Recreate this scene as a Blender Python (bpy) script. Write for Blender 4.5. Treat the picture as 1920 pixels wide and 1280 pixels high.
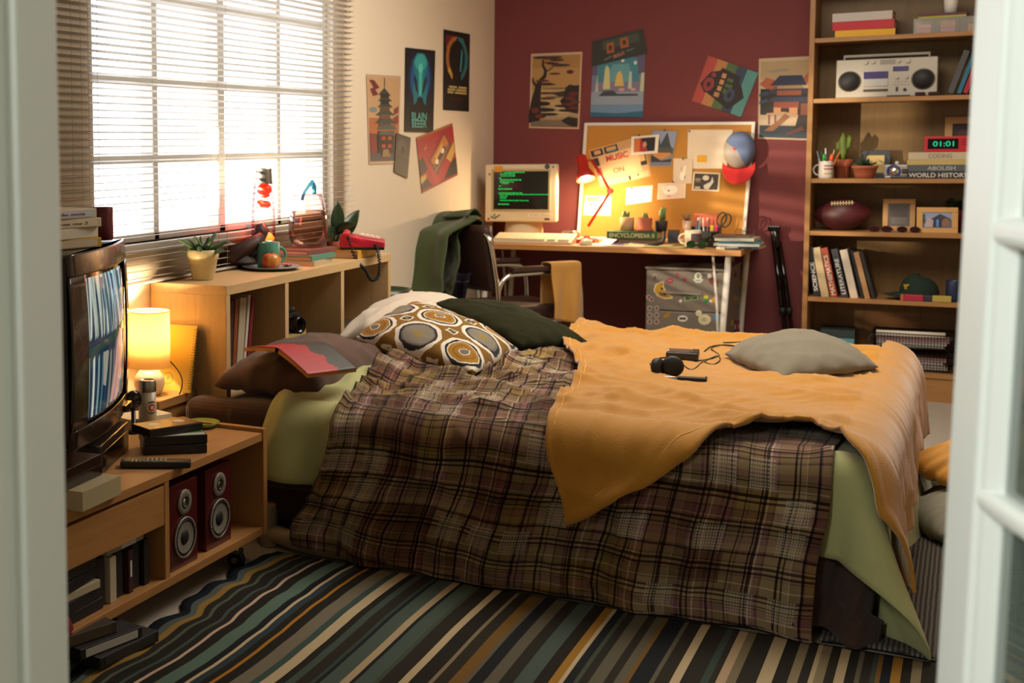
import bpy, bmesh, math, random
import numpy as np
from mathutils import Vector, Matrix, Euler, noise
R = math.radians
PI = math.pi
rnd = random.Random(7)
scene = bpy.context.scene
COL = scene.collection
for o in list(bpy.data.objects):
    bpy.data.objects.remove(o)

# ------------------------------------------------------------------ camera
F_PX, PPX, PPY = 2449.56, 278.97, 478.15          # lens, in pixels of the 1920 x 1280 frame
CAM_H = 1.32
ROT = np.array([[0.84636714, 0.53243654, -0.01319082],
                [-0.03232083, 0.07606723, 0.99657872],
                [0.53161831 * -1, 0.84304514, -0.0815896]])
cd = bpy.data.cameras.new('camera')
cd.sensor_width = 36.0
cd.sensor_fit = 'HORIZONTAL'
cd.lens = F_PX / 1920 * 36
cd.shift_x = (960 - PPX) / 1920
cd.shift_y = -(640 - PPY) / 1920
cd.clip_start = 0.05
cd.dof.use_dof = True
cd.dof.focus_distance = 3.75
cd.dof.aperture_fstop = 5.0
cam = bpy.data.objects.new('camera', cd)
COL.objects.link(cam)
m = Matrix(((ROT[0][0], ROT[1][0], -ROT[2][0], 0), (ROT[0][1], ROT[1][1], -ROT[2][1], 0),
            (ROT[0][2], ROT[1][2], -ROT[2][2], CAM_H), (0, 0, 0, 1)))
cam.matrix_world = m
scene.camera = cam

# ------------------------------------------------------------------ light and exposure
vs = scene.view_settings
vs.view_transform = 'Standard'
vs.look = 'None'
vs.gamma = 1
vs.use_curve_mapping = False
vs.exposure = 0.0
world = bpy.data.worlds.new('daylight')
scene.world = world
world.use_nodes = True
bg = world.node_tree.nodes['Background']
bg.inputs[0].default_value = (0.98, 0.99, 1.0, 1)
bg.inputs[1].default_value = 5.0


def lamp(kind, name, loc, energy, color, size=0.1, target=None, **kw):
    d = bpy.data.lights.new(name, kind)
    d.energy = energy
    d.color = color
    if kind == 'AREA':
        d.shape = 'RECTANGLE'
        d.size, d.size_y = size if isinstance(size, tuple) else (size, size)
    elif kind == 'SUN':
        d.angle = size
    else:
        d.shadow_soft_size = size
    for k, v in kw.items():
        setattr(d, k, v)
    o = bpy.data.objects.new(name, d)
    o.location = loc
    if target is not None:
        o.rotation_euler = (Vector(target) - Vector(loc)).to_track_quat('-Z', 'Y').to_euler()
    COL.objects.link(o)
    return o


# spot lamp outside the blinds in place of sun, an added soft fill under the ceiling and the hallway light behind the camera
lamp('SPOT', 'spot_outside', (-3.04, 3.9, 1.34), 1150, (1, .82, .60), .013, (-.50, 7.6, .80), spot_size=R(25), spot_blend=.45)
lamp('AREA', 'ceiling_fill', (-.75, 5.2, 2.62), 82, (1, .90, .77), (1.6, 1.6), (-.9, 5.3, 0))
lamp('AREA', 'hallway_light', (-1.0, -.1, 2.3), 43, (.93, 1, .96), (.6, .9), (.1, 1.3, 1.0))


# ------------------------------------------------------------------ pixel helpers: a pixel of the photo on a known plane
def ray(px, py):
    return Vector(ROT.T @ np.array([(px - PPX) / F_PX, -(py - PPY) / F_PX, 1]))


CAM = Vector((0, 0, CAM_H))


def Zp(px, py, z):
    d = ray(px, py)
    return CAM + d * ((z - CAM_H) / d.z)


def Yp(px, py, y):
    d = ray(px, py)
    return CAM + d * (y / d.y)


def Xp(px, py, x):
    d = ray(px, py)
    return CAM + d * (x / d.x)


def Np(px, py, p, n):
    d = ray(px, py)
    return CAM + d * ((Vector(p) - CAM).dot(Vector(n)) / d.dot(Vector(n)))


# ------------------------------------------------------------------ mesh builder
class MB:
    def __init__(s):
        s.bm = bmesh.new()
        s.uv = s.bm.loops.layers.uv.new('UVMap')

    def face(s, vs_, m=0, uvs=None, smooth=False):
        try:
            f = s.bm.faces.new(vs_)
        except ValueError:
            return None
        f.material_index = m
        f.smooth = smooth
        if uvs:
            for l, u in zip(f.loops, uvs):
                l[s.uv].uv = u
        return f

    def box(s, lo, hi, m=0, M=None):
        x0, y0, z0 = lo
        x1, y1, z1 = hi
        c = [Vector(p) for p in ((x0, y0, z0), (x1, y0, z0), (x1, y1, z0), (x0, y1, z0), (x0, y0, z1), (x1, y0, z1), (x1, y1, z1), (x0, y1, z1))]
        if M:
            c = [M @ p for p in c]
        v = [s.bm.verts.new(p) for p in c]
        for q in ((3, 2, 1, 0), (4, 5, 6, 7), (0, 1, 5, 4), (1, 2, 6, 5), (2, 3, 7, 6), (3, 0, 4, 7)):
            s.face([v[i] for i in q], m, ((0, 0), (1, 0), (1, 1), (0, 1)))
        return s

    def cbox(s, c, d, m=0, M=None):
        return s.box([c[i] - d[i] / 2 for i in range(3)], [c[i] + d[i] / 2 for i in range(3)], m, M)

    def tube(s, pts, r, seg=8, m=0, caps=True, closed=False):
        pts = [Vector(p) for p in pts]
        n = len(pts)
        rs = r if isinstance(r, (list, tuple)) else [r] * n
        rings = []
        up = None
        for i in range(n):
            a = pts[i - 1] if (i > 0 or closed) else pts[i]
            b = pts[(i + 1) % n] if (i < n - 1 or closed) else pts[i]
            t = (b - a).normalized()
            if up is None:
                up = Vector((0, 0, 1)) if abs(t.z) < .9 else Vector((1, 0, 0))
            x = t.cross(up).normalized()
            up = x.cross(t).normalized()
            rings.append([s.bm.verts.new(pts[i] + (x * math.cos(2 * PI * k / seg) + up * math.sin(2 * PI * k / seg)) * rs[i]) for k in range(seg)])
        for i in range(n if closed else n - 1):
            A, B = rings[i], rings[(i + 1) % n]
            for k in range(seg):
                s.face([A[k], A[(k + 1) % seg], B[(k + 1) % seg], B[k]], m, smooth=True)
        if caps and not closed:
            s.face(rings[0][::-1], m)
            s.face(rings[-1], m)
        return s

    def cyl(s, p0, p1, r0, r1=None, seg=20, m=0, caps=True):
        return s.tube([p0, p1], [r0, r0 if r1 is None else r1], seg, m, caps)

    def lathe(s, prof, seg=28, m=0, c=(0, 0, 0), M=None, cap=True, sx=1, sy=1):
        """prof: (r, z) pairs or (r, z, material) from bottom to top"""
        c = Vector(c)
        rings = []
        for p in prof:
            r_, z_ = p[0], p[1]
            ring = []
            for k in range(seg):
                a = 2 * PI * k / seg
                q = c + Vector((r_ * sx * math.cos(a), r_ * sy * math.sin(a), z_))
                ring.append(s.bm.verts.new(M @ q if M else q))
            rings.append(ring)
        for i in range(len(prof) - 1):
            mm = prof[i + 1][2] if len(prof[i + 1]) > 2 else m
            for k in range(seg):
                s.face([rings[i][k], rings[i][(k + 1) % seg], rings[i + 1][(k + 1) % seg], rings[i + 1][k]], mm, smooth=True)
        if cap:
            if prof[0][0] > 1e-5:
                s.face(rings[0][::-1], m)
            if prof[-1][0] > 1e-5:
                s.face(rings[-1], prof[-1][2] if len(prof[-1]) > 2 else m)
        return s

    def sphere(s, c, r, m=0, seg=20, rg=12, M=None):
        rr = r if isinstance(r, (tuple, list)) else (r, r, r)
        c = Vector(c)
        grid = []
        for i in range(rg + 1):
            th = PI * i / rg
            row = []
            for k in range(seg):
                a = 2 * PI * k / seg
                p = Vector((rr[0] * math.sin(th) * math.cos(a), rr[1] * math.sin(th) * math.sin(a), -rr[2] * math.cos(th)))
                if M:
                    p = M @ p
                row.append(s.bm.verts.new(c + p))
            grid.append(row)
        for i in range(rg):
            for k in range(seg):
                s.face([grid[i][k], grid[i][(k + 1) % seg], grid[i + 1][(k + 1) % seg], grid[i + 1][k]], m, smooth=True)
        bmesh.ops.remove_doubles(s.bm, verts=grid[0] + grid[-1], dist=1e-6)
        return s

    def grid(s, nu, nv, fn, m=0, uvfn=None, smooth=True, wrap=False, mfn=None):
        V = [[s.bm.verts.new(fn(i / nu, j / nv)) for j in range(nv + 1)] for i in range(nu if wrap else nu + 1)]
        for i in range(nu):
            for j in range(nv):
                i1 = (i + 1) % nu if wrap else i + 1
                q = ((i, j), (i1, j), (i1, j + 1), (i, j + 1))
                uvs = [(a / nu, b / nv) for a, b in ((i, j), (i + 1, j), (i + 1, j + 1), (i, j + 1))]
                if uvfn:
                    uvs = [uvfn(*u) for u in uvs]
                s.face([V[a][b] for a, b in q], mfn((i + .5) / nu, (j + .5) / nv) if mfn else m, uvs, smooth)
        return V

    def prism(s, pts, d, m=0, M=None):
        """extrude a polygon lying in the local xy plane by d along z"""
        a = [Vector((p[0], p[1], 0)) for p in pts]
        b = [Vector((p[0], p[1], d)) for p in pts]
        if M:
            a = [M @ p for p in a]
            b = [M @ p for p in b]
        A = [s.bm.verts.new(p) for p in a]
        B = [s.bm.verts.new(p) for p in b]
        n = len(A)
        s.face(A[::-1], m)
        s.face(B, m)
        for i in range(n):
            s.face([A[i], A[(i + 1) % n], B[(i + 1) % n], B[i]], m)
        return s


def obj(name, mb, mats, parent=None, bevel=0, seg=2, autosmooth=False, solid=0, sub=0, loc=None, rot=None):
    me = bpy.data.meshes.new(name)
    bmesh.ops.recalc_face_normals(mb.bm, faces=mb.bm.faces[:])
    mb.bm.to_mesh(me)
    mb.bm.free()
    for q in (mats if isinstance(mats, (list, tuple)) else [mats]):
        me.materials.append(M_(q))
    o = bpy.data.objects.new(name, me)
    COL.objects.link(o)
    if parent is not None:
        o.parent = parent
    if loc is not None:
        o.location = loc
    if rot is not None:
        o.rotation_euler = rot
    if bevel:
        b = o.modifiers.new('bevel', 'BEVEL')
        b.width = bevel
        b.segments = seg
        b.limit_method = 'ANGLE'
        b.angle_limit = R(40)
    if solid:
        b = o.modifiers.new('solid', 'SOLIDIFY')
        b.thickness = solid
        b.offset = 0
    if sub:
        b = o.modifiers.new('sub', 'SUBSURF')
        b.levels = b.render_levels = sub
    return o


def tag(o, label, cat, group=None):
    o['label'] = label
    o['category'] = cat
    if group:
        o['group'] = group
    return o


def thing(name, label, cat, loc=(0, 0, 0), rot=(0, 0, 0), group=None):
    o = bpy.data.objects.new(name, None)
    o.empty_display_size = .02
    o.location = loc
    o.rotation_euler = (0, 0, rot) if isinstance(rot, (int, float)) else rot
    COL.objects.link(o)
    return tag(o, label, cat, group)


def struct(name, mb, mats, parent=None, **kw):
    o = obj(name, mb, mats, parent, **kw)
    if parent is None:
        o['kind'] = 'structure'
    return o


# ------------------------------------------------------------------ materials
def lin(h):
    h = h.lstrip('#')
    c = [int(h[i:i + 2], 16) / 255 for i in (0, 2, 4)]
    return tuple(x / 12.92 if x <= .04045 else ((x + .055) / 1.055) ** 2.4 for x in c) + (1,)


MATS = {}


def M_(q):
    if not isinstance(q, str):
        return q
    if q in MATS:
        return MATS[q]
    if q.startswith('#'):
        return mat(q, q, .6)
    raise KeyError(q)


class NT:
    """small wrapper for node building"""
    def __init__(s, name):
        s.m = bpy.data.materials.new(name)
        s.m.use_nodes = True
        s.t = s.m.node_tree
        s.p = s.t.nodes['Principled BSDF']
        MATS[name] = s.m

    def n(s, kind, **kw):
        x = s.t.nodes.new('ShaderNode' + kind)
        for k, v in kw.items():
            setattr(x, k, v)
        return x

    def l(s, a, b):
        s.t.links.new(a, b)

    def math(s, op, a, b=None, clamp=False):
        x = s.n('Math', operation=op, use_clamp=clamp)
        for i, v in enumerate((a, b)):
            if v is None:
                continue
            if isinstance(v, (int, float)):
                x.inputs[i].default_value = v
            else:
                s.l(v, x.inputs[i])
        return x.outputs[0]

    def mix(s, f, a, b, blend='MIX'):
        x = s.n('MixRGB', blend_type=blend)
        for i, v in enumerate((f, a, b)):
            if isinstance(v, (int, float)):
                x.inputs[i].default_value = v
            elif isinstance(v, str):
                x.inputs[i].default_value = lin(v)
            elif isinstance(v, tuple):
                x.inputs[i].default_value = v
            else:
                s.l(v, x.inputs[i])
        return x.outputs[0]

    def ramp(s, fac, stops, interp='CONSTANT'):
        x = s.n('ValToRGB')
        cr = x.color_ramp
        cr.interpolation = interp
        while len(cr.elements) > 1:
            cr.elements.remove(cr.elements[-1])
        for i, (p, c) in enumerate(stops):
            e = cr.elements[0] if i == 0 else cr.elements.new(p)
            e.position = p
            e.color = lin(c) if isinstance(c, str) else c
        s.l(fac, x.inputs[0])
        return x.outputs[0]

    def coord(s, kind='Object', scale=None, rot=None):
        tc = s.n('TexCoord')
        out = tc.outputs[kind]
        if scale or rot:
            mp = s.n('Mapping')
            if scale:
                mp.inputs['Scale'].default_value = scale
            if rot:
                mp.inputs['Rotation'].default_value = rot
            s.l(out, mp.inputs[0])
            out = mp.outputs[0]
        return out

    def noise(s, vec, scale, detail=3, rough=.5):
        x = s.n('TexNoise')
        x.inputs['Scale'].default_value = scale
        x.inputs['Detail'].default_value = detail
        x.inputs['Roughness'].default_value = rough
        if vec is not None:
            s.l(vec, x.inputs['Vector'])
        return x.outputs[0]

    def bump(s, h, strength=.3, dist=.01):
        b = s.n('Bump')
        b.inputs['Strength'].default_value = strength
        b.inputs['Distance'].default_value = dist
        s.l(h, b.inputs['Height'])
        s.l(b.outputs[0], s.p.inputs['Normal'])

    def base(s, c, rough=None, metal=None, spec=None, sheen=None):
        if isinstance(c, str):
            s.p.inputs['Base Color'].default_value = lin(c)
        elif c is not None:
            s.l(c, s.p.inputs['Base Color'])
        for k, v in (('Roughness', rough), ('Metallic', metal), ('Specular IOR Level', spec), ('Sheen Weight', sheen)):
            if v is not None:
                s.p.inputs[k].default_value = v
        return s


def mat(name, color, rough=.5, metal=0, bump=0, bscale=200, emit=None, estr=1, spec=None, var=0, vscale=8, coat=0, sheen=None, trans=0, ior=1.45):
    t = NT(name)
    t.base(color, rough, metal, spec, sheen)
    if var:
        f = t.noise(t.coord(), vscale, 4)
        k = t.math('ADD', t.math('MULTIPLY', t.math('SUBTRACT', f, .5), 2 * var), 1)
        x = t.n('VectorMath', operation='SCALE')
        x.inputs[0].default_value = lin(color)[:3]
        t.l(k, x.inputs['Scale'])
        t.l(x.outputs[0], t.p.inputs['Base Color'])
    if bump:
        t.bump(t.noise(t.coord(), bscale, 4), bump, .004)
    if emit:
        t.p.inputs['Emission Color'].default_value = lin(emit)
        t.p.inputs['Emission Strength'].default_value = estr
    if coat:
        t.p.inputs['Coat Weight'].default_value = coat
    if trans:
        t.p.inputs['Transmission Weight'].default_value = trans
        t.p.inputs['IOR'].default_value = ior
    return t.m


def wood(name, c0, c1, axis=0, scale=1.0, rough=.45, spec=.4):
    t = NT(name)
    sc = [14 * scale, 14 * scale, 14 * scale]
    sc[axis] = .9 * scale
    v = t.coord('Object', tuple(sc))
    f = t.noise(v, 2.2, 5, .6)
    sc2 = [120 * scale] * 3
    sc2[axis] = 5 * scale
    g = t.noise(t.coord('Object', tuple(sc2)), 2, 3, .6)
    h = t.math('ADD', t.math('MULTIPLY', f, .65), t.math('MULTIPLY', g, .35))
    t.base(t.ramp(h, [(.32, c0), (.5, c1), (.68, c0)], 'LINEAR'), rough, spec=spec)
    t.bump(g, .06, .002)
    return t.m


def fabric(name, color, scale=500, bump=.25, rough=.9, var=.08, sheen=.2, vscale=14):
    t = NT(name)
    f = t.noise(t.coord(), vscale, 4)
    k = t.math('ADD', t.math('MULTIPLY', t.math('SUBTRACT', f, .5), 2 * var), 1)
    x = t.n('VectorMath', operation='SCALE')
    x.inputs[0].default_value = lin(color)[:3]
    t.l(k, x.inputs['Scale'])
    t.l(x.outputs[0], t.p.inputs['Base Color'])
    t.base(None, rough, sheen=sheen, spec=.2)
    t.bump(t.noise(t.coord(), scale, 2), bump, .002)
    return t.m


mat('white_paint', '#eef0ea', .35)
mat('frame_white', '#d8d5cc', .45)
mat('wall_cream', '#d8c8b0', .85, bump=.05, bscale=60)
mat('wall_maroon', '#733737', .8, bump=.05, bscale=60)
mat('wall_pale', '#c9c4b8', .85)
mat('ceiling_white', '#d8d2c6', .9)
mat('floor_grey', '#a89f92', .55, var=.06, vscale=3)
wood('oak', '#9a6c3c', '#ad7c48', 1)
wood('oak_z', '#9a6c3c', '#ad7c48', 2)
wood('desk_wood', '#b07c48', '#bf8a52', 0)
wood('shelf_wood', '#93683a', '#a67a48', 0)
wood('shelf_wood_z', '#8a6236', '#9c7242', 2)
wood('shelf_back', '#6e532c', '#7d6036', 2, .6)
wood('pale_wood', '#b89a6c', '#c8a878', 1, rough=.55)
wood('pale_wood_z', '#b89a6c', '#c8a878', 2, rough=.55)
wood('frame_wood', '#c09050', '#cc9c5c', 0, 2)
mat('chrome', '#d8d4cc', .15, 1)
mat('steel', '#a8a49c', .35, 1)
mat('black_plastic', '#14120f', .35)
mat('soft_black', '#0d0c0b', .6)
mat('black_gloss', '#080708', .12)
mat('dark_grey', '#33302c', .5)
mat('grey_plastic', '#8d897f', .5)
mat('beige_plastic', '#cdbd9c', .5)
mat('white_plastic', '#dedad0', .45)
mat('paper', '#e8e0d0', .8)
mat('page_edge', '#cfb98e', .85)
mat('terracotta', '#a4573a', .8, var=.08)
mat('leaf_green', '#3f5e34', .5, var=.15)
mat('leaf_dark', '#20351f', .3)
mat('soil', '#2c2018', .95)
mat('red_plastic', '#c01f28', .35)
mat('red_metal', '#b3241c', .35)
t = NT('glass')
t.base('#ffffff', .02)
t.p.inputs['Transmission Weight'].default_value = 1
t.p.inputs['IOR'].default_value = 1.25
t = NT('clear_plastic')
t.base('#d8d8d0', .25)
t.p.inputs['Alpha'].default_value = .22

# ================================================================== the room
XL, YB = -2.482, 7.90
WY0, WY1, WZ0, WZ1 = 3.60, 5.53, .985, 2.28
b = MB(); b.box((-3, -2.2, -.1), (2.2, YB + .1, 0)); struct('floor', b, 'floor_grey')
b = MB(); b.box((-3, -2.2, 2.7), (2.2, YB + .1, 2.8)); struct('ceiling', b, 'ceiling_white')
b = MB(); b.box((XL - .14, YB, 0), (1.9, YB + .1, 2.7)); struct('wall_back', b, 'wall_maroon')
b = MB()
b.box((XL - .14, .9, 0), (XL, WY0, 2.7)); b.box((XL - .14, WY1, 0), (XL, YB, 2.7))
b.box((XL - .14, WY0, 0), (XL, WY1, WZ0)); b.box((XL - .14, WY0, WZ1), (XL, WY1, 2.7))
struct('wall_left', b, 'wall_cream')
b = MB(); b.box((1.7, .9, 0), (1.8, YB, 2.7)); struct('wall_right', b, 'wall_cream')
JX = Yp(110, 640, 1.2).x                               # inner face of the door opening on the left
b = MB()
b.box((XL - .14, 1.02, 0), (JX - .05, 1.2, 2.7)); b.box((.36, .78, 0), (1.7, .9, 2.7)); b.box((JX - .05, 1.02, 2.2), (.36, 1.2, 2.7)); b.box((.3, .9, 0), (.36, 1.1, 2.7))
struct('wall_front', b, 'wall_pale')
b = MB()
b.box((-1.5, -2.2, 0), (-1.4, 1.02, 2.7)); b.box((1.4, -2.2, 0), (1.5, .78, 2.7)); b.box((-1.5, -2.3, 0), (1.5, -2.2, 2.7))
struct('wall_hallway', b, 'wall_pale')

# door casing on the left: a deep jamb with a raised stop
b = MB()
b.box((JX - .05, 1.13, 0), (JX, 1.21, 2.2)); b.box((JX - .3, .98, 0), (JX - .004, 1.105, 2.2)); b.box((JX - .3, 1.1, 0), (JX - .014, 1.14, 2.2))
struct('trim_1', b, 'white_paint', bevel=.004)

# glazed door leaf standing open on the right
t = NT('pane_glass')
t.base('#66766d', .05, spec=.8)
nz = t.mix(.35, '#9fb0a2', '#c4cfc6')
t.p.inputs['Alpha'].default_value = .72
t.p.inputs['Coat Weight'].default_value = 1
t.p.inputs['Coat Roughness'].default_value = .02
P = Yp(1790, 640, 1.62)
LD = Vector((-.32, .9474, 0)).normalized()
LN = Vector((-LD.y, LD.x, 0))                           # face towards the camera
LW = .78
hinge = P - LD * LW
door = bpy.data.objects.new('door_1', None); COL.objects.link(door); door['kind'] = 'structure'
zb = CAM_H - .2
LM = Matrix.Translation((hinge.x, hinge.y, 0)) @ Matrix(((LD.x, -LN.x, 0, 0), (LD.y, -LN.y, 0, 0), (0, 0, 1, 0), (0, 0, 0, 1)))
tilt = Matrix.Translation((0, 0, 1.1)) @ Matrix.Rotation(R(-1.06), 4, 'X') @ Matrix.Translation((0, 0, -1.1))
door.matrix_world = LM @ tilt
def leafz(px, py):
    return Np(px, py, P, LN).z
rails = [(leafz(1836, 960), leafz(1828, 908)), (leafz(1877, 466), leafz(1872, 406))]
dz = rails[1][0] - rails[0][0]
rails = [(rails[0][0] - 2 * dz, rails[0][1] - 2 * dz), (rails[0][0] - dz, rails[0][1] - dz)] + rails + [(rails[1][0] + dz, rails[1][1] + dz), (rails[1][0] + 2 * dz, rails[1][1] + 2 * dz)]
rails = [r_ for r_ in rails if .1 < r_[0] < 2.05]
SW = .080
for x0, x1 in ((0, .11), (LW - SW, LW)):
    b = MB(); b.box((x0, 0, .01), (x1, .04, 2.14)); struct('stile', b, 'white_paint', door, bevel=.006, seg=3)
for z0, z1 in [(.01, .1), (2.06, 2.14)]:
    b = MB(); b.box((.1, .002, z0), (LW - SW + .01, .038, z1)); struct('rail', b, 'white_paint', door, bevel=.005)
for z0, z1 in rails:
    b = MB(); b.box((.1, .001, z0), (LW - SW + .008, .039, z1)); struct('rail', b, 'white_paint', door, bevel=.011, seg=4)
b = MB(); x1 = LW - SW
b.prism([(x1 + .002, .004), (x1 - .008, .006), (x1 - .02, .013), (x1 - .024, .017), (x1 - .024, .025), (x1 + .002, .034)], 1.98, M=Matrix.Translation((0, 0, .09)))
struct('bead', b, 'white_paint', door)
b = MB(); b.box((.1, .019, .05), (x1 + .005, .023, 2.1)); struct('pane', b, 'pane_glass', door)

# window with its glazing bars
t = NT('window_glass')
for n_ in list(t.t.nodes):
    if n_.type == 'BSDF_PRINCIPLED':
        t.t.nodes.remove(n_)
tr = t.n('BsdfTransparent'); gl = t.n('BsdfGlossy'); gl.inputs['Roughness'].default_value = .02
mx = t.n('MixShader'); mx.inputs[0].default_value = .06
t.l(tr.outputs[0], mx.inputs[1]); t.l(gl.outputs[0], mx.inputs[2]); t.l(mx.outputs[0], t.t.nodes['Material Output'].inputs[0])
win = bpy.data.objects.new('window_1', None); COL.objects.link(win); win['kind'] = 'structure'
b = MB(); fx0, fx1 = XL - .1, XL - .035
for y0, y1, z0, z1 in ((WY0, WY0 + .035, WZ0, WZ1), (WY1 - .035, WY1, WZ0, WZ1), (WY0, WY1, WZ0, WZ0 + .03), (WY0, WY1, WZ1 - .04, WZ1)):
    b.box((fx0, y0, z0), (fx1, y1, z1))
for y in (4.05, 4.545, 5.05):
    w_ = .026 if y == 4.545 else .018
    b.box((fx0 + .01, y - w_, WZ0), (fx1, y + w_, WZ1))
for z in (1.28, 1.556, 1.855, 2.11):
    b.box((fx0 + .012, WY0, z - .015), (fx1 - .004, WY1, z + .015))
struct('window_frame', b, 'frame_white', win, bevel=.004)
b = MB(); b.box((XL - .075, WY0, WZ0), (XL - .071, WY1, WZ1)); struct('pane', b, 'window_glass', win)
b = MB(); b.box((XL - .12, WY0 - .03, WZ0 - .035), (XL + .012, WY1 + .03, WZ0)); struct('window_sill', b, 'frame_white', win, bevel=.004)

# venetian blind
t = NT('slat_white')
t.base('#bab2a8', .5)
t.p.inputs['Subsurface Weight'].default_value = 0
bl = thing('venetian_blind', 'white horizontal venetian blind with open slats across the window', 'blind', (XL + .04, 0, 0))
by0, by1 = Xp(97, 300, XL + .04).y, Xp(660, 300, XL + .04).y
b = MB()
b.grid(1, 4, lambda u, v: Vector(((v - .5) * .036, by0 + (by1 - by0) * u, .0026 * (1 - (2 * v - 1) ** 2) + (v - .5) * .0046)))
slat = obj('slat', b, 'slat_white', bl)
z = .868
slat.location = (0, 0, z)
while z < 2.36:
    z += .0241
    c = slat.copy(); COL.objects.link(c); c.parent = bl; c.location = (rnd.uniform(-.001, .001), 0, z); c.rotation_euler = (0, R(rnd.uniform(-1.6, 1.6)), 0)
b = MB(); b.box((-.014, by0, .848), (.014, by1, .858)); obj('bottom_rail', b, 'slat_white', bl, bevel=.003)
b = MB(); b.box((-.02, by0, 2.37), (.02, by1, 2.41)); obj('head_rail', b, 'slat_white', bl, bevel=.003)
for f in (.06, .1, .47, .9, .94):
    y = by0 + (by1 - by0) * f
    b = MB()
    for dx in (-.0185, .0185):
        b.tube([(dx, y, .85), (dx, y, 2.37)], .0007, 5)
    obj('cord', b, mat('cord_tan', '#b99a80', .8) if f == .06 else 'cord_tan', bl)
b = MB(); b.tube([(.022, by1 - .1, 2.37), (.024, by1 - .1, 1.12)], .003, 6); b.lathe([(.003, 0), (.009, .01), (.009, .05), (.003, .06)], 8, c=(.024, by1 - .1, 1.07))
obj('wand', b, 'clear_plastic', bl)

# striped rug, lying in soft waves
stripes = []
pal = ['#4c5a52', '#786c52', '#b39f7c', '#3a4840', '#77582a', '#c0ac88', '#587066', '#85785c', '#a0742f', '#464f42', '#b2987a', '#625c4c']
dark = ['#25231f', '#2c2a24', '#1d2126', '#2f2c24']
x = 0
first = [(.028, '#151c2a'), (.03, '#56605a'), (.03, '#94743a'), (.022, '#2a2823'), (.02, '#56604f'), (.035, '#25231f'), (.015, '#46544c'), (.03, '#2a2823'), (.018, '#c9ae98'), (.03, '#25231f'), (.055, '#5f776a'), (.03, '#1d2126'), (.022, '#c8b48e'), (.018, '#33414a'), (.03, '#25231f'), (.016, '#b17a2c'), (.034, '#25231f'), (.06, '#7a7260'), (.02, '#3f5450'), (.045, '#c3b08c'), (.03, '#25231f'), (.02, '#46544c'), (.028, '#2f2c24')]
for w_, c_ in first:
    stripes.append((w_ * .78, c_))
while sum(s_[0] for s_ in stripes) < 2.7:
    stripes.append((rnd.choice([.014, .022, .03, .04]), rnd.choice(dark)))
    stripes.append((rnd.choice([.010, .014, .02, .03, .042]), rnd.choice(pal)))
    if rnd.random() < .4:
        stripes.append((rnd.choice([.008, .012, .018]), rnd.choice(pal)))
RW = 2.7
t = NT('rug_stripes')
sx = t.n('SeparateXYZ'); t.l(t.coord('UV'), sx.inputs[0])
outs = []
acc = 0
stops = []
for w_, c_ in stripes:
    stops.append((acc / RW, c_)); acc += w_
groups = [stops[i:i + 30] for i in range(0, len(stops), 30)]
col = None
for g in groups:
    r_ = t.ramp(sx.outputs[0], [(0, g[0][1])] + g[1:])
    col = r_ if col is None else t.mix(t.math('GREATER_THAN', sx.outputs[0], g[0][0]), col, r_)
wv = t.n('TexWave'); wv.inputs['Scale'].default_value = 90; wv.bands_direction = 'Y'
t.l(t.coord('Object'), wv.inputs['Vector'])
t.base(t.mix(t.math('MULTIPLY', wv.outputs[1], .25), col, '#3a362e'), .95, spec=.1)
t.bump(wv.outputs[1], .3, .003)
RX0, RY0, RY1 = -1.88, 1.3, 3.73


def rugf(u, v):
    y = RY0 + (RY1 - RY0) * v
    wave = .016 * math.sin(y * 21) * math.exp(-u * 22) + .009 * math.sin(y * 37 + 1) * math.exp(-u * 26)
    x = RX0 + RW * u + wave + .02 * math.sin(y * 5) * math.exp(-u * 5)
    z = .007 + .010 * max(0, math.sin(y * 21 + .8)) * math.exp(-u * 12) + .003 * noise.noise((x * 3, y * 3, 0))
    return Vector((x, y, max(z, .003)))


b = MB(); b.grid(90, 120, rugf)
tag(obj('striped_rug', b, 'rug_stripes', solid=.005), 'long striped rug in dark, teal, cream and mustard lying beside the bed', 'rug')

t = NT('mat_weave')
wv = t.n('TexWave'); wv.inputs['Scale'].default_value = 26; wv.inputs['Distortion'].default_value = 1.2; wv.bands_direction = 'X'
t.l(t.coord('Object'), wv.inputs['Vector'])
w2 = t.n('TexWave'); w2.inputs['Scale'].default_value = 40; w2.bands_direction = 'Y'
t.l(t.coord('Object'), w2.inputs['Vector'])
t.base(t.mix(t.math('MULTIPLY', wv.outputs[1], w2.outputs[1]), '#3a3632', '#8a8278'), .95, spec=.1)
t.bump(wv.outputs[1], .5, .004)
b = MB(); b.grid(30, 60, lambda u, v: Vector((-.30 + 1.4 * u, 3.75 + 2.05 * v + .01 * math.sin(u * 20), .013 + .004 * noise.noise((u * 5, v * 6, 2)))))
tag(obj('woven_mat', b, 'mat_weave', solid=.008), 'grey ribbed woven mat on the floor past the foot of the bed', 'mat')

# ================================================================== the bed and its cloths
YN, XF, RC = 3.80, -.20, .07                          # near side, foot side, edge radius
YN0, XF0 = YN + RC, XF - RC                           # where the edge starts to bend
ZT = .472
YFAR = 5.72


def n3(x, y, z=0):
    return noise.noise((x, y, z))


def ridge(x, y, seed, f=4.0, ang=0.0, stretch=2.5, warp=.25):
    ca, sa = math.cos(ang), math.sin(ang)
    x, y = x + warp * n3(x * 2.1, y * 2.1, seed + 7), y + warp * n3(x * 2.1, y * 2.1, seed + 13)
    p, q = (x * ca + y * sa) * f / stretch, (-x * sa + y * ca) * f
    r_ = 1 - abs(n3(p, q, seed)) * 2.2
    return max(0, r_) ** 2.2


def smooth(a, b, x):
    t_ = min(1, max(0, (x - a) / (b - a)))
    return t_ * t_ * (3 - 2 * t_)


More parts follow.
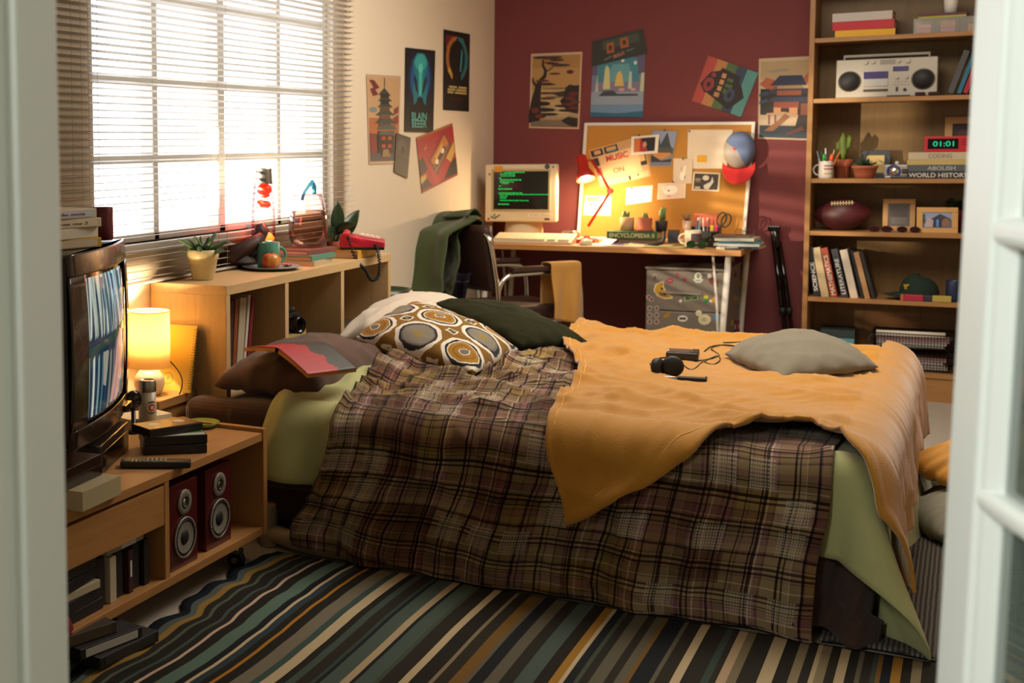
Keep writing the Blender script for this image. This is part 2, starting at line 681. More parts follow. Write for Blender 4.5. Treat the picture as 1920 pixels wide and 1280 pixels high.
def bend(d, flare):
    """distance past the edge -> (outward, downward)"""
    if d <= 0:
        return d, 0.0
    if d < RC * PI / 2:
        a = d / RC
        return RC * math.sin(a), RC * (1 - math.cos(a))
    e = d - RC * PI / 2
    return RC + flare * e, RC + e * math.sqrt(max(0, 1 - flare * flare))


def drape(X, S, off, flare=.06, fold=.35, lift=0.0):
    """flat cloth coordinate (X along the bed, S towards the near side) -> point on the bed, `off` above it"""
    a, bb = X - XF0, S
    if a > 0 and bb > 0:
        rr = math.hypot(a, bb)
        th = math.atan2(bb, a)
        o_, dn = bend(rr, flare)
        o_ += fold * max(0, rr - RC) * math.sin(2 * th) ** 2
        p = Vector((XF0 + o_ * math.cos(th), YN0 - o_ * math.sin(th), ZT - dn))
        nrm = Vector((math.cos(th), -math.sin(th), 0)) * smooth(0, RC * 1.5, rr) + Vector((0, 0, 1)) * (1 - smooth(0, RC * 1.5, rr))
    elif a > 0:
        o_, dn = bend(a, flare)
        p = Vector((XF0 + o_, YN0 - S, ZT - dn))
        k = smooth(0, RC * 1.5, a)
        nrm = Vector((k, 0, 1 - k))
    elif S > 0:
        o_, dn = bend(S, flare)
        p = Vector((X, YN0 - o_, ZT - dn))
        k = smooth(0, RC * 1.5, S)
        nrm = Vector((0, -k, 1 - k))
    else:
        yy = YN0 - S
        p = Vector((X, yy, ZT))
        nrm = Vector((0, 0, 1))
        far = yy - YFAR + .1
        if far > 0:
            f_, dn = bend(far, .02)
            p = Vector((X, YFAR - .1 + f_, ZT - dn))
            k = smooth(0, RC * 1.5, far)
            nrm = Vector((0, k, 1 - k))
    # the bed is a little fuller in the middle
    if p.z > ZT - .01:
        p.z += .022 * smooth(YN, YN + .5, p.y) * smooth(XF, XF - .5, p.x)
    return p + nrm.normalized() * (off + lift)


fabric('brown_sheet', '#4a352c', 600, .15, var=.1)
fabric('brown_case', '#5c453b', 600, .15, var=.08)
fabric('green_sheet', '#b2b37c', 700, .12, var=.06)
fabric('white_case', '#cbbfae', 600, .12, var=.05)
fabric('mustard_fleece', '#b98027', 260, .5, var=.08, sheen=.5)
fabric('moss_velvet', '#1d1f05', 500, .2, rough=.95, var=.3, sheen=.03)
fabric('grey_linen', '#77705f', 700, .25, var=.07)
fabric('pale_grey_linen', '#8f8b7a', 700, .25, var=.07)

bed = thing('bed', 'low double bed with brown fitted sheet, head against the cubby shelf', 'bed', (0, 0, 0))
b = MB()
b.box((-2.16, 3.85, .17), (XF - .03, YFAR - .06, ZT - .008))
b.box((-2.275, 3.80, .19), (-2.0, 3.925, ZT - .006))
b.box((-2.12, 3.795, .19), (-.5, 3.95, ZT - .004))
obj('mattress', b, 'brown_sheet', bed, bevel=.045, seg=5)
b = MB(); b.box((-2.14, 3.86, .07), (XF - .06, YFAR - .09, .2)); obj('bed_base', b, 'brown_sheet', bed, bevel=.01)
mat('rail_beige', '#9a8a72', .55)
b = MB()
pts = [(-2.0, 3.83, .05), (-1.93, 3.80, .045), (-1.82, 3.775, .036), (-1.74, 3.768, .032), (-1.66, 3.775, .031), (-1.56, 3.84, .031), (-1.4, 3.92, .031)]
b.tube(pts, .03, 10)
obj('rail', b, 'rail_beige', bed)
for x, y in ((-1.94, 3.80), (-.35, 3.95), (-1.94, 5.6), (-.35, 5.6)):
    b = MB(); b.lathe([(.022, 0), (.03, .004), (.03, .1), (.026, .14)], 18, c=(x, y, 0)); obj('leg', b, 'rail_beige', bed)
# loose corner of the brown sheet that hangs to the floor at the foot
b = MB()


def hang(u, v):
    z = .40 * (1 - v) ** 1.0
    x = -.318 + .115 * u + .025 * math.sin(v * 3) - .05 * v * (1 - u) + (.03 * u if v > .8 else 0)
    y = 3.835 - .028 * math.sin(u * 9 + v * 1.5) * (.4 + v) - .05 * v - (.03 * smooth(.85, 1, v))
    return Vector((x, y, max(.012, z + .05 * (1 - u) * v)))


b.grid(24, 30, hang)
obj('sheet_corner', b, 'brown_sheet', bed, solid=.003)['label'] = 'loose brown sheet corner hanging to the floor'


# green sheet
def sheet_w(X, S):
    near = smooth(-1.2, -1.7, X)
    px0, px1 = (-1.80 + .10 * smooth(-.9, -.05, S) - .10 * smooth(.05, .5, S)), -.30
    if S > 0:
        w = (.022 * (1 + math.sin(X * 30 + 2 * n3(X * 4, S * 3, 8))) * smooth(.0, .28, S) + .034 * ridge(X, S, 21, 8, 1.15, 3.0)) * (.25 + .75 * near) + .012
    else:
        w = (.026 * ridge(X, S, 3, 4.0, .5, 2.2) + .006 * ridge(X, S, 5, 9, .9, 2.5) + .03 * smooth(.0, -.35, S) * smooth(-1.98, -1.86, X)) * (.15 + .85 * near)
    if -1.5 < S:
        w *= max(smooth(px0 + .14, px0 - .01, X), smooth(px1 - .06, px1 + .03, X))
    return w


def sheetf(u, v):
    S = -(YFAR - YN0) + .1 + (YFAR - YN0 - .1 + .30) * v
    X0 = -1.93 + .05 * n3(S * 3, 1.5, 3) - .03 * smooth(-.1, .2, S)
    if S < -.8:
        X0 += .0
    X1 = XF0 + .60
    X = X0 + (X1 - X0) * u ** .92
    Sx = S
    Sx = S - (.012 * math.sin(X * 9) + .02) * smooth(.0, .3, S)
    near = smooth(-1.2, -1.7, X)
    w = sheet_w(X, Sx)
    p = drape(X, Sx, .002, flare=.05 + .05 * smooth(-1.78, -1.9, X) + .22 * smooth(-.5, -1.3, S) * smooth(XF0, XF0 + .1, X), fold=.42, lift=w)
    if X < -1.7 and Sx > .05:
        p.y -= .035 * smooth(.05, .25, Sx) * smooth(-1.78, -1.9, X)
    p.z = max(p.z, .012)
    return p


b = MB(); b.grid(150, 110, sheetf)
tag(obj('bed_sheet', b, 'green_sheet', solid=.003), 'light green sheet spread over the bed under the plaid bedspread', 'sheet')

# plaid bedspread
t = NT('plaid')
sx = t.n('SeparateXYZ'); t.l(t.coord('UV'), sx.inputs[0])
U, V = sx.outputs[0], sx.outputs[1]


def frac(x, per):
    return t.math('FRACT', t.math('MULTIPLY', x, 1 / per))


brn, olv, plm, tan, blk, crm, drk = '#86704c', '#7c7044', '#8c6664', '#a8946c', '#1c1513', '#d8c4b0', '#4a3724'
warp = t.ramp(frac(U, .315), [(0, olv), (.09, drk), (.11, brn), (.19, blk), (.205, plm), (.25, crm), (.262, plm), (.31, drk), (.33, tan), (.46, blk), (.475, tan), (.56, crm), (.57, olv), (.64, plm), (.66, blk), (.685, plm), (.71, brn), (.79, crm), (.805, brn), (.86, drk), (.89, plm), (.96, blk), (.975, olv)])
weft = t.ramp(frac(V, .265), [(0, brn), (.07, blk), (.085, tan), (.15, plm), (.2, drk), (.22, olv), (.30, crm), (.312, olv), (.38, blk), (.395, tan), (.52, drk), (.54, plm), (.62, crm), (.632, brn), (.70, drk), (.76, olv), (.80, blk), (.815, plm), (.88, tan), (.95, drk)])
col = t.mix(.5, warp, weft)
chk = t.n('TexChecker'); chk.inputs['Scale'].default_value = 1
# woven patches: fine hatch in some cells
cu = t.math('FLOOR', t.math('MULTIPLY', U, 1 / .105)); cv = t.math('FLOOR', t.math('MULTIPLY', V, 1 / .0883))
wn = t.n('TexWhiteNoise', noise_dimensions='2D'); cx = t.n('CombineXYZ'); t.l(cu, cx.inputs[0]); t.l(cv, cx.inputs[1]); t.l(cx.outputs[0], wn.inputs['Vector'])
cell = t.ramp(wn.outputs[0], [(0, '#000000'), (.70, '#ffffff')])
h1 = t.math('GREATER_THAN', t.math('SINE', t.math('MULTIPLY', U, 900)), -.1)
h2 = t.math('GREATER_THAN', t.math('SINE', t.math('MULTIPLY', V, 760)), .0)
hat = t.math('MULTIPLY', h1, h2)
fu = frac(U, .105); fv = frac(V, .0883)
inside = t.math('MULTIPLY', t.math('MULTIPLY', t.math('GREATER_THAN', fu, .22), t.math('LESS_THAN', fu, .9)), t.math('MULTIPLY', t.math('GREATER_THAN', fv, .15), t.math('LESS_THAN', fv, .92)))
sq = t.math('MULTIPLY', t.math('MULTIPLY', cell, inside), t.math('ADD', t.math('MULTIPLY', hat, .75), .1))
tw = t.math('SINE', t.math('MULTIPLY', t.math('ADD', U, V), 1500))
col = t.mix(t.math('MULTIPLY', t.math('GREATER_THAN', tw, .1), .22), col, '#2c2218')
sat = t.noise(t.coord('UV'), 9, 2)
col = t.mix(t.math('MULTIPLY', sat, .35), col, plm)
wl = t.ramp(frac(t.math('ADD', U, .03), .236), [(0, '#ffffff'), (.07, '#40342c'), (.095, '#ffffff'), (.13, '#54443a'), (.15, '#ffffff'), (.34, '#3a2e28'), (.37, '#ffffff'), (.55, '#6a5648'), (.565, '#ffffff'), (.72, '#40342c'), (.735, '#ffffff'), (.755, '#40342c'), (.79, '#ffffff')])
fl = t.ramp(frac(t.math('ADD', V, .01), .196), [(0, '#ffffff'), (.05, '#40342c'), (.075, '#ffffff'), (.11, '#4a3c34'), (.14, '#ffffff'), (.19, '#5a4a40'), (.205, '#ffffff'), (.48, '#6a5a4c'), (.50, '#ffffff'), (.66, '#463832'), (.70, '#ffffff'), (.74, '#463832'), (.77, '#ffffff')])
col = t.mix(.85, col, wl, 'MULTIPLY'); col = t.mix(.85, col, fl, 'MULTIPLY')
tint = t.ramp(wn.outputs[0], [(0, '#ffffff'), (.12, '#c8a8a0'), (.24, '#e8dca0'), (.36, '#d0c8b8'), (.5, '#a88880'), (.6, '#ffffff')])
col = t.mix(.8, col, tint, 'MULTIPLY')
col = t.mix(t.math('MULTIPLY', sq, .9), col, '#b9b19c')
t.base(col, .95, spec=.1, sheen=.15)
t.bump(t.math('ADD', t.math('SINE', t.math('MULTIPLY', U, 1800)), t.math('SINE', t.math('MULTIPLY', V, 1800))), .12, .001)

PS0, PS1 = -1.55, .525


def plaidX(S):
    x0 = -1.80 + .10 * smooth(-.9, -.05, S) - .10 * smooth(.05, .5, S) + .012 * math.sin(S * 9)
    x1 = -.285 - .03 * smooth(.05, .5, S) + .006 * math.sin(S * 14)
    return x0, x1


def plaid_w(X, S):
    if S <= 0:
        k = smooth(-.75, -1.15, X)
        w = .036 * ridge(X, S, 31, 4.2, .55, 2.4) + .020 * ridge(X, S, 37, 7.5, -.45, 2.6) + .008 * ridge(X, S, 41, 15, .3, 2.0)
        w *= (1 - .6 * smooth(-1.5, -1.25, X) * smooth(-.9, -1.3, S)) * (.06 + .94 * k) * (1 - .5 * smooth(-.08, 0, S))
        return w
    w = (.018 * math.sin(X * 14.5 + 1.6 * n3(X * 3, S * 2, 4)) + .010 * math.sin(X * 31 + 2 * n3(X * 4, S * 2, 14))) * smooth(.02, .5, S)
    w += .014 * ridge(X, S * .8, 51, 5, -.35, 2.0) * smooth(.0, .12, S) + .010 * ridge(X, S, 57, 9, .4, 2.2)
    return (w + .012 * smooth(0, .1, S) + .016 * smooth(-.35, -.1, X) * 0) * (1 - .5 * smooth(-1.15, -.95, X) * smooth(.25, .05, S))


def plaidf(u, v):
    S = PS0 + (PS1 - PS0) * v
    x0, x1 = plaidX(S)
    X = x0 + (x1 - x0) * u
    X += .010 * n3(X * 5, S * 5, 61) + .004 * n3(X * 14, S * 14, 63)
    Sx = S + .012 * n3(X * 5, S * 5, 67) - .03 * smooth(.3, .5, S) * (1 - u) * smooth(.3, 0, u)
    p = drape(X, Sx, .015, flare=.08, fold=0, lift=plaid_w(X, Sx) + max(0, sheet_w(X, Sx)) * (1 if Sx < .33 else .4))
    p.z = max(p.z + .030 * smooth(.25, .5, Sx) * smooth(-1.45, -1.75, X), .016)
    return p


b = MB(); b.grid(210, 230, plaidf, uvfn=lambda u, v: (u * 1.5, v * (PS1 - PS0)))
tag(obj('bedspread', b, 'plaid', solid=.003), 'brown and plum plaid bedspread hanging over the near side of the bed', 'bedspread')

# mustard fleece blanket
def bl_near(X):
    k = [(-1.1, .31), (-1.03, .275), (-.8, .155), (-.65, .075), (-.5, -.02), (-.40, -.11), (-.345, -.115), (-.30, -.05), (-.25, .03), (-.18, .12), (0.4, .14)]
    for (a0, b0), (a1, b1) in zip(k, k[1:]):
        if X <= a1:
            t_ = min(1, max(0, (X - a0) / (a1 - a0)))
            t_ = t_ * t_ * (3 - 2 * t_) * .5 + t_ * .5
            return b0 + (b1 - b0) * t_
    return k[-1][1]


HPX, HPY = Zp(1300, 678, .535).xy


def blanketf(u, v):
    XR = XF0 + .33
    S = 0
    s0 = -(YFAR - YN0) - .12
    Xt = -1.03 + (XR + 1.03) * u
    sn = bl_near(Xt)
    S = s0 + (sn - s0) * v
    xl = -1.03 - .36 * smooth(-.1, -1.7, S) + .07 * smooth(.02, .26, S) + .012 * math.sin(S * 7)
    X = xl + (XR - xl) * u
    w = .027 * ridge(X, S, 71, 3.6, .1, 3.2) + .012 * ridge(X, S, 73, 8, .35, 3.0) + .006 * ridge(X, S, 79, 16, -.2, 2.6)
    top = smooth(.04, -.05, S)
    w *= 1 - .95 * math.exp(-(((X - HPX) / .26) ** 2 + ((YN0 - S - HPY) / .42) ** 4))
    w += .014 * smooth(.07, 0, u)
    w *= .35 + .65 * smooth(0, .15, u)
    w += .05 * smooth(-1.15, -1.4, X) * smooth(-1.35, -1.75, S) * (.6 + .4 * n3(X * 9, S * 9, 5))
    if X > XF0:
        w = w * .4 + .012 * math.sin(S * 22 + 2 * n3(S * 3, X * 4, 2)) * smooth(0, .3, X - XF0) + .012
    if S > 0 and X < XF0:
        w = w * .5 + .014 + .012 * smooth(.1, .25, S)
    e_ = .006 if (v > .988 or u < .01) else 0
    lift_edge = .010 * smooth(.9, 1, v) * smooth(-.8, -.5, X) * top
    under = plaid_w(X, S) if X < -.27 and S > PS0 else 0
    p = drape(X, S, .036, flare=.06, fold=.30, lift=w + e_ + lift_edge + max(0, under))
    return p


b = MB(); b.grid(150, 190, blanketf, uvfn=lambda u, v: (u, v))
BLV = [v.co.copy() for v in b.bm.verts]
bk = tag(obj('fleece_blanket', b, 'mustard_fleece', solid=.010), 'mustard yellow fleece blanket spread over the foot half of the bed', 'blanket')
b = MB()
b.tube([blanketf(u, .984) + Vector((0, -.001, .005)) for u in np.linspace(0.015, .99, 120)], .0022, 5)
b.tube([blanketf(.02, v) + Vector((-.001, 0, .005)) for v in np.linspace(.05, .98, 120)], .0022, 5)
obj('hem_stitching', b, mat('hem_thread', '#d9a553', .9), bk)


# ------------------------------------------------------------------ pillows
def pillow(name, corners, T, matname, label, cat, seed=1, pinch=.10, wr=.010, bottom=.8, rc=.05, lean=0, n=40, power=.5, group=None, uvscale=None, sag=0.0, squash=None):
    c0, c1, c2, c3 = [Vector(c) for c in corners]
    cen = (c0 + c1 + c2 + c3) / 4
    nrm = ((c2 - c0).cross(c3 - c1)).normalized()
    if nrm.z < 0:
        nrm = -nrm
    b = MB()

    def surf(sgn):
        def f(u, v):
            a, c = 2 * u - 1, 2 * v - 1
            a2 = a * (1 - pinch * (1 - c * c) * abs(a) ** 3) if False else a
            # concave edges: pull edge midpoints in
            k = 1 - pinch * (1 - c * c) * a * a
            q = 1 - pinch * (1 - a * a) * c * c
            rf = 1 - rc * a * a * c * c
            aa, cc = a * k * rf, c * q * rf
            U_, V_ = (aa + 1) / 2, (cc + 1) / 2
            p = (c0 * (1 - U_) + c1 * U_) * (1 - V_) + (c3 * (1 - U_) + c2 * U_) * V_
            h = (max(0, 1 - a * a) * max(0, 1 - c * c)) ** power
            r_ = math.hypot(a, c)
            ang = math.atan2(c, a)
            w = wr * (ridge(a * .9, c * .9, seed, 2.6, .6, 2.0) + .5 * ridge(a, c, seed + 3, 5, -.5, 2.2)) * min(1, h * 3)
            w += wr * .8 * math.sin(ang * 14 + seed) * smooth(.6, 1.1, r_) * min(1, h * 3)
            hh = h * T / 2
            if sgn < 0:
                hh *= bottom
            p = p + nrm * sgn * (hh + w)
            p.z -= sag * h
            return p - cen
        return f
    uv = (lambda u, v: (u, v))
    b.grid(n, n, surf(1), uvfn=uv)
    b.grid(n, n, surf(-1), uvfn=uv)
    bmesh.ops.remove_doubles(b.bm, verts=b.bm.verts[:], dist=1e-4)
    o = obj(name, b, matname, loc=cen)
    tag(o, label, cat, group)
    # piped seam
    return o


t = NT('retro_circles')
sx = t.n('SeparateXYZ')
nz_ = t.n('TexNoise'); nz_.inputs['Scale'].default_value = 14
t.l(t.coord('UV'), nz_.inputs['Vector'])
ad = t.n('MixRGB', blend_type='ADD'); ad.inputs[0].default_value = .03
t.l(t.coord('UV'), ad.inputs[1]); t.l(nz_.outputs[1], ad.inputs[2]); t.l(ad.outputs[0], sx.inputs[0])
PER = .37
us = t.math('MULTIPLY', t.math('ADD', sx.outputs[0], .06), 1 / PER); vs2 = t.math('MULTIPLY', t.math('ADD', sx.outputs[1], .02), 1 / PER)
fu = t.math('SUBTRACT', t.math('FRACT', us), .5); fv = t.math('SUBTRACT', t.math('FRACT', vs2), .5)
d = t.math('SQRT', t.math('ADD', t.math('MULTIPLY', fu, fu), t.math('MULTIPLY', fv, fv)))
par = t.math('MODULO', t.math('ADD', t.math('FLOOR', us), t.math('FLOOR', vs2)), 2)
cA = t.ramp(d, [(0, '#6d675f'), (.09, '#d9d2c2'), (.11, '#936a24'), (.19, '#8a5d16'), (.24, '#9c7226'), (.31, '#d9d2c2'), (.335, '#23252b'), (.385, '#d9d2c2'), (.465, '#7d5a20'), (.8, '#7d5a20')])
cB = t.ramp(d, [(0, '#8a7848'), (.11, '#7d7668'), (.30, '#6c675f'), (.335, '#23252b'), (.385, '#d9d2c2'), (.465, '#7d5a20'), (.8, '#7d5a20')])
cc = t.mix(par, cA, cB)
gu = t.math('ABSOLUTE', t.math('SUBTRACT', t.math('FRACT', t.math('ADD', us, .5)), .5)); gv = t.math('ABSOLUTE', t.math('SUBTRACT', t.math('FRACT', t.math('ADD', vs2, .5)), .5))
dm = t.math('MAXIMUM', gu, gv)
sq1 = t.math('LESS_THAN', dm, .115); sq2 = t.math('LESS_THAN', dm, .085)
cc = t.mix(sq1, cc, '#d9d2c2'); cc = t.mix(sq2, cc, t.mix(par, '#20242c', '#8a7a50'))
t.base(cc, .9, spec=.15, sheen=.1)
t.bump(t.noise(t.coord(), 500, 2), .2, .002)

pillow('pillow', [(-2.13, 4.72, .55), (-1.66, 4.70, .54), (-1.68, 5.44, .56), (-2.14, 5.44, .60)], .27, 'white_case', 'white bed pillow lying behind the patterned cushion against the shelf', 'pillow', 5, .05, .012)
pillow('pillow', [(-2.19, 3.83, .505), Zp(600, 736, .50), Zp(752, 690, .50), (-2.13, 4.55, .55)], .24, 'brown_case', 'dark brown bed pillow with the open book on it', 'pillow', 9, .03, .010, power=.45, bottom=.2)
pillow('cushion', [Zp(655, 634, .60), Zp(893, 704, .545), Zp(980, 656, .55), Zp(770, 566, .70)], .17, 'retro_circles', 'patterned cushion of ochre and grey circles between the pillows', 'cushion', 12, .06, .005)
pillow('cushion', [Zp(803, 566, .69), Zp(980, 652, .555), Zp(1118, 648, .54), Zp(945, 576, .62)], .125, 'moss_velvet', 'dark moss green velvet cushion lying behind the patterned one', 'cushion', 17, .05, .006)
pillow('cushion', [Zp(1343, 662, .552), Zp(1462, 713, .545), Zp(1665, 690, .548), Zp(1530, 640, .548)], .19, 'grey_linen', 'grey-green linen cushion on the mustard blanket', 'cushion', 23, .02, .006, power=.6, bottom=.12, rc=.10)

# ================================================================== generic small builders
def text(body, w, h, matname, parent=None, loc=(0, 0, 0), rot=(0, 0, 0), name='lettering', depth=.0008, bold=0.0):
    """flat lettering centred on loc in the local xy plane, fitted to w x h"""
    cu = bpy.data.curves.new(name, 'FONT')
    cu.body = body
    cu.align_x = 'CENTER'
    cu.extrude = .02
    cu.offset = bold
    o = bpy.data.objects.new(name, cu)
    COL.objects.link(o)
    bpy.context.view_layer.update()
    me = bpy.data.meshes.new_from_object(o.evaluated_get(bpy.context.evaluated_depsgraph_get()))
    bpy.data.objects.remove(o)
    co = np.array([v.co[:] for v in me.vertices])
    lo, hi = co.min(0), co.max(0)
    for v in me.vertices:
        v.co = ((v.co.x - (lo[0] + hi[0]) / 2) * w / (hi[0] - lo[0]), (v.co.y - (lo[1] + hi[1]) / 2) * h / (hi[1] - lo[1]), (v.co.z + .02) / .04 * depth)
    me.materials.clear()
    me.materials.append(M_(matname))
    r_ = bpy.data.objects.new(name, me)
    COL.objects.link(r_)
    r_.location = loc
    r_.rotation_euler = rot
    if parent is not None:
        r_.parent = parent
    return r_


FLAT_UP = (0, 0, 0)                    # lettering lying face up
FRONT = (R(90), 0, 0)                  # lettering facing -y


def book(label, L, W, T, cover, loc, rot=(0, 0, 0), title=None, tcol='#e8e4d8', pages='page_edge', group=None, soft=False, th=.75, tw=.8, cat='book', name='book'):
    """lies flat: spine of length L along x faces -y, width W along y, thickness T"""
    t_ = thing(name, label, cat, loc, rot, group)
    c = .0025 if not soft else .001
    b = MB()
    b.box((-L / 2, 0, 0), (L / 2, W, c)); b.box((-L / 2, 0, T - c), (L / 2, W, T)); b.box((-L / 2, 0, c * .5), (L / 2, c * 1.4, T - c * .5))
    obj('cover', b, cover, t_, bevel=.0008)
    e = .004 if not soft else .0005
    b = MB(); b.box((-L / 2 + e, c, c), (L / 2 - e, W - e, T - c)); obj('page_block', b, pages, t_)
    if title:
        text(title, L * tw, T * th * .62, tcol, t_, (0, -.0005, T / 2), FRONT, bold=.012)
    return t_


STAND = lambda lean=0, yaw=0: (Matrix.Rotation(yaw, 3, 'Z') @ Matrix.Rotation(lean, 3, 'Y') @ Matrix.Rotation(-PI / 2, 3, 'Y')).to_euler()


# sheets with printed shapes: four corner points in the world, artwork as polygons in 0..1
def print_sheet(name, label, cat, q, shapes, base='paper', normal=None, thick=.0012, group=None, curl=0.0, border=None):
    q = [Vector(p) for p in q]                         # bottom-left, bottom-right, top-right, top-left
    n = normal if normal is not None else (q[1] - q[0]).cross(q[3] - q[0]).normalized()
    cen = sum(q, Vector()) / 4
    mats = [base]
    b = MB()

    def at(u, v, h):
        p = (q[0] * (1 - u) + q[1] * u) * (1 - v) + (q[3] * (1 - u) + q[2] * u) * v
        k = curl * (abs(2 * v - 1) ** 3 + .4 * abs(2 * u - 1) ** 3) if curl else 0
        return p + n * (h + k) - cen
    if curl:
        V0 = b.grid(10, 14, lambda u, v: at(u, v, thick), 0)
    b.prism([(0, 0), (1, 0), (1, 1), (0, 1)], 1, 0) if False else None
    if not curl:
        lo = [b.bm.verts.new(at(u, v, 0)) for u, v in ((0, 0), (1, 0), (1, 1), (0, 1))]
        hi = [b.bm.verts.new(at(u, v, thick)) for u, v in ((0, 0), (1, 0), (1, 1), (0, 1))]
        b.face(lo[::-1]); b.face(hi)
        for i in range(4):
            b.face([lo[i], lo[(i + 1) % 4], hi[(i + 1) % 4], hi[i]])
    for k, (c, pts) in enumerate(shapes):
        if c not in mats:
            mats.append(c)
        if isinstance(pts[0], (int, float)):           # ellipse: cx, cy, rx, ry (, rot)
            cx_, cy_, rx, ry = pts[:4]
            ro = pts[4] if len(pts) > 4 else 0
            pts = [(cx_ + rx * math.cos(a) * math.cos(ro) - ry * math.sin(a) * math.sin(ro), cy_ + rx * math.cos(a) * math.sin(ro) + ry * math.sin(a) * math.cos(ro)) for a in np.linspace(0, 2 * PI, 25)[:-1]]
        pts = [(min(1, max(0, u)), min(1, max(0, v))) for u, v in pts]
        b.face([b.bm.verts.new(at(u, v, thick + .00012 * (k + 1))) for u, v in pts], mats.index(c))
    o = obj(name, b, mats, loc=cen)
    tag(o, label, cat, group)
    return o


def rect(x0, y0, x1, y1):
    return [(x0, y0), (x1, y0), (x1, y1), (x0, y1)]


def quadX(pts, x):
    return [Xp(px, py, x) for px, py in pts]


def quadY(pts, y):
    return [Yp(px, py, y) for px, py in pts]


def leaf(b, base, direction, length, width, bend_=.3, m=0, n=6, up=Vector((0, 0, 1)), thick=0, cup=.15):
    d = Vector(direction).normalized()
    side = d.cross(up)
    side = side.normalized() if side.length > 1e-4 else Vector((1, 0, 0))
    nn = side.cross(d).normalized()
    rows = []
    for i in range(n + 1):
        s_ = i / n
        w = width * (math.sin(PI * min(1, s_ * .92 + .08)) ** .8) * .5
        if i == n:
            w = width * .02
        c = Vector(base) + d * length * s_ - Vector((0, 0, 1)) * bend_ * length * s_ * s_
        rows.append([b.bm.verts.new(c - side * w + nn * cup * w), b.bm.verts.new(c - nn * thick), b.bm.verts.new(c + side * w + nn * cup * w)])
    for i in range(n):
        for j in range(2):
            b.face([rows[i][j], rows[i][j + 1], rows[i + 1][j + 1], rows[i + 1][j]], m, smooth=True)


def spikes(b, c, n, L, w, seed, spread=.9, m=0, bend_=.15):
    r_ = random.Random(seed)
    for i in range(n):
        a = i * 2.4 + r_.uniform(-.3, .3)
        e = spread * (.25 + .75 * (i / n))
        d = Vector((math.cos(a) * e, math.sin(a) * e, 1.05 - .6 * e))
        l_ = L * r_.uniform(.7, 1.1)
        d.normalize()
        p = Vector(c)
        b.tube([p, p + d * l_ * .45, p + d * l_ * .8 - Vector((0, 0, bend_ * l_ * .2)), p + d * l_ - Vector((0, 0, bend_ * l_ * .5))], [w * .45, w * .5, w * .3, w * .03], 6, m)


def pot_plant(name, label, loc, prof, potmat, soil_z, soil_r, foliage, fname='leaves', fmat='leaf_green', group=None, cat='plant', sy=1, rot=0):
    t_ = thing(name, label, cat, loc, rot, group)
    b = MB(); b.lathe(prof, 30, sy=sy); obj('pot', b, potmat, t_)
    b = MB(); b.lathe([(soil_r, soil_z - .003), (soil_r * .6, soil_z + .001), (0.0001, soil_z + .003)], 20, sy=sy); obj('soil', b, 'soil', t_)
    b = MB(); foliage(b); obj(fname, b, fmat, t_)
    return t_


# ================================================================== cubby shelf behind the bed head
CX0, CX1, CY0, CY1, CZ = XL + .004, -2.17, 3.94, 5.455, .842
cub = thing('cubby_shelf', 'low pale wood shelf with three open cubbies behind the bed', 'shelf', (0, 0, 0))
pt = .03
b = MB(); b.box((CX0, CY0, CZ - .034), (CX1, CY1, CZ)); obj('top', b, 'pale_wood', cub, bevel=.0015)
b = MB(); b.box((CX0, CY0 + pt, .42), (CX1, CY1 - pt, .44)); obj('bottom', b, 'pale_wood', cub)
b = MB(); b.box((CX0, CY0 + pt, .06), (CX0 + .006, CY1 - pt, CZ - .034)); obj('back', b, 'pale_wood_z', cub)
for y, n_ in ((CY0, 'side_panel'), (4.40, 'divider'), (4.915, 'divider'), (CY1 - pt, 'side_panel')):
    b = MB(); b.box((CX0 + (.007 if n_ == 'divider' else 0), y, 0 if n_ == 'side_panel' else .44), (CX1 - .001, y + pt, CZ - .034)); obj(n_, b, 'pale_wood_z', cub, bevel=.0012)

# books leaning in the first cubby
cb = [(.040, '#1b1815', 2), (.035, '#2b2a2a', 3), (.026, '#3b2b24', 4), (.026, '#8a4420', 6), (.048, '#b8ab90', 8), (.018, '#c9c2b0', 10), (.022, '#7c1c2a', 11)]
lab = ['black book leaning at the left end of the first cubby', 'charcoal book leaning second in the first cubby', 'dark brown book between the charcoal and rust ones', 'rust coloured book leaning beside the cream book', 'thick cream book leaning in the first cubby', 'thin white book between the cream and red ones', 'dark red book leaning last against the cubby divider']
y = 4.035
for (T, c, ln), lb in zip(cb, lab):
    # spine towards the room: local -y -> +x
    y += T + .004
    book(lb, .31 if T > .02 else .325, .19, T, c, (CX1 - .09, y, 0.442), (Matrix.Rotation(PI / 2, 3, 'Z') @ Matrix.Rotation(R(ln * 1.0), 3, 'Y') @ Matrix.Rotation(-PI / 2, 3, 'Y')).to_euler(), group='books leaning in the first cubby')
    y += .27 * math.sin(R(ln * .12))
for o in [o for o in bpy.data.objects if o.name.startswith('book') and o.get('group') == 'books leaning in the first cubby']:
    o.location.z += .31 / 2 + .012
book('yellow book lying under the camera in the middle cubby', .22, .17, .03, '#b79a55', (-2.26, 4.62, .562), (0, 0, R(80)))
b = MB(); b.box((CX0 + .012, 4.45, .442), (-2.185, 4.86, .561)); tag(obj('storage_box', b, '#3b3026', bevel=.004), 'dark box in the middle cubby under the yellow book', 'box')
cm = thing('camera', 'black camera standing on the yellow book in the middle cubby', 'camera', (-2.25, 4.54, .593), R(75))
b = MB(); b.box((-.07, -.03, 0), (.07, .03, .085)); b.box((-.03, -.03, .085), (.03, .025, .11)); obj('body', b, 'black_plastic', cm, bevel=.006)
b = MB(); b.lathe([(.034, 0), (.036, .03), (.033, .06), (.028, .062), (.026, .045)], 24, M=Matrix.Rotation(R(90), 4, 'X'), c=(0, 0, 0)); o = obj('lens', b, 'black_gloss', cm, loc=(0, -.03, .042))
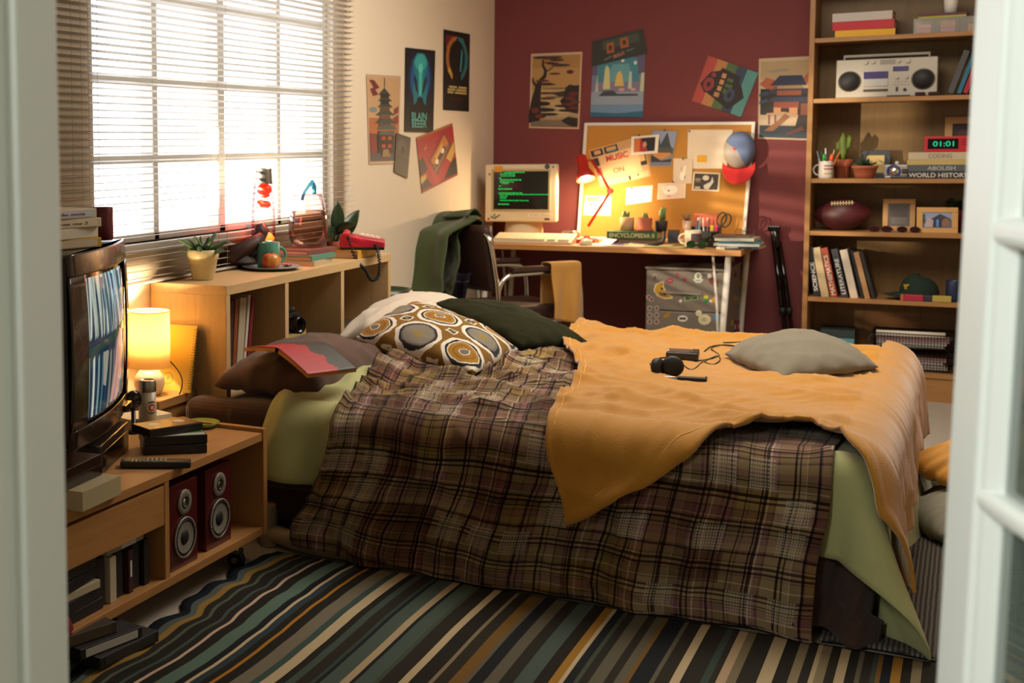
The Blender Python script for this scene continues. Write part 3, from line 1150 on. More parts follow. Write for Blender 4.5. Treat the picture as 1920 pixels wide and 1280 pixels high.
b = MB(); b.cyl((.05, 0, .085), (.05, 0, .1), .013); obj('dial', b, 'dark_grey', cm)
book('red book standing in the third cubby', .24, .17, .03, '#8f2b22', (-2.26, 5.02, .56), (Matrix.Rotation(PI / 2, 3, 'Z') @ Matrix.Rotation(R(6), 3, 'Y') @ Matrix.Rotation(-PI / 2, 3, 'Y')).to_euler()).location.z += .12
b = MB(); b.box((CX0 + .012, 4.96, .442), (-2.185, 5.3, .559)); tag(obj('storage_box', b, '#4a3b2c', bevel=.004), 'brown box in the third cubby under the red book', 'box')

# on top of the cubby shelf
ZC = CZ
p = Zp(381, 524, ZC)
def ag(b):
    spikes(b, (0, 0, .085), 15, .12, .020, 4, 1.25, bend_=.25)
pot_plant('potted_succulent', 'spiky green succulent in a cream tapered pot on the shelf end', p, [(.037, 0), (.041, .004), (.053, .075), (.056, .077), (.060, .108), (.056, .110), (.053, .09)], mat('cream_glaze', '#d8c795', .35), .092, .053, ag)

gl = thing('baseball_glove', 'dark brown leather baseball glove lying behind the succulent', 'baseball glove', Zp(425, 503, ZC) + Vector((-.06, .05, .0)), R(60))
gl.scale = (1.3, 1.3, 1.3)
mat('glove_leather', '#3a2018', .55, bump=.3, bscale=90, var=.2)
b = MB()
b.grid(26, 14, lambda u, v: Vector((.125 * math.cos(2 * PI * u) * (1.05 - .35 * v), .10 * math.sin(2 * PI * u) * (1.05 - .35 * v), .012 + .05 * v + .02 * math.cos(2 * PI * u) * v)), wrap=True)
b.lathe([(.0001, .004), (.11, .004), (.131, .014)], 26, sy=.8, cap=False)
obj('palm', b, 'glove_leather', gl, solid=.012)
for k in range(4):
    b = MB(); a = R(-50 + k * 30)
    b.tube([(.08 * math.cos(a) , .08 * math.sin(a), .03), (.12 * math.cos(a), .11 * math.sin(a), .07), (.14 * math.cos(a), .13 * math.sin(a), .11), (.13 * math.cos(a), .125 * math.sin(a), .135 - .006 * k)], [.022, .024, .022, .012], 10)
    obj('finger', b, 'glove_leather', gl)
b = MB(); b.tube([(-.06, -.07, .02), (-.02, -.12, .05), (.04, -.14, .08), (.07, -.13, .1)], [.026, .026, .022, .012], 10); obj('thumb', b, 'glove_leather', gl)
b = MB(); b.sphere((0, 0, 0), .0365)
bb_ = tag(obj('baseball', b, mat('ball_leather', '#d2c6ae', .5), loc=gl.location + Vector((.075, -.06, .07))), 'white baseball resting in the brown glove', 'ball')
for sg in (1, -1):
    b = MB(); b.tube([Vector((.030 * sg + .004 * sg * math.cos(2 * a), .033 * math.sin(a) * .95, .033 * math.cos(a) * .95)).normalized() * .0368 for a in np.linspace(0, 2 * PI, 24)[:-1]], .0008, 5, closed=True)
    obj('stitching', b, '#a02a22', bb_)

# plate, apple and mug
pz = Zp(509, 505, ZC)
pl = thing('plate', 'round grey-blue plate holding the apple and the teal mug', 'plate', pz)
b = MB(); b.lathe([(.07, 0), (.076, .002), (.112, .012), (.116, .014), (.112, .0155), (.076, .0055), (.0001, .005)], 40); obj('dish', b, mat('plate_glaze', '#8f969a', .3), pl)
ap = thing('apple', 'red and yellow apple on the plate in front of the teal mug', 'apple', pz + Vector((.035, -.07, .006)))
t = NT('apple_skin'); f = t.noise(t.coord('Object', (30, 30, 8)), 1.2, 3)
t.base(t.ramp(f, [(.35, '#b8321c'), (.5, '#c4562a'), (.66, '#cf9a45')], 'LINEAR'), .3)
b = MB(); b.lathe([(.0001, .004), (.014, .001), (.028, .008), (.0365, .026), (.036, .044), (.027, .059), (.014, .063), (.004, .057), (.0001, .054)], 28); obj('flesh', b, 'apple_skin', ap)
b = MB(); b.tube([(0, 0, .054), (.002, 0, .064), (.006, 0, .072)], [.0015, .0015, .002], 6); obj('stem', b, '#4a3420', ap)


def mug(label, loc, r, h, m, rz=0, handle=True, name='mug', group=None):
    t_ = thing(name, label, 'mug', loc, rz, group)
    b = MB(); b.lathe([(r * .92, 0), (r, .005), (r, h), (r * .985, h + .001), (r * .92, h - .001), (r * .9, .01), (.0001, .008)], 32); obj('body', b, m, t_)
    if handle:
        b = MB(); b.tube([(r * .97 + .9 * r * math.sin(a) * .85, 0, h * .5 + h * .30 * math.cos(a)) for a in np.linspace(0, PI, 12)], r * .13, 10); obj('handle', b, m, t_)
    return t_


mat('teal_glaze', '#4f8f7c', .3)
mug('square-sided teal mug on the plate behind the apple', pz + Vector((-.01, -.005, .006)), .043, .100, 'teal_glaze', R(55))
pk = thing('candy_wrapper', 'crumpled pink and silver wrapper on the plate edge', 'wrapper', pz + Vector((.03, .075, .009)))
b = MB()
b.grid(8, 8, lambda u, v: Vector(((u - .5) * .035, (v - .5) * .03, .006 + .010 * n3(u * 5, v * 5, 3))))
obj('foil', b, mat('pink_foil', '#c77a76', .35, .3), pk, solid=.002)

# lava lamp
LVS = (Xp(494, 315, -2.375).z - ZC) / .415
lv = thing('lava_lamp', 'tall lava lamp with red wax blobs in front of the window', 'lava lamp', Vector((-2.388, Xp(494, 460, -2.388).y, ZC)))
lv.scale = (1.28, 1.28, LVS)
b = MB(); b.lathe([(.036, 0), (.040, .003), (.036, .03), (.034, .10), (.036, .112), (.034, .113)], 32); obj('base', b, 'steel', lv)
b = MB()
for k in range(10):
    a = 2 * PI * k / 10
    b.sphere((.0355 * math.cos(a), .0355 * math.sin(a), .075), .0042, seg=8, rg=5)
obj('base_light', b, mat('base_glow', '#fff2d0', .4, emit='#ffe8b0', estr=6), lv)
t = NT('lamp_glass')
for n_ in list(t.t.nodes):
    if n_.type == 'BSDF_PRINCIPLED':
        t.t.nodes.remove(n_)
tr = t.n('BsdfTransparent'); tr.inputs[0].default_value = (1, .93, .92, 1)
g_ = t.n('BsdfGlossy'); g_.inputs['Roughness'].default_value = .03
fr = t.n('Fresnel'); fr.inputs[0].default_value = 1.16
mx = t.n('MixShader'); t.l(t.math('MULTIPLY', fr.outputs[0], .45), mx.inputs[0]); t.l(tr.outputs[0], mx.inputs[1]); t.l(g_.outputs[0], mx.inputs[2]); t.l(mx.outputs[0], t.t.nodes['Material Output'].inputs[0])
t = NT('lava_glass')
for n_ in list(t.t.nodes):
    if n_.type == 'BSDF_PRINCIPLED':
        t.t.nodes.remove(n_)
lw = t.n('LayerWeight'); lw.inputs[0].default_value = .35
tr = t.n('BsdfTransparent'); t.l(t.mix(lw.outputs[1], (1, .97, .96, 1), (.55, .34, .34, 1)), tr.inputs[0])
g_ = t.n('BsdfGlossy'); g_.inputs['Roughness'].default_value = .03
fr = t.n('Fresnel'); fr.inputs[0].default_value = 1.3
mx = t.n('MixShader'); t.l(t.math('MULTIPLY', fr.outputs[0], .7), mx.inputs[0]); t.l(tr.outputs[0], mx.inputs[1]); t.l(g_.outputs[0], mx.inputs[2]); t.l(mx.outputs[0], t.t.nodes['Material Output'].inputs[0])
b = MB(); b.lathe([(.034, .113), (.038, .16), (.036, .25), (.030, .34), (.028, .352)], 32, cap=False); obj('glass_tube', b, 'lava_glass', lv)
b = MB(); b.lathe([(.030, .348), (.0305, .354), (.027, .41), (.0265, .414), (.0001, .415)], 32); obj('cap', b, 'steel', lv)
mat('wax', '#ff3a20', .4, emit='#ff2a12', estr=1.1)
mat('wax_hot', '#ff7a30', .4, emit='#ff6a18', estr=3.5)
b = MB(); b.lathe([(.0001, .114), (.033, .114), (.034, .122), (.026, .138), (.012, .148), (.0001, .15)], 24); obj('wax_pool', b, 'wax_hot', lv)
for c, r_ in (((.004, 0, .325), (.024, .024, .026)), ((.008, -.004, .302), (.016, .016, .012)), ((.006, 0, .262), (.019, .019, .017)), ((-.012, .004, .272), (.012, .012, .010))):
    b = MB(); b.sphere(c, r_); obj('wax_blob', b, 'wax', lv)
q = lamp('POINT', 'lava_lamp_bulb', Vector(lv.location) + Vector((0, 0, .20)), 1.6, (1, .16, .14), .03)

# stack of books with the glass jug
sb = Vector((-2.27, Xp(592, 480, -2.27).y - .04, ZC))
book('cream paperback at the bottom under the glass jug', .24, .17, .020, '#b9a98a', sb + Vector((.055, -.005, 0)), R(97), soft=True)
book('teal green book in the middle under the glass jug', .25, .18, .022, '#5b8a76', sb + Vector((.055, 0, .020)), R(92))
book('brown book on top directly under the glass jug', .24, .18, .020, '#7a4a42', sb + Vector((.045, .01, .042)), R(86), pages='#c9b69a')
jg = thing('glass_jug', 'rounded clear glass jug of water with a blue handle on the books', 'jug', Vector((-2.315, Xp(578, 440, -2.315).y, ZC + .0625)))
jg.scale = (1.25, 1.25, 1.2)
b = MB(); b.lathe([(.05, 0), (.058, .006), (.066, .04), (.066, .07), (.060, .12), (.050, .165), (.047, .18), (.0455, .18), (.0585, .12), (.0642, .07), (.064, .04), (.055, .01), (.0001, .008)], 40, cap=False); obj('bowl', b, 'lamp_glass', jg)
t = NT('water')
for n_ in list(t.t.nodes):
    if n_.type == 'BSDF_PRINCIPLED':
        t.t.nodes.remove(n_)
tr = t.n('BsdfTransparent'); tr.inputs[0].default_value = lin('#e6d2c2')
g_ = t.n('BsdfGlossy'); g_.inputs['Roughness'].default_value = .04
fr = t.n('Fresnel'); fr.inputs[0].default_value = 1.33
mx = t.n('MixShader'); t.l(t.math('MULTIPLY', fr.outputs[0], .8), mx.inputs[0]); t.l(tr.outputs[0], mx.inputs[1]); t.l(g_.outputs[0], mx.inputs[2]); t.l(mx.outputs[0], t.t.nodes['Material Output'].inputs[0])
b = MB(); b.lathe([(.0001, .009), (.054, .011), (.063, .04), (.0632, .07), (.0578, .118), (.056, .125), (.0001, .125)], 40); obj('water', b, 'water', jg)
mat('blue_plastic', '#3fa0c8', .25)
b = MB(); b.tube([(.0, -.046, .165), (.0, -.028, .19), (.0, .0, .207), (.0, .03, .222), (.0, .045, .205), (0, .049, .18)], [.006, .005, .005, .008, .009, .006], 10); obj('handle', b, 'blue_plastic', jg)
b = MB(); b.tube([(.047 * math.cos(a), .047 * math.sin(a), .179) for a in np.linspace(0, 2 * PI, 33)[:-1]], .003, 6, closed=True); obj('rim', b, 'lamp_glass', jg)

# red telephone on yellow books
tb = Zp(682, 478, ZC) + Vector((-.03, -.075, 0))
book('thick yellow book under the red telephone', .20, .15, .036, '#c8922c', tb + Vector((.09, -.03, 0)), R(90))
ph = thing('telephone', 'red push-button telephone on the yellow book', 'telephone', tb + Vector((.055, -.01, .044)), R(22))
b = MB(); b.prism([(-.09, 0), (.10, 0), (.10, .028), (-.03, .050), (-.09, .052)], .19, M=Matrix.Translation((0, .095, 0)) @ Matrix.Rotation(R(90), 4, 'X'))
obj('body', b, mat('phone_red', '#b31f38', .35), ph, bevel=.008, seg=3)
b = MB(); b.box((-.088, -.092, -.008), (.098, .092, .004)); obj('base', b, 'black_plastic', ph, bevel=.003)
b = MB()
tilt_ = Matrix.Translation((.035, .02, .0405)) @ Matrix.Rotation(R(9.6), 4, 'Y')
b.box((-.045, -.05, 0), (.045, .05, .003), M=tilt_)
obj('keypad', b, mat('keypad_pink', '#d8a8a0', .5), ph)
b = MB()
for i in range(4):
    for j in range(3):
        b.cbox((-.032 + i * .021, -.03 + j * .03, .005), (.014, .020, .006), M=tilt_)
obj('keys', b, mat('key_cream', '#d9b9b0', .5), ph, bevel=.0015)
b = MB(); b.tube([(-.064, -.10, .050), (-.064, -.06, .060), (-.064, .06, .060), (-.064, .10, .050)], [.017, .012, .012, .017], 12); obj('handset', b, 'phone_red', ph)
b = MB(); p0 = Vector((.03, -.096, .01)); pts = []
ctrl = [Vector((.06, -.097, .015)), Vector((.075, -.12, -.03)), Vector((.075, -.135, -.11)), Vector((.045, -.14, -.13)), Vector((.02, -.13, -.09)), Vector((-.02, -.125, -.045)), Vector((-.055, -.108, .05))]
def catmull(c, n=10):
    o_ = []
    c = [c[0]] + list(c) + [c[-1]]
    for i in range(1, len(c) - 2):
        for k in range(n):
            t_ = k / n
            o_.append(.5 * ((2 * c[i]) + (-c[i - 1] + c[i + 1]) * t_ + (2 * c[i - 1] - 5 * c[i] + 4 * c[i + 1] - c[i + 2]) * t_ ** 2 + (-c[i - 1] + 3 * c[i] - 3 * c[i + 1] + c[i + 2]) * t_ ** 3))
    o_.append(c[-2])
    return o_
path = catmull(ctrl, 40)
coil = []
for i, p in enumerate(path):
    a = i * 1.15
    d_ = (path[min(i + 1, len(path) - 1)] - path[max(i - 1, 0)]).normalized()
    s1 = d_.cross(Vector((1, .3, .2))).normalized(); s2 = d_.cross(s1)
    coil.append(p + (s1 * math.cos(a) + s2 * math.sin(a)) * .0065)
b.tube(coil, .0028, 5); obj('coiled_cord', b, 'soft_black', ph)

rp = thing('rubber_plant', 'rubber plant with large dark leaves behind the red telephone', 'plant', Vector((-2.405, 5.39, ZC)))
b = MB(); b.lathe([(.03, 0), (.045, .05), (.043, .052), (.04, .04)], 20); obj('pot', b, 'terracotta', rp)
b = MB(); b.tube([(0, 0, .03), (.005, .01, .08), (.0, .02, .14)], .005, 8); obj('stem', b, 'leaf_dark', rp)
for bs, d_, l_, w_, bd in (((0, .0, .08), (.05, -.02, 1), .15, .085, .0), ((0, .02, .06), (.25, .9, .7), .19, .075, -.05), ((0, .01, .05), (.5, .6, -.25), .13, .08, .2), ((0, -.01, .07), (.1, -1, .45), .15, .075, .35), ((0, 0, .09), (.6, .1, .5), .12, .07, .3)):
    b = MB(); leaf(b, bs, d_, l_, w_, bd, up=Vector((1, -.4, .2)), n=8); obj('leaf', b, 'leaf_dark', rp, solid=.0015)

# white planter between shelf and wall corner
wp = thing('planter', 'white planter on the floor behind the shelf, mostly hidden by the jacket', 'planter', (-2.30, 5.68, 0))
b = MB(); b.lathe([(.09, 0), (.11, .02), (.125, .62), (.12, .62), (.112, .58)], 30); obj('pot', b, 'white_plastic', wp)
b = MB(); b.lathe([(.135, .60), (.137, .655), (.12, .656), (.118, .64), (.0001, .64)], 30); obj('liner', b, 'leaf_dark', wp)

# ================================================================== TV cabinet
TX, TYN, TYF, TZ0, TZ = -1.872, 2.05, 3.66, .088, .418
tc = thing('tv_cabinet', 'oak television cabinet on castors with a drawer and open shelves', 'cabinet', (0, 0, 0))
BX = -2.315
yd = 3.045
b = MB(); b.box((BX, TYN, TZ - .026), (TX - .004, TYF - .026, TZ)); obj('top', b, 'oak', tc, bevel=.0015)
b = MB(); b.box((BX, TYN, TZ0), (TX - .004, TYF - .026, TZ0 + .026)); obj('bottom', b, 'oak', tc, bevel=.0015)
b = MB(); b.box((BX, TYF - .026, TZ0), (TX, TYF, TZ + .012)); obj('end_panel', b, 'oak_z', tc, bevel=.0015)
b = MB(); b.box((BX, TYN - .026, TZ0), (TX, TYN, TZ + .012)); obj('end_panel', b, 'oak_z', tc, bevel=.0015)
b = MB(); b.box((BX + .005, yd, TZ0 + .026), (TX - .006, yd + .024, TZ - .026)); obj('divider', b, 'oak_z', tc, bevel=.001)
b = MB(); b.box((BX, TYN, TZ0 + .026), (BX + .006, TYF - .026, TZ - .026)); obj('back', b, mat('hardboard', '#4a3018', .8), tc)
b = MB(); b.box((TX - .024, TYN + .004, .272), (TX - .006, yd - .004, TZ - .036)); b.box((BX + .02, TYN + .02, .278), (TX - .024, yd - .02, .284)); obj('drawer', b, 'oak', tc, bevel=.001)
for x, y in ((TX - .05, TYF - .12), (BX + .06, TYF - .12), (TX - .05, TYN + .1), (BX + .06, TYN + .1)):
    b = MB(); b.cyl((x, y - .011, .028), (x, y + .011, .028), .028, seg=24); b.cyl((x, y - .016, .028), (x, y - .010, .028), .012); c_ = obj('caster', b, 'black_plastic', tc, bevel=.003)
    b = MB(); b.box((x - .017, y - .017, .05), (x + .017, y + .017, .062)); b.cyl((x, y, .06), (x, y, TZ0 + .002), .011); b.cyl((x, y - .0175, .028), (x, y - .016, .028), .010); obj('bracket', b, 'chrome', c_, bevel=.002)

# two bookshelf speakers
mat('speaker_red', '#4d1518', .3, coat=.3)
mat('tweeter_grey', '#8b867c', .45, .3)
mat('cone_silver', '#b9b4aa', .35, .6)
t = NT('rubber'); t.base('#141312', .6)


def speaker(label, y, x):
    s_ = thing('loudspeaker', label, 'loudspeaker', (x, y, TZ0 + .0262), (0, 0, 0), 'loudspeakers in the television cabinet')
    b = MB(); b.box((-.2, -.078, 0), (0, .078, .248)); obj('cabinet', b, 'speaker_red', s_, bevel=.003)
    Q = Matrix.Rotation(R(90), 4, 'Y')
    def front(prof, m_, n_, z, par, yy=0):
        b = MB(); b.lathe(prof, 36, M=Q); return obj(n_, b, m_, par, loc=(.0005, yy, z))
    b = MB(); b.lathe([(.058, 0), (.0605, .003), (.060, .006), (.054, .006), (.054, .001)], 36, M=Q, cap=False); w = obj('woofer', b, 'tweeter_grey', s_, loc=(.0005, 0, .085))
    b = MB(); b.lathe([(.054, .003), (.050, .0075), (.045, .004)], 36, M=Q, cap=False); obj('surround', b, 'rubber', w)
    b = MB(); b.lathe([(.0455, .0045), (.022, .0012), (.020, .0012)], 36, M=Q, cap=False); obj('cone', b, 'cone_silver', w)
    b = MB(); b.lathe([(.0225, .0012), (.019, .0045), (.010, .0068), (.0001, .0075)], 28, M=Q, cap=False); obj('dust_cap', b, 'rubber', w)
    for k in range(6):
        a = 2 * PI * k / 6 + .3
        b = MB(); b.cyl((.005, .0565 * math.cos(a), .0565 * math.sin(a)), (.0068, .0565 * math.cos(a), .0565 * math.sin(a)), .0028, seg=8); obj('screw', b, 'chrome', w)
    tw_ = front([(.036, 0), (.037, .003), (.036, .005), (.016, .005), (.014, .0015), (.0001, .0015)], 'tweeter_grey', 'tweeter', .189, s_)
    b = MB(); b.lathe([(.0135, .0018), (.009, .005), (.0001, .007)], 24, M=Q, cap=False); obj('dome', b, 'chrome', tw_)
    b = MB(); b.lathe([(.014, .0052), (.0145, .0065), (.0185, .0065), (.019, .005)], 24, M=Q, cap=False); obj('ring', b, 'rubber', tw_)
    return s_


speaker('dark red loudspeaker beside the cabinet divider', 3.175, TX - .022)
speaker('dark red loudspeaker nearer the bed end of the cabinet', 3.395, TX - .030)

# ------------------------------------------------------------------ television
FD = Vector((-.342, .94, 0)).normalized()              # along the screen, away from the camera
FN = Vector((FD.y, -FD.x, 0))                          # out of the screen
TC = Zp(184, 893, TZ) + FN * -.02
TC = Vector((-2.107, 3.065, TZ))
TVM = Matrix(((FD.x, -FN.x, 0), (FD.y, -FN.y, 0), (0, 0, 1)))
tv = thing('television', 'boxy black tube television showing a picture, on the oak cabinet', 'television', TC, TVM.to_euler())
W2 = .325
mat('tv_black', '#1c1713', .32, coat=.2)
mat('tv_bezel', '#2a1d15', .22, coat=.3)


def tvx(u, v):                                         # bulging front
    return -.030 * (1 - (2 * u - 1) ** 2) - .012 * (1 - (2 * v - 1) ** 2)


b = MB(); b.prism([(-.17, -.045), (.17, -.045), (.17, .03), (.16, .26), (-.16, .26), (-.17, .03)], .085); obj('pedestal', b, 'tv_black', tv, bevel=.004)
b = MB(); b.box((-.15, -.047, .02), (.15, -.044, .062)); obj('slot', b, 'black_gloss', tv, bevel=.002)
zb_, zt_ = .10, .625
b = MB()
# body: front frame tapering to the tube housing at the back
secs = [(0.0, W2, zb_, zt_), (.05, W2, zb_, zt_), (.12, W2 - .01, zb_ + .01, zt_ - .01), (.22, W2 - .07, zb_ + .04, zt_ - .05), (.31, W2 - .15, zb_ + .07, zt_ - .14)]
rows = []
for yy, w_, z0, z1 in secs:
    rr = .03
    ring = []
    for (cx_, cz_, a0) in ((w_ - rr, z1 - rr, 0), (-w_ + rr, z1 - rr, 90), (-w_ + rr, z0 + rr, 180), (w_ - rr, z0 + rr, 270)):
        for k in range(5):
            a = R(a0 + 22.5 * k)
            ring.append(b.bm.verts.new((cx_ + rr * math.cos(a), yy, cz_ + rr * math.sin(a))))
    rows.append(ring)
for A, B in zip(rows, rows[1:]):
    for k in range(len(A)):
        b.face([A[k], A[(k + 1) % len(A)], B[(k + 1) % len(A)], B[k]], smooth=True)
b.face(rows[-1])
obj('housing', b, 'tv_black', tv)
sx0, sx1, sz0, sz1 = -.222, .245, .155, .565            # picture tube
b = MB()
def bez(u0, u1, v0, v1, n=14):
    b.grid(n, n, lambda u, v: Vector(((2 * (u0 + (u1 - u0) * u) - 1) * W2, tvx(u0 + (u1 - u0) * u, v0 + (v1 - v0) * v), zb_ + (zt_ - zb_) * (v0 + (v1 - v0) * v))))
ua, ub = (sx0 / W2 + 1) / 2, (sx1 / W2 + 1) / 2
va, vb = (sz0 - zb_) / (zt_ - zb_), (sz1 - zb_) / (zt_ - zb_)
bez(0, 1, 0, va); bez(0, 1, vb, 1); bez(0, ua, va, vb); bez(ub, 1, va, vb)
obj('bezel', b, 'tv_bezel', tv, solid=.006)
b = MB()
t = NT('screen_glass'); t.base('#0a0a0c', .06, spec=.8)
b.grid(20, 20, lambda u, v: Vector((sx0 + (sx1 - sx0) * u, tvx(ua + (ub - ua) * u, va + (vb - va) * v) + .008 - .010 * (1 - (2 * u - 1) ** 2) * (1 - (2 * v - 1) ** 2), sz0 + (sz1 - sz0) * v)))
scr = obj('screen', b, 'screen_glass', tv)
# picture: pale drapes and a reaching hand on deep blue
mats = []
b = MB()


def pic(c, pts, k):
    if c not in mats:
        mats.append(c)
        h_ = '#%02x%02x%02x' % c
        if 'pic%02x%02x%02x' % c not in MATS:
            mat('pic%02x%02x%02x' % c, '#050505', .1, emit=h_, estr=.9)
    def at(u, v):
        U_ = sx0 + .012 + (sx1 - sx0 - .06) * u; V_ = sz0 + .012 + (sz1 - sz0 - .024) * v
        uu, vv = (U_ - sx0) / (sx1 - sx0), (V_ - sz0) / (sz1 - sz0)
        return Vector((U_, tvx(ua + (ub - ua) * uu, va + (vb - va) * vv) + .008 - .010 * (1 - (2 * uu - 1) ** 2) * (1 - (2 * vv - 1) ** 2) - .0006 - .0003 * k, V_))
    m_ = mats.index(c)
    # strips so that the picture follows the curved tube
    ys = sorted({p[1] for p in pts})
    n = 16
    y0, y1 = ys[0], ys[-1]
    def xs(y):
        L_ = []
        for (xa_, ya_), (xb_, yb_) in zip(pts, pts[1:] + pts[:1]):
            if ya_ != yb_ and min(ya_, yb_) - 1e-9 <= y <= max(ya_, yb_) + 1e-9:
                L_.append(xa_ + (xb_ - xa_) * (y - ya_) / (yb_ - ya_))
        return (min(L_), max(L_)) if L_ else (0, 0)
    V0 = []
    for i in range(n + 1):
        y = y0 + (y1 - y0) * (i / n * .9998 + .0001)
        a_, b2 = xs(y)
        V0.append([b.bm.verts.new(at(a_ + (b2 - a_) * j / 6, y)) for j in range(7)])
    for i in range(n):
        for j in range(6):
            b.face([V0[i][j], V0[i][j + 1], V0[i + 1][j + 1], V0[i + 1][j]], m_, smooth=True)


pic((28, 48, 64), rect(0, 0, 1, 1), 0)
pr = random.Random(4)
pal_ = [(70, 108, 118), (120, 146, 146), (168, 178, 168), (96, 130, 140), (190, 196, 184), (58, 92, 108), (140, 158, 150)]
for k in range(30):
    x = k / 30 + pr.uniform(-.01, .01); w_ = pr.uniform(.02, .05); sl = pr.uniform(-.05, .05)
    pic(pr.choice(pal_), [(x, 1), (min(1, x + w_), 1), (min(1, max(0, x + w_ * .6 + sl)), .56), (min(1, max(0, x + sl)), .55)], 1 + k % 3)
for x, w_ in ((.30, .05), (.56, .06), (.78, .07), (.9, .06)):
    pic((30, 74, 104), [(x, .98), (x + w_, .98), (x + w_ * .4, .60)], 5)
for x, c in ((.62, (170, 205, 222)), (.84, (196, 206, 216)), (.5, (150, 190, 206))):
    pic(c, [(x, 1), (x + .05, 1), (x + .10, .62), (x + .085, .6)], 6)
pic((26, 62, 58), [(0, .44), (1, .54), (1, .60), (0, .50)], 7)
for k in range(12):
    x = k * .085; w_ = pr.uniform(.02, .045)
    pic(pr.choice(pal_ if k < 4 else [(60, 72, 84), (96, 98, 96), (44, 60, 80), (130, 126, 112)]), [(x, 0), (min(1, x + w_), 0), (min(1, x + w_ * .9), .44), (x, .42)], 1 + k % 3)
pic((150, 146, 130), [(.28, .20), (.34, .18), (.38, .44), (.27, .44)], 5)
pic((196, 150, 134), [(.50, .02), (.58, .02), (.66, .26), (.70, .02), (.80, .05), (.78, .5), (.66, .54), (.58, .42)], 6)
pic((168, 118, 106), [(.56, .02), (.60, .02), (.66, .28), (.63, .30)], 7)
pic((150, 108, 98), [(.72, .02), (.74, .02), (.73, .3), (.715, .3)], 8)
pic((214, 172, 156), [(.66, .42), (.80, .40), (.82, .52), (.70, .56)], 8)
pic((140, 96, 92), [(.92, .40), (1, .40), (1, .52), (.90, .50)], 8)
obj('picture', b, ['pic%02x%02x%02x' % c for c in mats], scr)
b = MB(); b.box((.2, -.03, .105), (.29, -.012, .125)); obj('control_flap', b, 'black_gloss', tv, bevel=.003)

TVT = TC.z + .626


def vhs_case(label, loc, rot, body, lbl=None, lbltxt=None, size=(.20, .12, .03), group=None, name='video_case', cat='video case'):
    t_ = thing(name, label, cat, loc, rot, group)
    L, W, T = size
    b = MB(); b.box((-L / 2, 0, 0), (L / 2, W, T)); obj('sleeve', b, body, t_, bevel=.002)
    if lbl:
        b = MB(); b.box((-L * .42, -.0008, T * .14), (L * .42, .0002, T * .86)); lo = obj('spine_label', b, lbl, t_)
        if lbltxt:
            text(lbltxt[0], L * .5, T * .3, lbltxt[1], lo, (0, -.0012, T / 2), FRONT)
    return t_


base = Vector((TC.x, TC.y, TVT)) - FN * .035 - FD * .115
q = vhs_case('yellow video case at the bottom of the pile on the television', base, R(78), '#b8911c', '#c9b8a0', None, (.21, .15, .027))
vhs_case('white video case with a round sticker second from the bottom on the television', base + Vector((0, .004, .0275)), R(84), '#cfc6b2', None, None, (.20, .15, .029))
vhs_case('cream video case second from the top on the television', base + Vector((0, .0, .057)), R(76), '#c9b794', '#d8ccb0', ('see me 2', '#7a5a30'), (.205, .15, .026))
vhs_case('cream and black video case on top of the pile on the television', base + Vector((.0, -.005, .0835)), R(80), '#c4b79c', '#b9c4cc', ('the movie', '#a03a30'), (.19, .15, .026))
mug('dark red mug standing beside the cases on the television', Vector((TC.x, TC.y, TVT)) + FD * .245 - FN * .05, .038, .098, mat('maroon_glaze', '#5e1620', .3), R(140))

# VHS tapes on the cabinet
mat('tape_black', '#15110e', .4)
mat('tape_brown', '#3a2318', .35)


def vhs_tape(label, loc, rot, m_='tape_brown', group=None):
    t_ = thing('video_cassette', label, 'video cassette', loc, rot, group)
    b = MB(); b.box((-.0935, -.0515, 0), (.0935, .0515, .025)); obj('shell', b, m_, t_, bevel=.002)
    for x in (-.044, .044):
        b = MB(); b.lathe([(.019, 0), (.019, .0006)], 24, c=(x, .004, .0249)); rl = obj('window', b, mat('reel_white', '#b9afa0', .5) if 'reel_white' not in MATS else 'reel_white', t_)
    b = MB(); b.box((-.094, -.052, .003), (.094, -.046, .022)); obj('flap', b, 'tape_black', t_, bevel=.001)
    return t_


pt_ = Zp(345, 845, TZ)
vhs_case('black video case at the bottom of the pile beside the remote', pt_ + Vector((-.0, -.05, 0)), R(38), 'tape_black', None, None, (.19, .11, .027))
vhs_case('black video case with a white lid second in the pile by the remote', pt_ + Vector((.0, -.045, .0275)), R(42), 'tape_black', None, None, (.19, .105, .026))
b = MB(); b.box((-.09, .002, 0), (.09, .10, .0012)); o_ = obj('insert_card', b, '#b5b3a2', bpy.data.objects['video_case.005'], loc=(0, 0, .026))
b = MB(); b.box((.03, .03, 0), (.088, .098, .0014)); obj('insert_print', b, '#2f7d3c', bpy.data.objects['video_case.005'], loc=(0, 0, .0262))
vhs_tape('brown video cassette lying on top of the black cases by the remote', pt_ + Vector((-.055, -.005, .0555)), R(64))

# remote control
rc = thing('remote_control', 'long black remote control at the cabinet edge', 'remote control', Zp(292, 875, TZ), R(28))
b = MB(); b.prism([(-.10, -.02), (-.095, -.024), (.08, -.024), (.10, -.018), (.10, .018), (.08, .024), (-.095, .024), (-.10, .02)], .02); obj('body', b, 'black_plastic', rc, bevel=.005, seg=3)
for j in range(3):
    for i in range(10):
        b = MB(); b.cyl((-.085 + i * .0125, -.013 + j * .013, .0195), (-.085 + i * .0125, -.013 + j * .013, .0225), .0036 if (i + j) % 4 else .0045, seg=8)
        o_ = obj('button', b, ('#6e8a3a' if i == 4 else '#a39a80' if i > 4 else '#8a7a58'), rc)

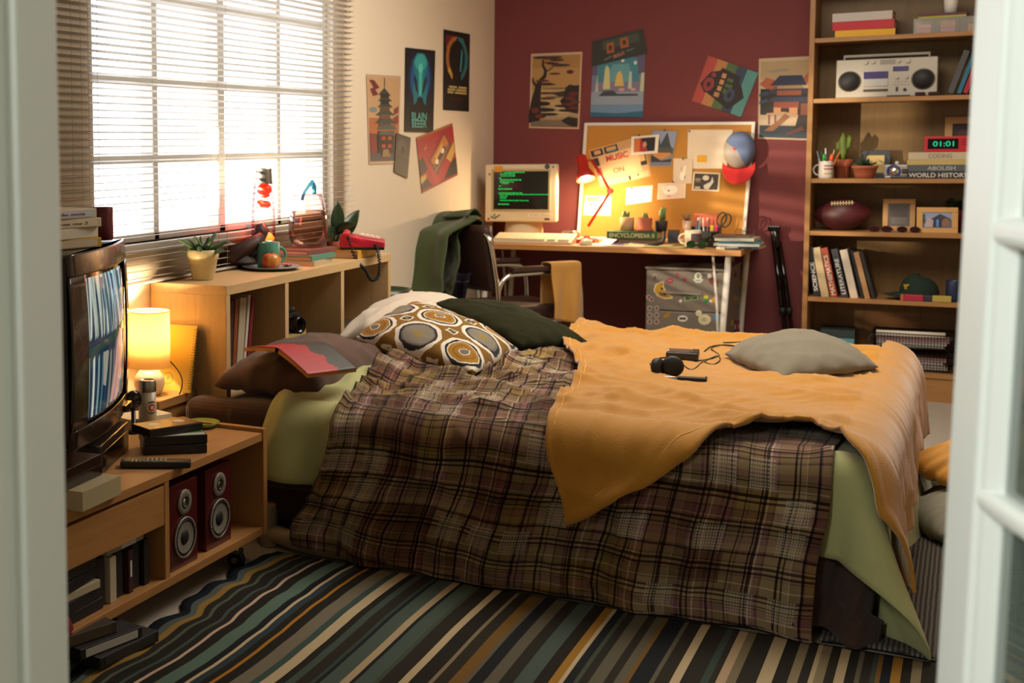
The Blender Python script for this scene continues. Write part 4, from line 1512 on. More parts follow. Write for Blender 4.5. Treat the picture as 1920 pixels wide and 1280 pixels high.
# stack on the near corner of the cabinet
nc = Zp(160, 958, TZ)
q = book('thick cream paperback under the brown cassette boxes at the cabinet corner', .19, .13, .05, '#a79b78', nc + Vector((-.006, .085, 0)), R(93), soft=True, pages='#b5a988')
vhs_case('open brown cassette box lying on the cream paperback', nc + Vector((-.05, .07, .0505)), R(95), mat('smoke_brown', '#2b1a10', .2), None, None, (.19, .10, .027))
vhs_case('second brown cassette box on top at the cabinet corner', nc + Vector((-.048, .068, .078)), R(97), 'smoke_brown', None, None, (.19, .10, .027))

# green dish behind the tapes
gd = thing('dish', 'small green and yellow dish near the bed end of the cabinet', 'dish', Zp(395, 802, TZ) + Vector((-.03, 0, 0)))
b = MB(); b.lathe([(.03, 0), (.045, .006), (.056, .018), (.054, .019), (.042, .009), (.0001, .006)], 32); obj('bowl', b, mat('green_glaze', '#7f8f2e', .3), gd)

# drinks can
cn = thing('drinks_can', 'tall cream drinks can with a round emblem beside the tapes', 'can', Zp(292, 806, TZ) + Vector((-.03, .0, 0)), R(-28))
b = MB(); b.lathe([(.024, 0), (.029, .006), (.029, .124)], 36, cap=True); obj('sleeve', b, mat('can_cream', '#b3a68a', .35), cn)
b = MB(); b.lathe([(.0292, .124), (.0295, .126), (.0292, .150), (.0265, .158), (.0262, .161), (.0245, .161), (.024, .157), (.0001, .157)], 36); obj('top', b, 'steel', cn)
for r_, c_, k in ((.021, '#4d5a2c', 0), (.0155, '#cfc4ae', 1), (.012, '#b8402e', 2), (.006, '#e0d0bc', 3)):
    b = MB()
    b.grid(20, 1, lambda u, v: Vector(((.0293 + .00015 * k) * math.cos(r_ * v * math.cos(2 * PI * u) / .029), (.0293 + .00015 * k) * math.sin(r_ * v * math.cos(2 * PI * u) / .029), .075 + r_ * v * math.sin(2 * PI * u))), wrap=True)
    obj('emblem', b, c_, cn)

# ------------------------------------------------------------------ bedside table, lamp and notebook
NZ = .472
ns = thing('bedside_table', 'narrow wooden bedside table between the cabinet and the cubby shelf', 'table', (0, 0, 0))
b = MB(); b.box((XL + .006, 3.675, NZ - .03), (-2.285, 3.93, NZ)); obj('top', b, 'oak', ns, bevel=.002)
b = MB(); b.box((XL + .012, 3.69, 0), (-2.30, 3.915, NZ - .03)); obj('body', b, 'oak_z', ns, bevel=.002)
lp = thing('table_lamp', 'small white bedside lamp with a glowing drum shade', 'lamp', (-2.385, 3.775, NZ))
t = NT('lamp_base'); t.base('#e6d3b2', .35)
b = MB(); b.lathe([(.03, 0), (.042, .004), (.054, .035), (.052, .06), (.036, .082), (.014, .088)], 36); obj('base', b, 'lamp_base', lp)
b = MB(); b.cyl((0, 0, .085), (0, 0, .115), .009); obj('neck', b, 'steel', lp)
t = NT('shade_fabric')
t.base('#f2e2c0', .9)
tl = t.n('BsdfTranslucent'); tl.inputs[0].default_value = lin('#f6e0b0')
df = t.n('BsdfDiffuse'); df.inputs[0].default_value = lin('#e8d8b8')
mx = t.n('MixShader'); mx.inputs[0].default_value = .6
t.l(df.outputs[0], mx.inputs[1]); t.l(tl.outputs[0], mx.inputs[2]); t.l(mx.outputs[0], t.t.nodes['Material Output'].inputs[0])
b = MB(); b.lathe([(.073, .098), (.073, .29)], 48, cap=False); sh = obj('shade', b, 'shade_fabric', lp, solid=.0015)
for z_ in (.098, .29):
    b = MB(); b.tube([(.073 * math.cos(a), .073 * math.sin(a), z_) for a in np.linspace(0, 2 * PI, 49)[:-1]], .0018, 6, closed=True); obj('rim', b, 'shade_fabric', sh)
b = MB(); b.sphere((0, 0, .19), (.022, .022, .03)); obj('bulb', b, mat('bulb_warm', '#fff0d0', .4, emit='#ffcf80', estr=18), lp)
lamp('POINT', 'bedside_bulb', Vector(lp.location) + Vector((0, 0, .225)), 14, (1, .77, .48), .025)
nb = thing('spiral_notebook', 'yellow spiral notebook leaning against the cubby shelf side behind the lamp', 'notebook', (-2.375, 3.855, NZ), (R(-14), 0, R(0)))
b = MB(); b.box((-.105, 0, 0), (.105, .010, .235)); obj('cover', b, '#cdb04a', nb, bevel=.001)
b = MB()
b.tube([(.105 + .006 * math.cos(a), .005 + .008 * math.sin(a), .01 + .215 * a / (2 * PI * 26)) for a in np.linspace(0, 2 * PI * 26, 26 * 10)], .0012, 5); obj('spiral', b, 'dark_grey', nb)
b = MB()
for k in range(22):
    b.cyl((.096, -.0003, .014 + k * .0098), (.096, .002, .014 + k * .0098), .0022, seg=6)
obj('punch_holes', b, '#4a3818', nb)
for c_, r_, k in (('#8a8a3c', .022, 0), ('#c9a234', .018, 1), ('#6a7a3a', .006, 2)):
    b = MB(); b.cyl((.01, -.0004 - .0003 * k, .045), (.01, .001, .045), r_, seg=20); obj('emblem', b, c_, nb)
b = MB(); b.tube(catmull([Vector(p) for p in ((-2.36, 3.79, .62), (-2.33, 3.80, .60), (-2.30, 3.82, .56), (-2.275, 3.81, .53), (-2.27, 3.80, .50), (-2.28, 3.80, .476))], 8), .0022, 6)
tag(obj('lamp_cable', b, 'soft_black'), 'thin black cable looping in front of the yellow notebook', 'cable')
b = MB()
b.box((-.07, -.05, 0), (.07, .05, .03))
q = book('white paperback lying on the cabinet behind the can', .17, .11, .03, '#d9cdb0', (-2.24, 3.555, TZ), R(70), soft=True)
kb = thing('webcam', 'round black gadget on a stalk beside the television', 'gadget', (-2.235, 3.44, TZ))
b = MB(); b.lathe([(.028, 0), (.03, .006), (.008, .01), (.007, .08)], 20); obj('stand', b, 'black_plastic', kb)
b = MB(); b.lathe([(.0001, -.012), (.026, -.010), (.032, 0), (.026, .010), (.0001, .012)], 24, M=Matrix.Translation((0, 0, .105)) @ Matrix.Rotation(R(90), 4, 'Y') @ Matrix.Rotation(R(25), 4, 'X')); obj('head', b, 'black_gloss', kb)

# ------------------------------------------------------------------ video cases on the lower shelf of the cabinet
SZ = TZ0 + .0262
fx = TX - .03
up = [(2.985, .026, '#1a1512', 'black case standing upright at the divider end of the cabinet shelf'), (2.945, .032, '#14110f', 'black case second from the divider on the cabinet shelf'), (2.905, .022, '#3a1216', 'dark red case with a white strip standing between black ones'), (2.862, .034, '#161310', 'black case with a chipped corner standing on the cabinet shelf'), (2.818, .030, '#b9ad94', 'cream case standing among the black ones on the cabinet shelf'), (2.775, .034, '#231418', 'plum case standing first beside the lying cases')]
for i, (y, T, c, lb) in enumerate(up):
    q = vhs_case(lb, (fx - .01 * (i % 2), y, SZ), (0, 0, 0), c, None, None, (.0001, .0001, .0001), group='upright cases in the cabinet')
    bpy.data.objects.remove(q.children[0])
    b = MB(); b.box((-.12, -T / 2, 0), (0, T / 2, (.128, .13, .118, .125, .124, .132)[i])); obj('sleeve', b, c, q, bevel=.0015)
    if i == 2:
        b = MB(); b.box((-.001, -.004, .045), (.0006, .004, .09)); obj('spine_label', b, '#cfcac0', q)
q = vhs_case('cream case with a white label lying across the upright cases', (fx - .055, 2.88, SZ + .1325), R(90), '#9a9078', None, None, (.18, .1, .024)); q.location.x = fx + .0
b = MB(); b.box((-.02, -.0008, .001), (.05, .0004, .023)); obj('spine_label', b, '#c9c8c4', q)
ly = [(2.67, 0, .03, '#100e0d', 0, 'black case lying at the bottom left of the cabinet shelf'), (2.655, .031, .03, '#161412', 2, 'black case second from the bottom at the left of the cabinet shelf'), (2.65, .062, .022, '#b3a88c', -3, 'cream case lying between the black ones on the cabinet shelf'), (2.66, .086, .030, '#12100f', 6, 'black case lying third in the left pile of the cabinet shelf'), (2.65, .118, .030, '#2a2724', 3, 'grey-topped black case on top of the left pile of the cabinet shelf')]
for y, z, T, c, a, lb in ly:
    vhs_case(lb, (fx, y, SZ + z), R(90 + a), c, None, None, (.20, .11, T), group='lying cases in the cabinet')

# cases on the floor in front of the cabinet
fp = Zp(215, 1225, .012)
vhs_case('dark case lying lowest on the floor by the rug edge', Vector((-1.800, 2.74, .016)), R(84), '#1a1613', '#2c2824', None, (.24, .15, .03))
vhs_case('black case with a white strip lying on the floor pile', Vector((-1.822, 2.69, .0465)), R(78), '#12100e', '#b5b2aa', None, (.22, .12, .028))
vhs_case('brown video case with an open end on top of the floor pile', Vector((-1.862, 2.62, .075)), R(74), '#33271c', '#4a3a2a', None, (.22, .10, .03))
rd = thing('handbag', 'dark red studded bag standing at the door edge', 'bag', Zp(128, 1262, .0) + Vector((-.075, -.03, .012)), R(20))
b = MB(); b.sphere((0, 0, .085), (.10, .06, .085)); obj('body', b, mat('bag_red', '#6e0f20', .45), rd)
for k in range(4):
    b = MB(); b.sphere((.065, -.045 + .03 * k, .12 - .01 * k), .006, seg=10, rg=6); obj('stud', b, 'chrome', rd)
b = MB(); b.tube([(-.05, 0, .15), (-.03, 0, .2), (.03, 0, .2), (.05, 0, .15)], .006, 8); obj('handle', b, 'bag_red', rd)

# ================================================================== desk and everything on it
DX0, DX1, DY0, DY1, DZ = XL + .03, -.985, 7.22, 7.875, .76


def D(px, y, z=DZ):
    return Vector((Yp(px, 460, y).x, y, z))


dk = thing('desk', 'long desk with an oak top on white steel legs against the maroon wall', 'desk', (0, 0, 0))
b = MB(); b.box((DX0, DY0, DZ - .03), (DX1, DY1, DZ)); obj('top', b, 'desk_wood', dk, bevel=.002)
mat('leg_white', '#d9d4c8', .35)
for x, yy in ((DX1 - .08, DY0 + .07), (DX1 - .06, DY1 - .08), (DX0 + .12, DY0 + .07), (DX0 + .12, DY1 - .08)):
    b = MB(); b.tube([(x + .012, yy, DZ - .03), (x - .012, yy, .3), (x - .02, yy, 0)], .016, 12); lg = obj('leg', b, 'leg_white', dk)
    b = MB(); b.tube([(x - .065, yy + .01, DZ - .03), (x - .04, yy + .01, .45), (x - .022, yy + .005, .02)], .007, 10); obj('brace', b, 'leg_white', lg)

# filing cabinet with stickers
mat('cab_grey', '#7d7468', .4, .25, var=.08)
FX0, FX1, FY, FZ = -1.462, -1.060, 7.30, .655
fc = thing('filing_cabinet', 'grey metal drawer cabinet covered in stickers under the desk', 'cabinet', (0, 0, 0))
b = MB(); b.box((FX0, FY + .012, .0), (FX1, 7.77, FZ - .012)); obj('body', b, 'cab_grey', fc, bevel=.003)
b = MB(); b.box((FX0 - .003, FY - .006, FZ - .014), (FX1 + .003, 7.775, FZ)); obj('top', b, 'cab_grey', fc, bevel=.005, seg=3)
dh = .213
stick = {0: [], 1: [], 2: []}
drs = []
for k in range(3):
    z1 = FZ - .022 - k * dh
    b = MB(); b.box((FX0 + .004, FY, z1 - dh + .006), (FX1 - .004, FY + .014, z1)); d_ = obj('drawer', b, 'cab_grey', fc, bevel=.003); drs.append((d_, z1))
    b = MB(); hx = (FX0 + FX1) / 2 - .02
    b.prism([(0, 0), (-.016, -.004), (-.018, -.010), (0, -.014)], .20, M=Matrix.Translation((hx - .10, FY, z1 - .105)) @ Matrix(((0, 0, 1, 0), (1, 0, 0, 0), (0, 1, 0, 0), (0, 0, 0, 1)))); obj('handle', b, 'cab_grey', d_)


def sticker(px, py, shapes, side=False):
    """a sticker pressed on the cabinet: list of (colour, outline in px offsets or ellipse)"""
    h0 = 0
    mats = []
    b = MB()
    for k, (c, pts) in enumerate(shapes):
        if isinstance(pts[0], (int, float)):
            cx_, cy_, rx, ry = pts[:4]
            pts = [(cx_ + rx * math.cos(a), cy_ + ry * math.sin(a)) for a in np.linspace(0, 2 * PI, 17)[:-1]]
        if c not in mats:
            mats.append(c)
        f = [(Xp(px + x, py + y, FX1 + .0008 + .0003 * k) if side else Yp(px + x, py + y, FY - .0008 - .0003 * k)) for x, y in pts]
        b.face([b.bm.verts.new(p) for p in f], mats.index(c))
    if side:
        par = fc
    else:
        z = Yp(px, py, FY).z
        par = next((d_ for d_, z1 in drs if z <= z1 and z > z1 - dh), fc)
    obj('sticker', b, mats, par)


wht, gry = '#d2cdc0', '#9a948a'
sticker(1228, 518, [(gry, (0, 0, 4, 5)), ('#6a3a34', (0, 2, 3, 4))])
sticker(1242, 546, [('#cdb98a', [(-2, -19), (-13, -14), (-17, -2), (-10, 9), (4, 15), (19, 14), (20, 10), (8, 2), (3, -8), (3, -19)]), ('#b98a1c', [(-2, -16), (-11, -12), (-14, -2), (-8, 7), (4, 12), (16, 11), (6, 3), (0, -8), (1, -15)]), ('#4a2414', (-1, -5, 2.6, 2.4)), ('#4a2414', (4, 5, 2.6, 2.2)), ('#7a2a18', (-4, 3, 2, 2))])
sticker(1256, 526, [('#8e3040', (0, 0, 7, 5)), ('#b06a70', (0, 0, 3, 1.6))])
sticker(1270, 516, [('#9a4048', (0, 0, 3, 5))])
sticker(1284, 524, [('#8e3844', (0, 0, 4.5, 4))])
sticker(1309, 520, [(wht, (0, -2, 7, 8)), (wht, [(-10, 4), (0, 0), (10, 4), (4, 10), (-4, 10)]), ('#6a8a2e', (0, -2, 2.6, 4)), ('#8aa0a0', [(-7, 4), (7, 4), (3, 8), (-3, 8)])])
sticker(1338, 528, [(wht, (-8, -10, 4, 5)), ('#7c2830', [(-10, -6), (0, -9), (9, -1), (9, 10), (0, 8), (-8, 2)]), ('#3a5a24', [(-10, -4), (8, 4), (9, 10), (-6, 0)])])
sticker(1218, 559, [(gry, (-2, -2, 5, 5)), (gry, (3, 2, 5, 5)), ('#8a3434', (-1, -2, 2.4, 2.4)), ('#8a3434', (4, 2, 2.4, 2.4))])
sticker(1275, 563, [(wht, (1, 1, 3, 3)), ('#8a3434', (-2, -2, 1.6, 1.6))])
sticker(1296, 559, [('#c9c9a8', [(-13, -5), (0, -2), (12, -6), (13, 3), (0, 3), (-12, 6)]), ('#2c6a34', [(-12, -4), (0, -1), (11, -5), (12, 2), (0, 2), (-11, 5)]), ('#a08a3a', (0, 0, 2, 1.6))])
sticker(1324, 561, [('#c9b41c', (0, -4, 4, 4)), ('#1f7a34', (0, 3, 4.2, 4.6))])
sticker(1338, 561, [(wht, (-5, 3, 3, 3)), ('#c08a30', (0, 1, 4, 5)), ('#c98a90', (5, -4, 4, 4))])
for i in range(3):
    for j in range(2):
        sticker(1218 + j * 13, 578 + i * 12.5, [(gry, (0, 0, 5.4, 5.4)), ('#7c4034', (0, 0, 2.6, 2.6))])
sticker(1250, 590, [('#a07a2c', [(-8, 3), (2, -4), (8, -7), (5, 2), (-3, 7)])])
sticker(1280, 597, [(wht, (0, 0, 9.5, 6)), ('#3c3a34', [(-6, -2), (6, -2), (6, 2), (-6, 2)])])
sticker(1318, 596, [('#cbc3a0', (-8, -9, 6, 6)), ('#cbc3a0', (3, 3, 12, 10)), ('#b0a878', (2, 3, 5, 4))])
sticker(1344, 596, [('#2f86bc', (0, 0, 6, 7))])
sticker(1243, 622, [(wht, [(0, -9), (3, -3), (12, -3), (5, 3), (8, 9), (-8, 9), (-5, 3), (-11, -3), (-3, -3)]), ('#a09a2c', [(0, -7), (2, -1), (8, -1), (3, 4), (5, 8), (-5, 8), (-3, 4), (-8, -1), (-2, -1)])])
for px, py, c in ((1379, 515, '#6a2a34'), (1388, 532, '#9a8a30'), (1380, 545, '#5a7aa0'), (1404, 518, '#b0aaa0'), (1379, 560, '#a08a30'), (1384, 575, '#7a7468'), (1373, 605, '#a09030')):
    sticker(px, py, [(c, (0, 0, 2.6, 6))], True)
sticker(1394, 555, [('#9a94a0', (0, 0, 5.5, 12)), ('#5a5a78', (0, -4, 3.4, 4))], True)
sticker(1394, 590, [('#a8542c', [(-6, -13), (6, -13), (6, -5), (-6, -4)]), ('#c8c2b4', [(-6, -4), (6, -5), (6, 4), (-6, 5)]), ('#2c5a34', [(-6, 5), (6, 4), (6, 13), (-6, 14)])], True)
sticker(1382, 612, [('#3a3e64', [(-5, -12), (5, -12), (5, 12), (-5, 12)]), ('#b8b2aa', [(-5, -4), (5, -5), (5, 4), (-5, 5)]), ('#9a2a34', [(-2, -12), (2, -12), (2, 12), (-2, 12)])], True)

# corkboard leaning on the wall
cbp = [Yp(1085, 440, 7.80), Yp(1394, 446, 7.80), Yp(1413.5, 231.5, 7.885), Yp(1099.5, 233.5, 7.885)]
for p in cbp[:2]:
    p.z = DZ + .002
cbn = (cbp[1] - cbp[0]).cross(cbp[3] - cbp[0]).normalized()
if cbn.y > 0:
    cbn = -cbn


def K(u, v, h=0):
    return (cbp[0] * (1 - u) + cbp[1] * u) * (1 - v) + (cbp[3] * (1 - u) + cbp[2] * u) * v + cbn * h


ck = thing('corkboard', 'white framed corkboard standing on the desk and leaning on the wall', 'corkboard', K(.5, .5))
kc = K(.5, .5)
t = NT('cork'); t.base(t.ramp(t.noise(t.coord('Object', (60, 60, 60)), 6, 4), [(.3, '#a9752f'), (.7, '#c08a3f')], 'LINEAR'), .95)
b = MB(); b.face([b.bm.verts.new(K(u, v, .003) - kc) for u, v in ((0, 0), (1, 0), (1, 1), (0, 1))]); obj('cork_panel', b, 'cork', ck, solid=.008)
for (u0, v0), (u1, v1) in (((0, 0), (1, 0)), ((0, 1), (1, 1)), ((0, 0), (0, 1)), ((1, 0), (1, 1))):
    A, B = K(u0, v0, .006) - kc, K(u1, v1, .006) - kc
    d_ = (B - A).normalized(); s_ = d_.cross(cbn).normalized()
    Mx = Matrix(((d_.x, s_.x, cbn.x, A.x), (d_.y, s_.y, cbn.y, A.y), (d_.z, s_.z, cbn.z, A.z), (0, 0, 0, 1)))
    b = MB(); b.box((-.009, -.009, -.009), ((B - A).length + .009, .009, .009), M=Mx); obj('frame', b, 'frame_white', ck, bevel=.003)


def onboard(px, py, h):
    return Np(px, py, K(.5, .5, h), cbn)


def pinned(label, pts, shapes, base='paper', h=.008, cat='photo', name='photo', pin=None, group=None):
    q = [onboard(px, py, h) for px, py in pts]
    o = print_sheet(name, label, cat, q, shapes, base, cbn, .0008, group)
    if pin:
        b = MB(); c = onboard(pin[0], pin[1], h + .001) - o.location
        b.cyl(c, c + cbn * .006, .004, seg=10); b.cyl(c + cbn * .006, c + cbn * .010, .005, seg=10)
        obj('pin', b, 'dark_grey', o)
    return o


# the big MUSIC ON poster, tilted
mus = [(1131, 349), (1218, 332), (1207, 262), (1102, 283)]
mus = [(1126, 352), (1221, 330), (1205, 254), (1104, 282)]
o = pinned('tilted poster with cassette pictures round the pale panel reading MUSIC ON', mus, [
    ('#2e2018', rect(.02, .80, .24, .97)), ('#c9a070', rect(.08, .84, .20, .94)), ('#2a2624', rect(.27, .80, .52, .97)), ('#d0a050', rect(.31, .87, .49, .94)), ('#6a90a8', rect(.31, .83, .49, .87)), ('#c89a64', rect(.55, .82, .95, .96)),
    ('#2a2624', rect(.02, .55, .12, .76)), ('#a8502c', rect(.02, .30, .12, .5)), ('#d8b888', rect(.03, .06, .11, .24)),
    ('#2a2624', rect(.86, .30, .98, .76)), ('#d8b070', rect(.86, .40, .96, .62)), ('#d8bc90', rect(.14, .02, .96, .16)), ('#2a2624', rect(.58, .02, .62, .13)), ('#5a4a3a', rect(.75, .08, .78, .13)),
    ('#e0bc8c', rect(.13, .18, .86, .79))], '#c8a070', .008, 'poster', 'poster', (1199, 254))
uax = ((onboard(*mus[1], .01) - onboard(*mus[0], .01))).normalized(); vax = cbn.cross(uax)
ME = Matrix((uax, vax, cbn)).transposed().to_euler()
c = onboard(1157, 293, .0125) - o.location
text('MUSIC', .125, .036, '#c8442c', o, c, ME, bold=.02)
c = onboard(1160, 318, .0125) - o.location
text('ON', .062, .030, '#cc5a40', o, c, ME, bold=.02)
pinned('landscape photo with a dark sky and orange curtain overlapping the music poster', [(1183, 291), (1233, 287), (1236, 252), (1184, 256)], [('#c06a2c', rect(.10, .14, .32, .88)), ('#a02818', [(.32, .14), (.55, .14), (.5, .4), (.36, .88), (.32, .88)]), ('#1e1614', [(.36, .88), (.45, .5), (.58, .14), (.88, .14), (.88, .88)]), ('#c09078', (.50, .52, .07, .16)), ('#a02828', (.50, .24, .10, .12))], h=.012)
pinned('tall photo of a lake and dark trees at the top of the corkboard', [(1218, 312), (1258, 312), (1271, 245), (1222, 243)], [('#8a93b0', rect(.04, .5, .96, .96)), ('#343c3c', [(.2, .5), (.3, .86), (.4, .6), (.62, .95), (.8, .62), (.9, .5)]), ('#4a4a48', rect(.04, .34, .96, .52)), ('#c0843c', [(.1, .3), (.5, .2), (.9, .34), (.9, .38), (.1, .38)]), ('#2a2a30', [(.04, .04), (.96, .04), (.96, .22), (.5, .16), (.04, .32)]), ('#6a7088', rect(.04, .03, .96, .12))], '#8a8078', .009, pin=(1247, 244))
o = pinned('large white sheet of handwriting pinned beside the cap', [(1288, 316), (1362, 316), (1374, 243), (1290, 243)], [('#c2b6a4', rect(.10, .82 - .06 * k, .9 - .1 * (k % 3), .825 - .06 * k)) for k in range(9)], '#dccdb4', .008, 'paper', 'paper_sheet', (1293, 246))
b = MB(); q = [onboard(px, py, .0105) - o.location for px, py in ((1307, 304), (1325, 304), (1325, 291), (1307, 291))]; b.face([b.bm.verts.new(p) for p in q]); obj('sticky_note', b, '#e0a51c', o, solid=.0006)
pinned('cream drawing of a white figure pinned below the lake photo', [(1262, 344), (1297, 344), (1299, 297), (1263, 297)], [('#efe4d2', (.5, .3, .15, .18)), ('#efe4d2', [(.5, .4), (.58, .72), (.66, .7), (.62, .36)]), ('#4a4038', [(.6, .16), (.66, .3), (.62, .34), (.58, .18)]), ('#6a5c4c', rect(.40, .54, .42, .66))], '#d4c2a8', .011, 'drawing', 'drawing', (1281, 298))
pinned('black and white photo of a person at a table on the corkboard', [(1297, 357), (1348, 359), (1351, 324), (1300, 322)], [('#3a342c', rect(.06, .08, .94, .92)), ('#cfc8b8', (.48, .7, .12, .14)), ('#cfc8b8', [(.45, .12), (.6, .08), (.78, .5), (.72, .78), (.66, .5), (.42, .3)]), ('#8a7c66', (.2, .6, .12, .08)), ('#b8ae9a', rect(.1, .10, .3, .22)), ('#7a6c58', rect(.12, .45, .3, .5))], '#d8c8a8', .009)
pinned('pale pink photo of a white animal low on the corkboard', [(1232, 374), (1285, 371), (1286, 341), (1234, 344)], [('#e0c8b0', rect(.05, .06, .95, .94)), ('#f4ecdc', (.45, .55, .26, .30)), ('#e8dcc8', (.22, .72, .12, .16)), ('#2a201a', (.40, .52, .03, .06)), ('#c89a90', [(.3, .12), (.5, .1), (.46, .28)])], '#e8d8bc', .009, pin=(1262, 341))
pinned('blue and white photo low on the corkboard behind the cacti', [(1173, 384), (1222, 378), (1224, 347), (1174, 352)], [('#d4e0e0', rect(.04, .06, .96, .94)), ('#f0f0e8', [(.1, .5), (.5, .85), (.9, .6), (.9, .9), (.1, .9)]), ('#8ac0d0', rect(.3, .1, .7, .3))], '#e4dcc4', .009, pin=(1185, 353))
pinned('white sheet with small printed pictures at the lower left of the corkboard', [(1093, 403), (1145, 405), (1147, 367), (1098, 366)], [('#e0c060', rect(.06, .7, .5, .94)), ('#7a5a34', (.25, .55, .05, .07)), ('#c8b8d0', (.45, .5, .05, .1)), ('#e8d8a0', rect(.1, .1, .4, .3)), ('#d8a8a0', (.7, .4, .06, .1))], '#eadfc8', .009, 'paper', 'paper_sheet')

# cap hung on the board
hat = thing('baseball_hat', 'blue and red baseball cap hung on the corkboard corner', 'cap', onboard(1388, 285, .012))
fr_ = Matrix((uax, cbn.cross(uax), cbn)).transposed()
up_ = Vector((.06, 0, 1)).normalized()
rt_ = up_.cross(cbn).normalized() * -1
BM = Matrix(((1, 0, 0), (0, 0, -1), (0, 1, 0)))
def hp(x, y, z):                                        # x right, y up, z out from the board
    return Vector((x, -z + .0, y))
b = MB(); mats = ['#8890a0', '#6a7896', '#a09a94']
t = NT('denim_blue'); t.base('#66789c', .9)
def dome(u, v):
    a = 2 * PI * u
    r_ = .083 * math.sin(v * PI / 2) ** .75
    return hp(r_ * math.cos(a) * .95, r_ * math.sin(a) * 1.22 + .012, .015 + .105 * math.cos(v * PI / 2) ** .8)
b.grid(36, 10, dome, wrap=True, mfn=lambda u, v: 0 if (u % 1) < .42 or u > .82 else 1)
obj('crown', b, ['denim_blue', mat('cap_grey', '#9a948e', .9)], hat, solid=.003)
b = MB()
def brim(u, v):
    a = PI * (1.06 + .88 * u)
    r_ = .078 + .075 * v
    return hp(.083 * math.cos(a) * (1 + .02 * v), -.045 + .045 * math.sin(a) - .085 * v * abs(math.sin(a)) ** .6, .060 - .02 * abs(math.cos(a)) + .045 * v * math.sin(-a))
b.grid(24, 8, brim); obj('brim', b, mat('cap_red', '#d02a2c', .8), hat, solid=.004)
b = MB(); b.sphere(hp(-.012, .018, .118), (.009, .005, .009)); obj('button', b, 'cap_red', hat)

# red desk lamp
dl = thing('desk_lamp', 'red jointed desk lamp shining on the corkboard', 'lamp', D(1100, 7.62))
o_ = dl.location
b = MB(); b.lathe([(.062, 0), (.064, .006), (.055, .014), (.02, .018), (.014, .03), (.0001, .03)], 32); obj('base', b, 'red_metal', dl)
pe = Yp(1144, 358, 7.62) - o_; ph_ = Yp(1110, 300, 7.62) - o_; hd = Yp(1093, 300, 7.60) - o_; tip = Yp(1100, 346, 7.60) - o_
pb_ = Yp(1103, 424, 7.62) - o_
for s_ in (-.008, .008):
    b = MB(); b.tube([pb_ + Vector((0, s_, 0)), pe + Vector((0, s_, 0))], .0065, 8); obj('lower_arm', b, 'red_metal', dl)
    b = MB(); b.tube([pe + Vector((0, s_, 0)), ph_ + Vector((0, s_, 0))], .0065, 8); obj('upper_arm', b, 'red_metal', dl)
b = MB(); b.cyl(pe - Vector((0, .014, 0)), pe + Vector((0, .014, 0)), .016); obj('joint', b, 'red_metal', dl)
ax = (Yp(1103, 350, 7.55) - Yp(1090, 292, 7.62)).normalized()
q_ = Vector((0, 0, -1)).rotation_difference(ax).to_matrix().to_4x4()
top_ = Yp(1089, 292, 7.62) - o_
Mh = Matrix.Translation(top_) @ q_
b = MB(); b.lathe([(.052, -.150), (.050, -.130), (.040, -.105), (.029, -.088), (.027, -.010), (.022, 0), (.0001, .002)], 32, M=Mh); hd_ = obj('shade', b, 'red_metal', dl, solid=.002)
b = MB(); b.tube([top_ + Vector((.02, 0, -.03)), ph_], .006, 8); obj('bracket', b, 'red_metal', dl)
b = MB(); b.sphere((0, 0, -.122), (.026, .026, .03), M=None)
for v in b.bm.verts:
    v.co = Mh @ v.co
obj('bulb', b, mat('bulb_white', '#fff4dc', .4, emit='#ffe2a8', estr=25), dl)
lamp('POINT', 'desk_lamp_bulb', o_ + Mh @ Vector((0, 0, -.168)), 24, (1, .72, .40), .025)

# monitor, keyboard, mouse
my = 7.52
mxl, mxr = Yp(912, 360, my).x, Yp(1043, 360, my).x
mw = mxr - mxl
mz0, mz1 = Yp(980, 416, my).z, Yp(980, 308, my).z
mn = thing('computer_monitor', 'beige tube computer monitor with green code on a black screen', 'monitor', ((mxl + mxr) / 2, my, DZ), R(8))
mh = mz1 - mz0; z0 = mz0 - DZ
b = MB(); b.box((-mw / 2, 0, z0), (mw / 2, .07, z0 + mh)); b.box((-mw * .43, .06, z0 + .02), (mw * .43, .16, z0 + mh - .03)); b.box((-mw * .33, .15, z0 + .05), (mw * .33, .26, z0 + mh - .07))
obj('casing', b, 'beige_plastic', mn, bevel=.010, seg=3)
b = MB(); b.lathe([(.13, 0), (.135, .012), (.11, .03), (.10, z0 + .02)], 32, c=(0, .13, 0)); obj('stand', b, 'beige_plastic', mn)
sw, s0, s1 = mw * .38, z0 + mh * .22, z0 + mh * .88
b = MB(); b.box((-sw - .012, -.003, s0 - .012), (sw + .012, .001, s1 + .012)); obj('bezel', b, mat('bezel_tan', '#a8946c', .5), mn, bevel=.002)
t = NT('crt_black'); t.base('#1c1d1a', .15, spec=.6)
b = MB(); b.grid(10, 8, lambda u, v: Vector((-sw + 2 * sw * u, -.0035 - .004 * (1 - (2 * u - 1) ** 2) * (1 - (2 * v - 1) ** 2), s0 + (s1 - s0) * v))); sc_ = obj('screen', b, 'crt_black', mn)
mat('code_green', '#04180a', .4, emit='#16c850', estr=1.1)
rows_ = [(.96, .20, .36, 0), (.92, .12, .24, 0), (.87, .13, .22, 0), (.81, .1, .03, 0), (.76, .12, .38, 1), (.71, .12, .25, 0), (.67, .15, .12, 0), (.60, .1, .04, 0), (.52, .09, .25, 1), (.42, .09, .42, 0), (.38, .11, .86, 0), (.33, .12, .12, 0), (.28, .12, .1, 0), (.22, .12, .5, 0), (.12, .09, .2, 1)]
b = MB(); r_ = random.Random(3)
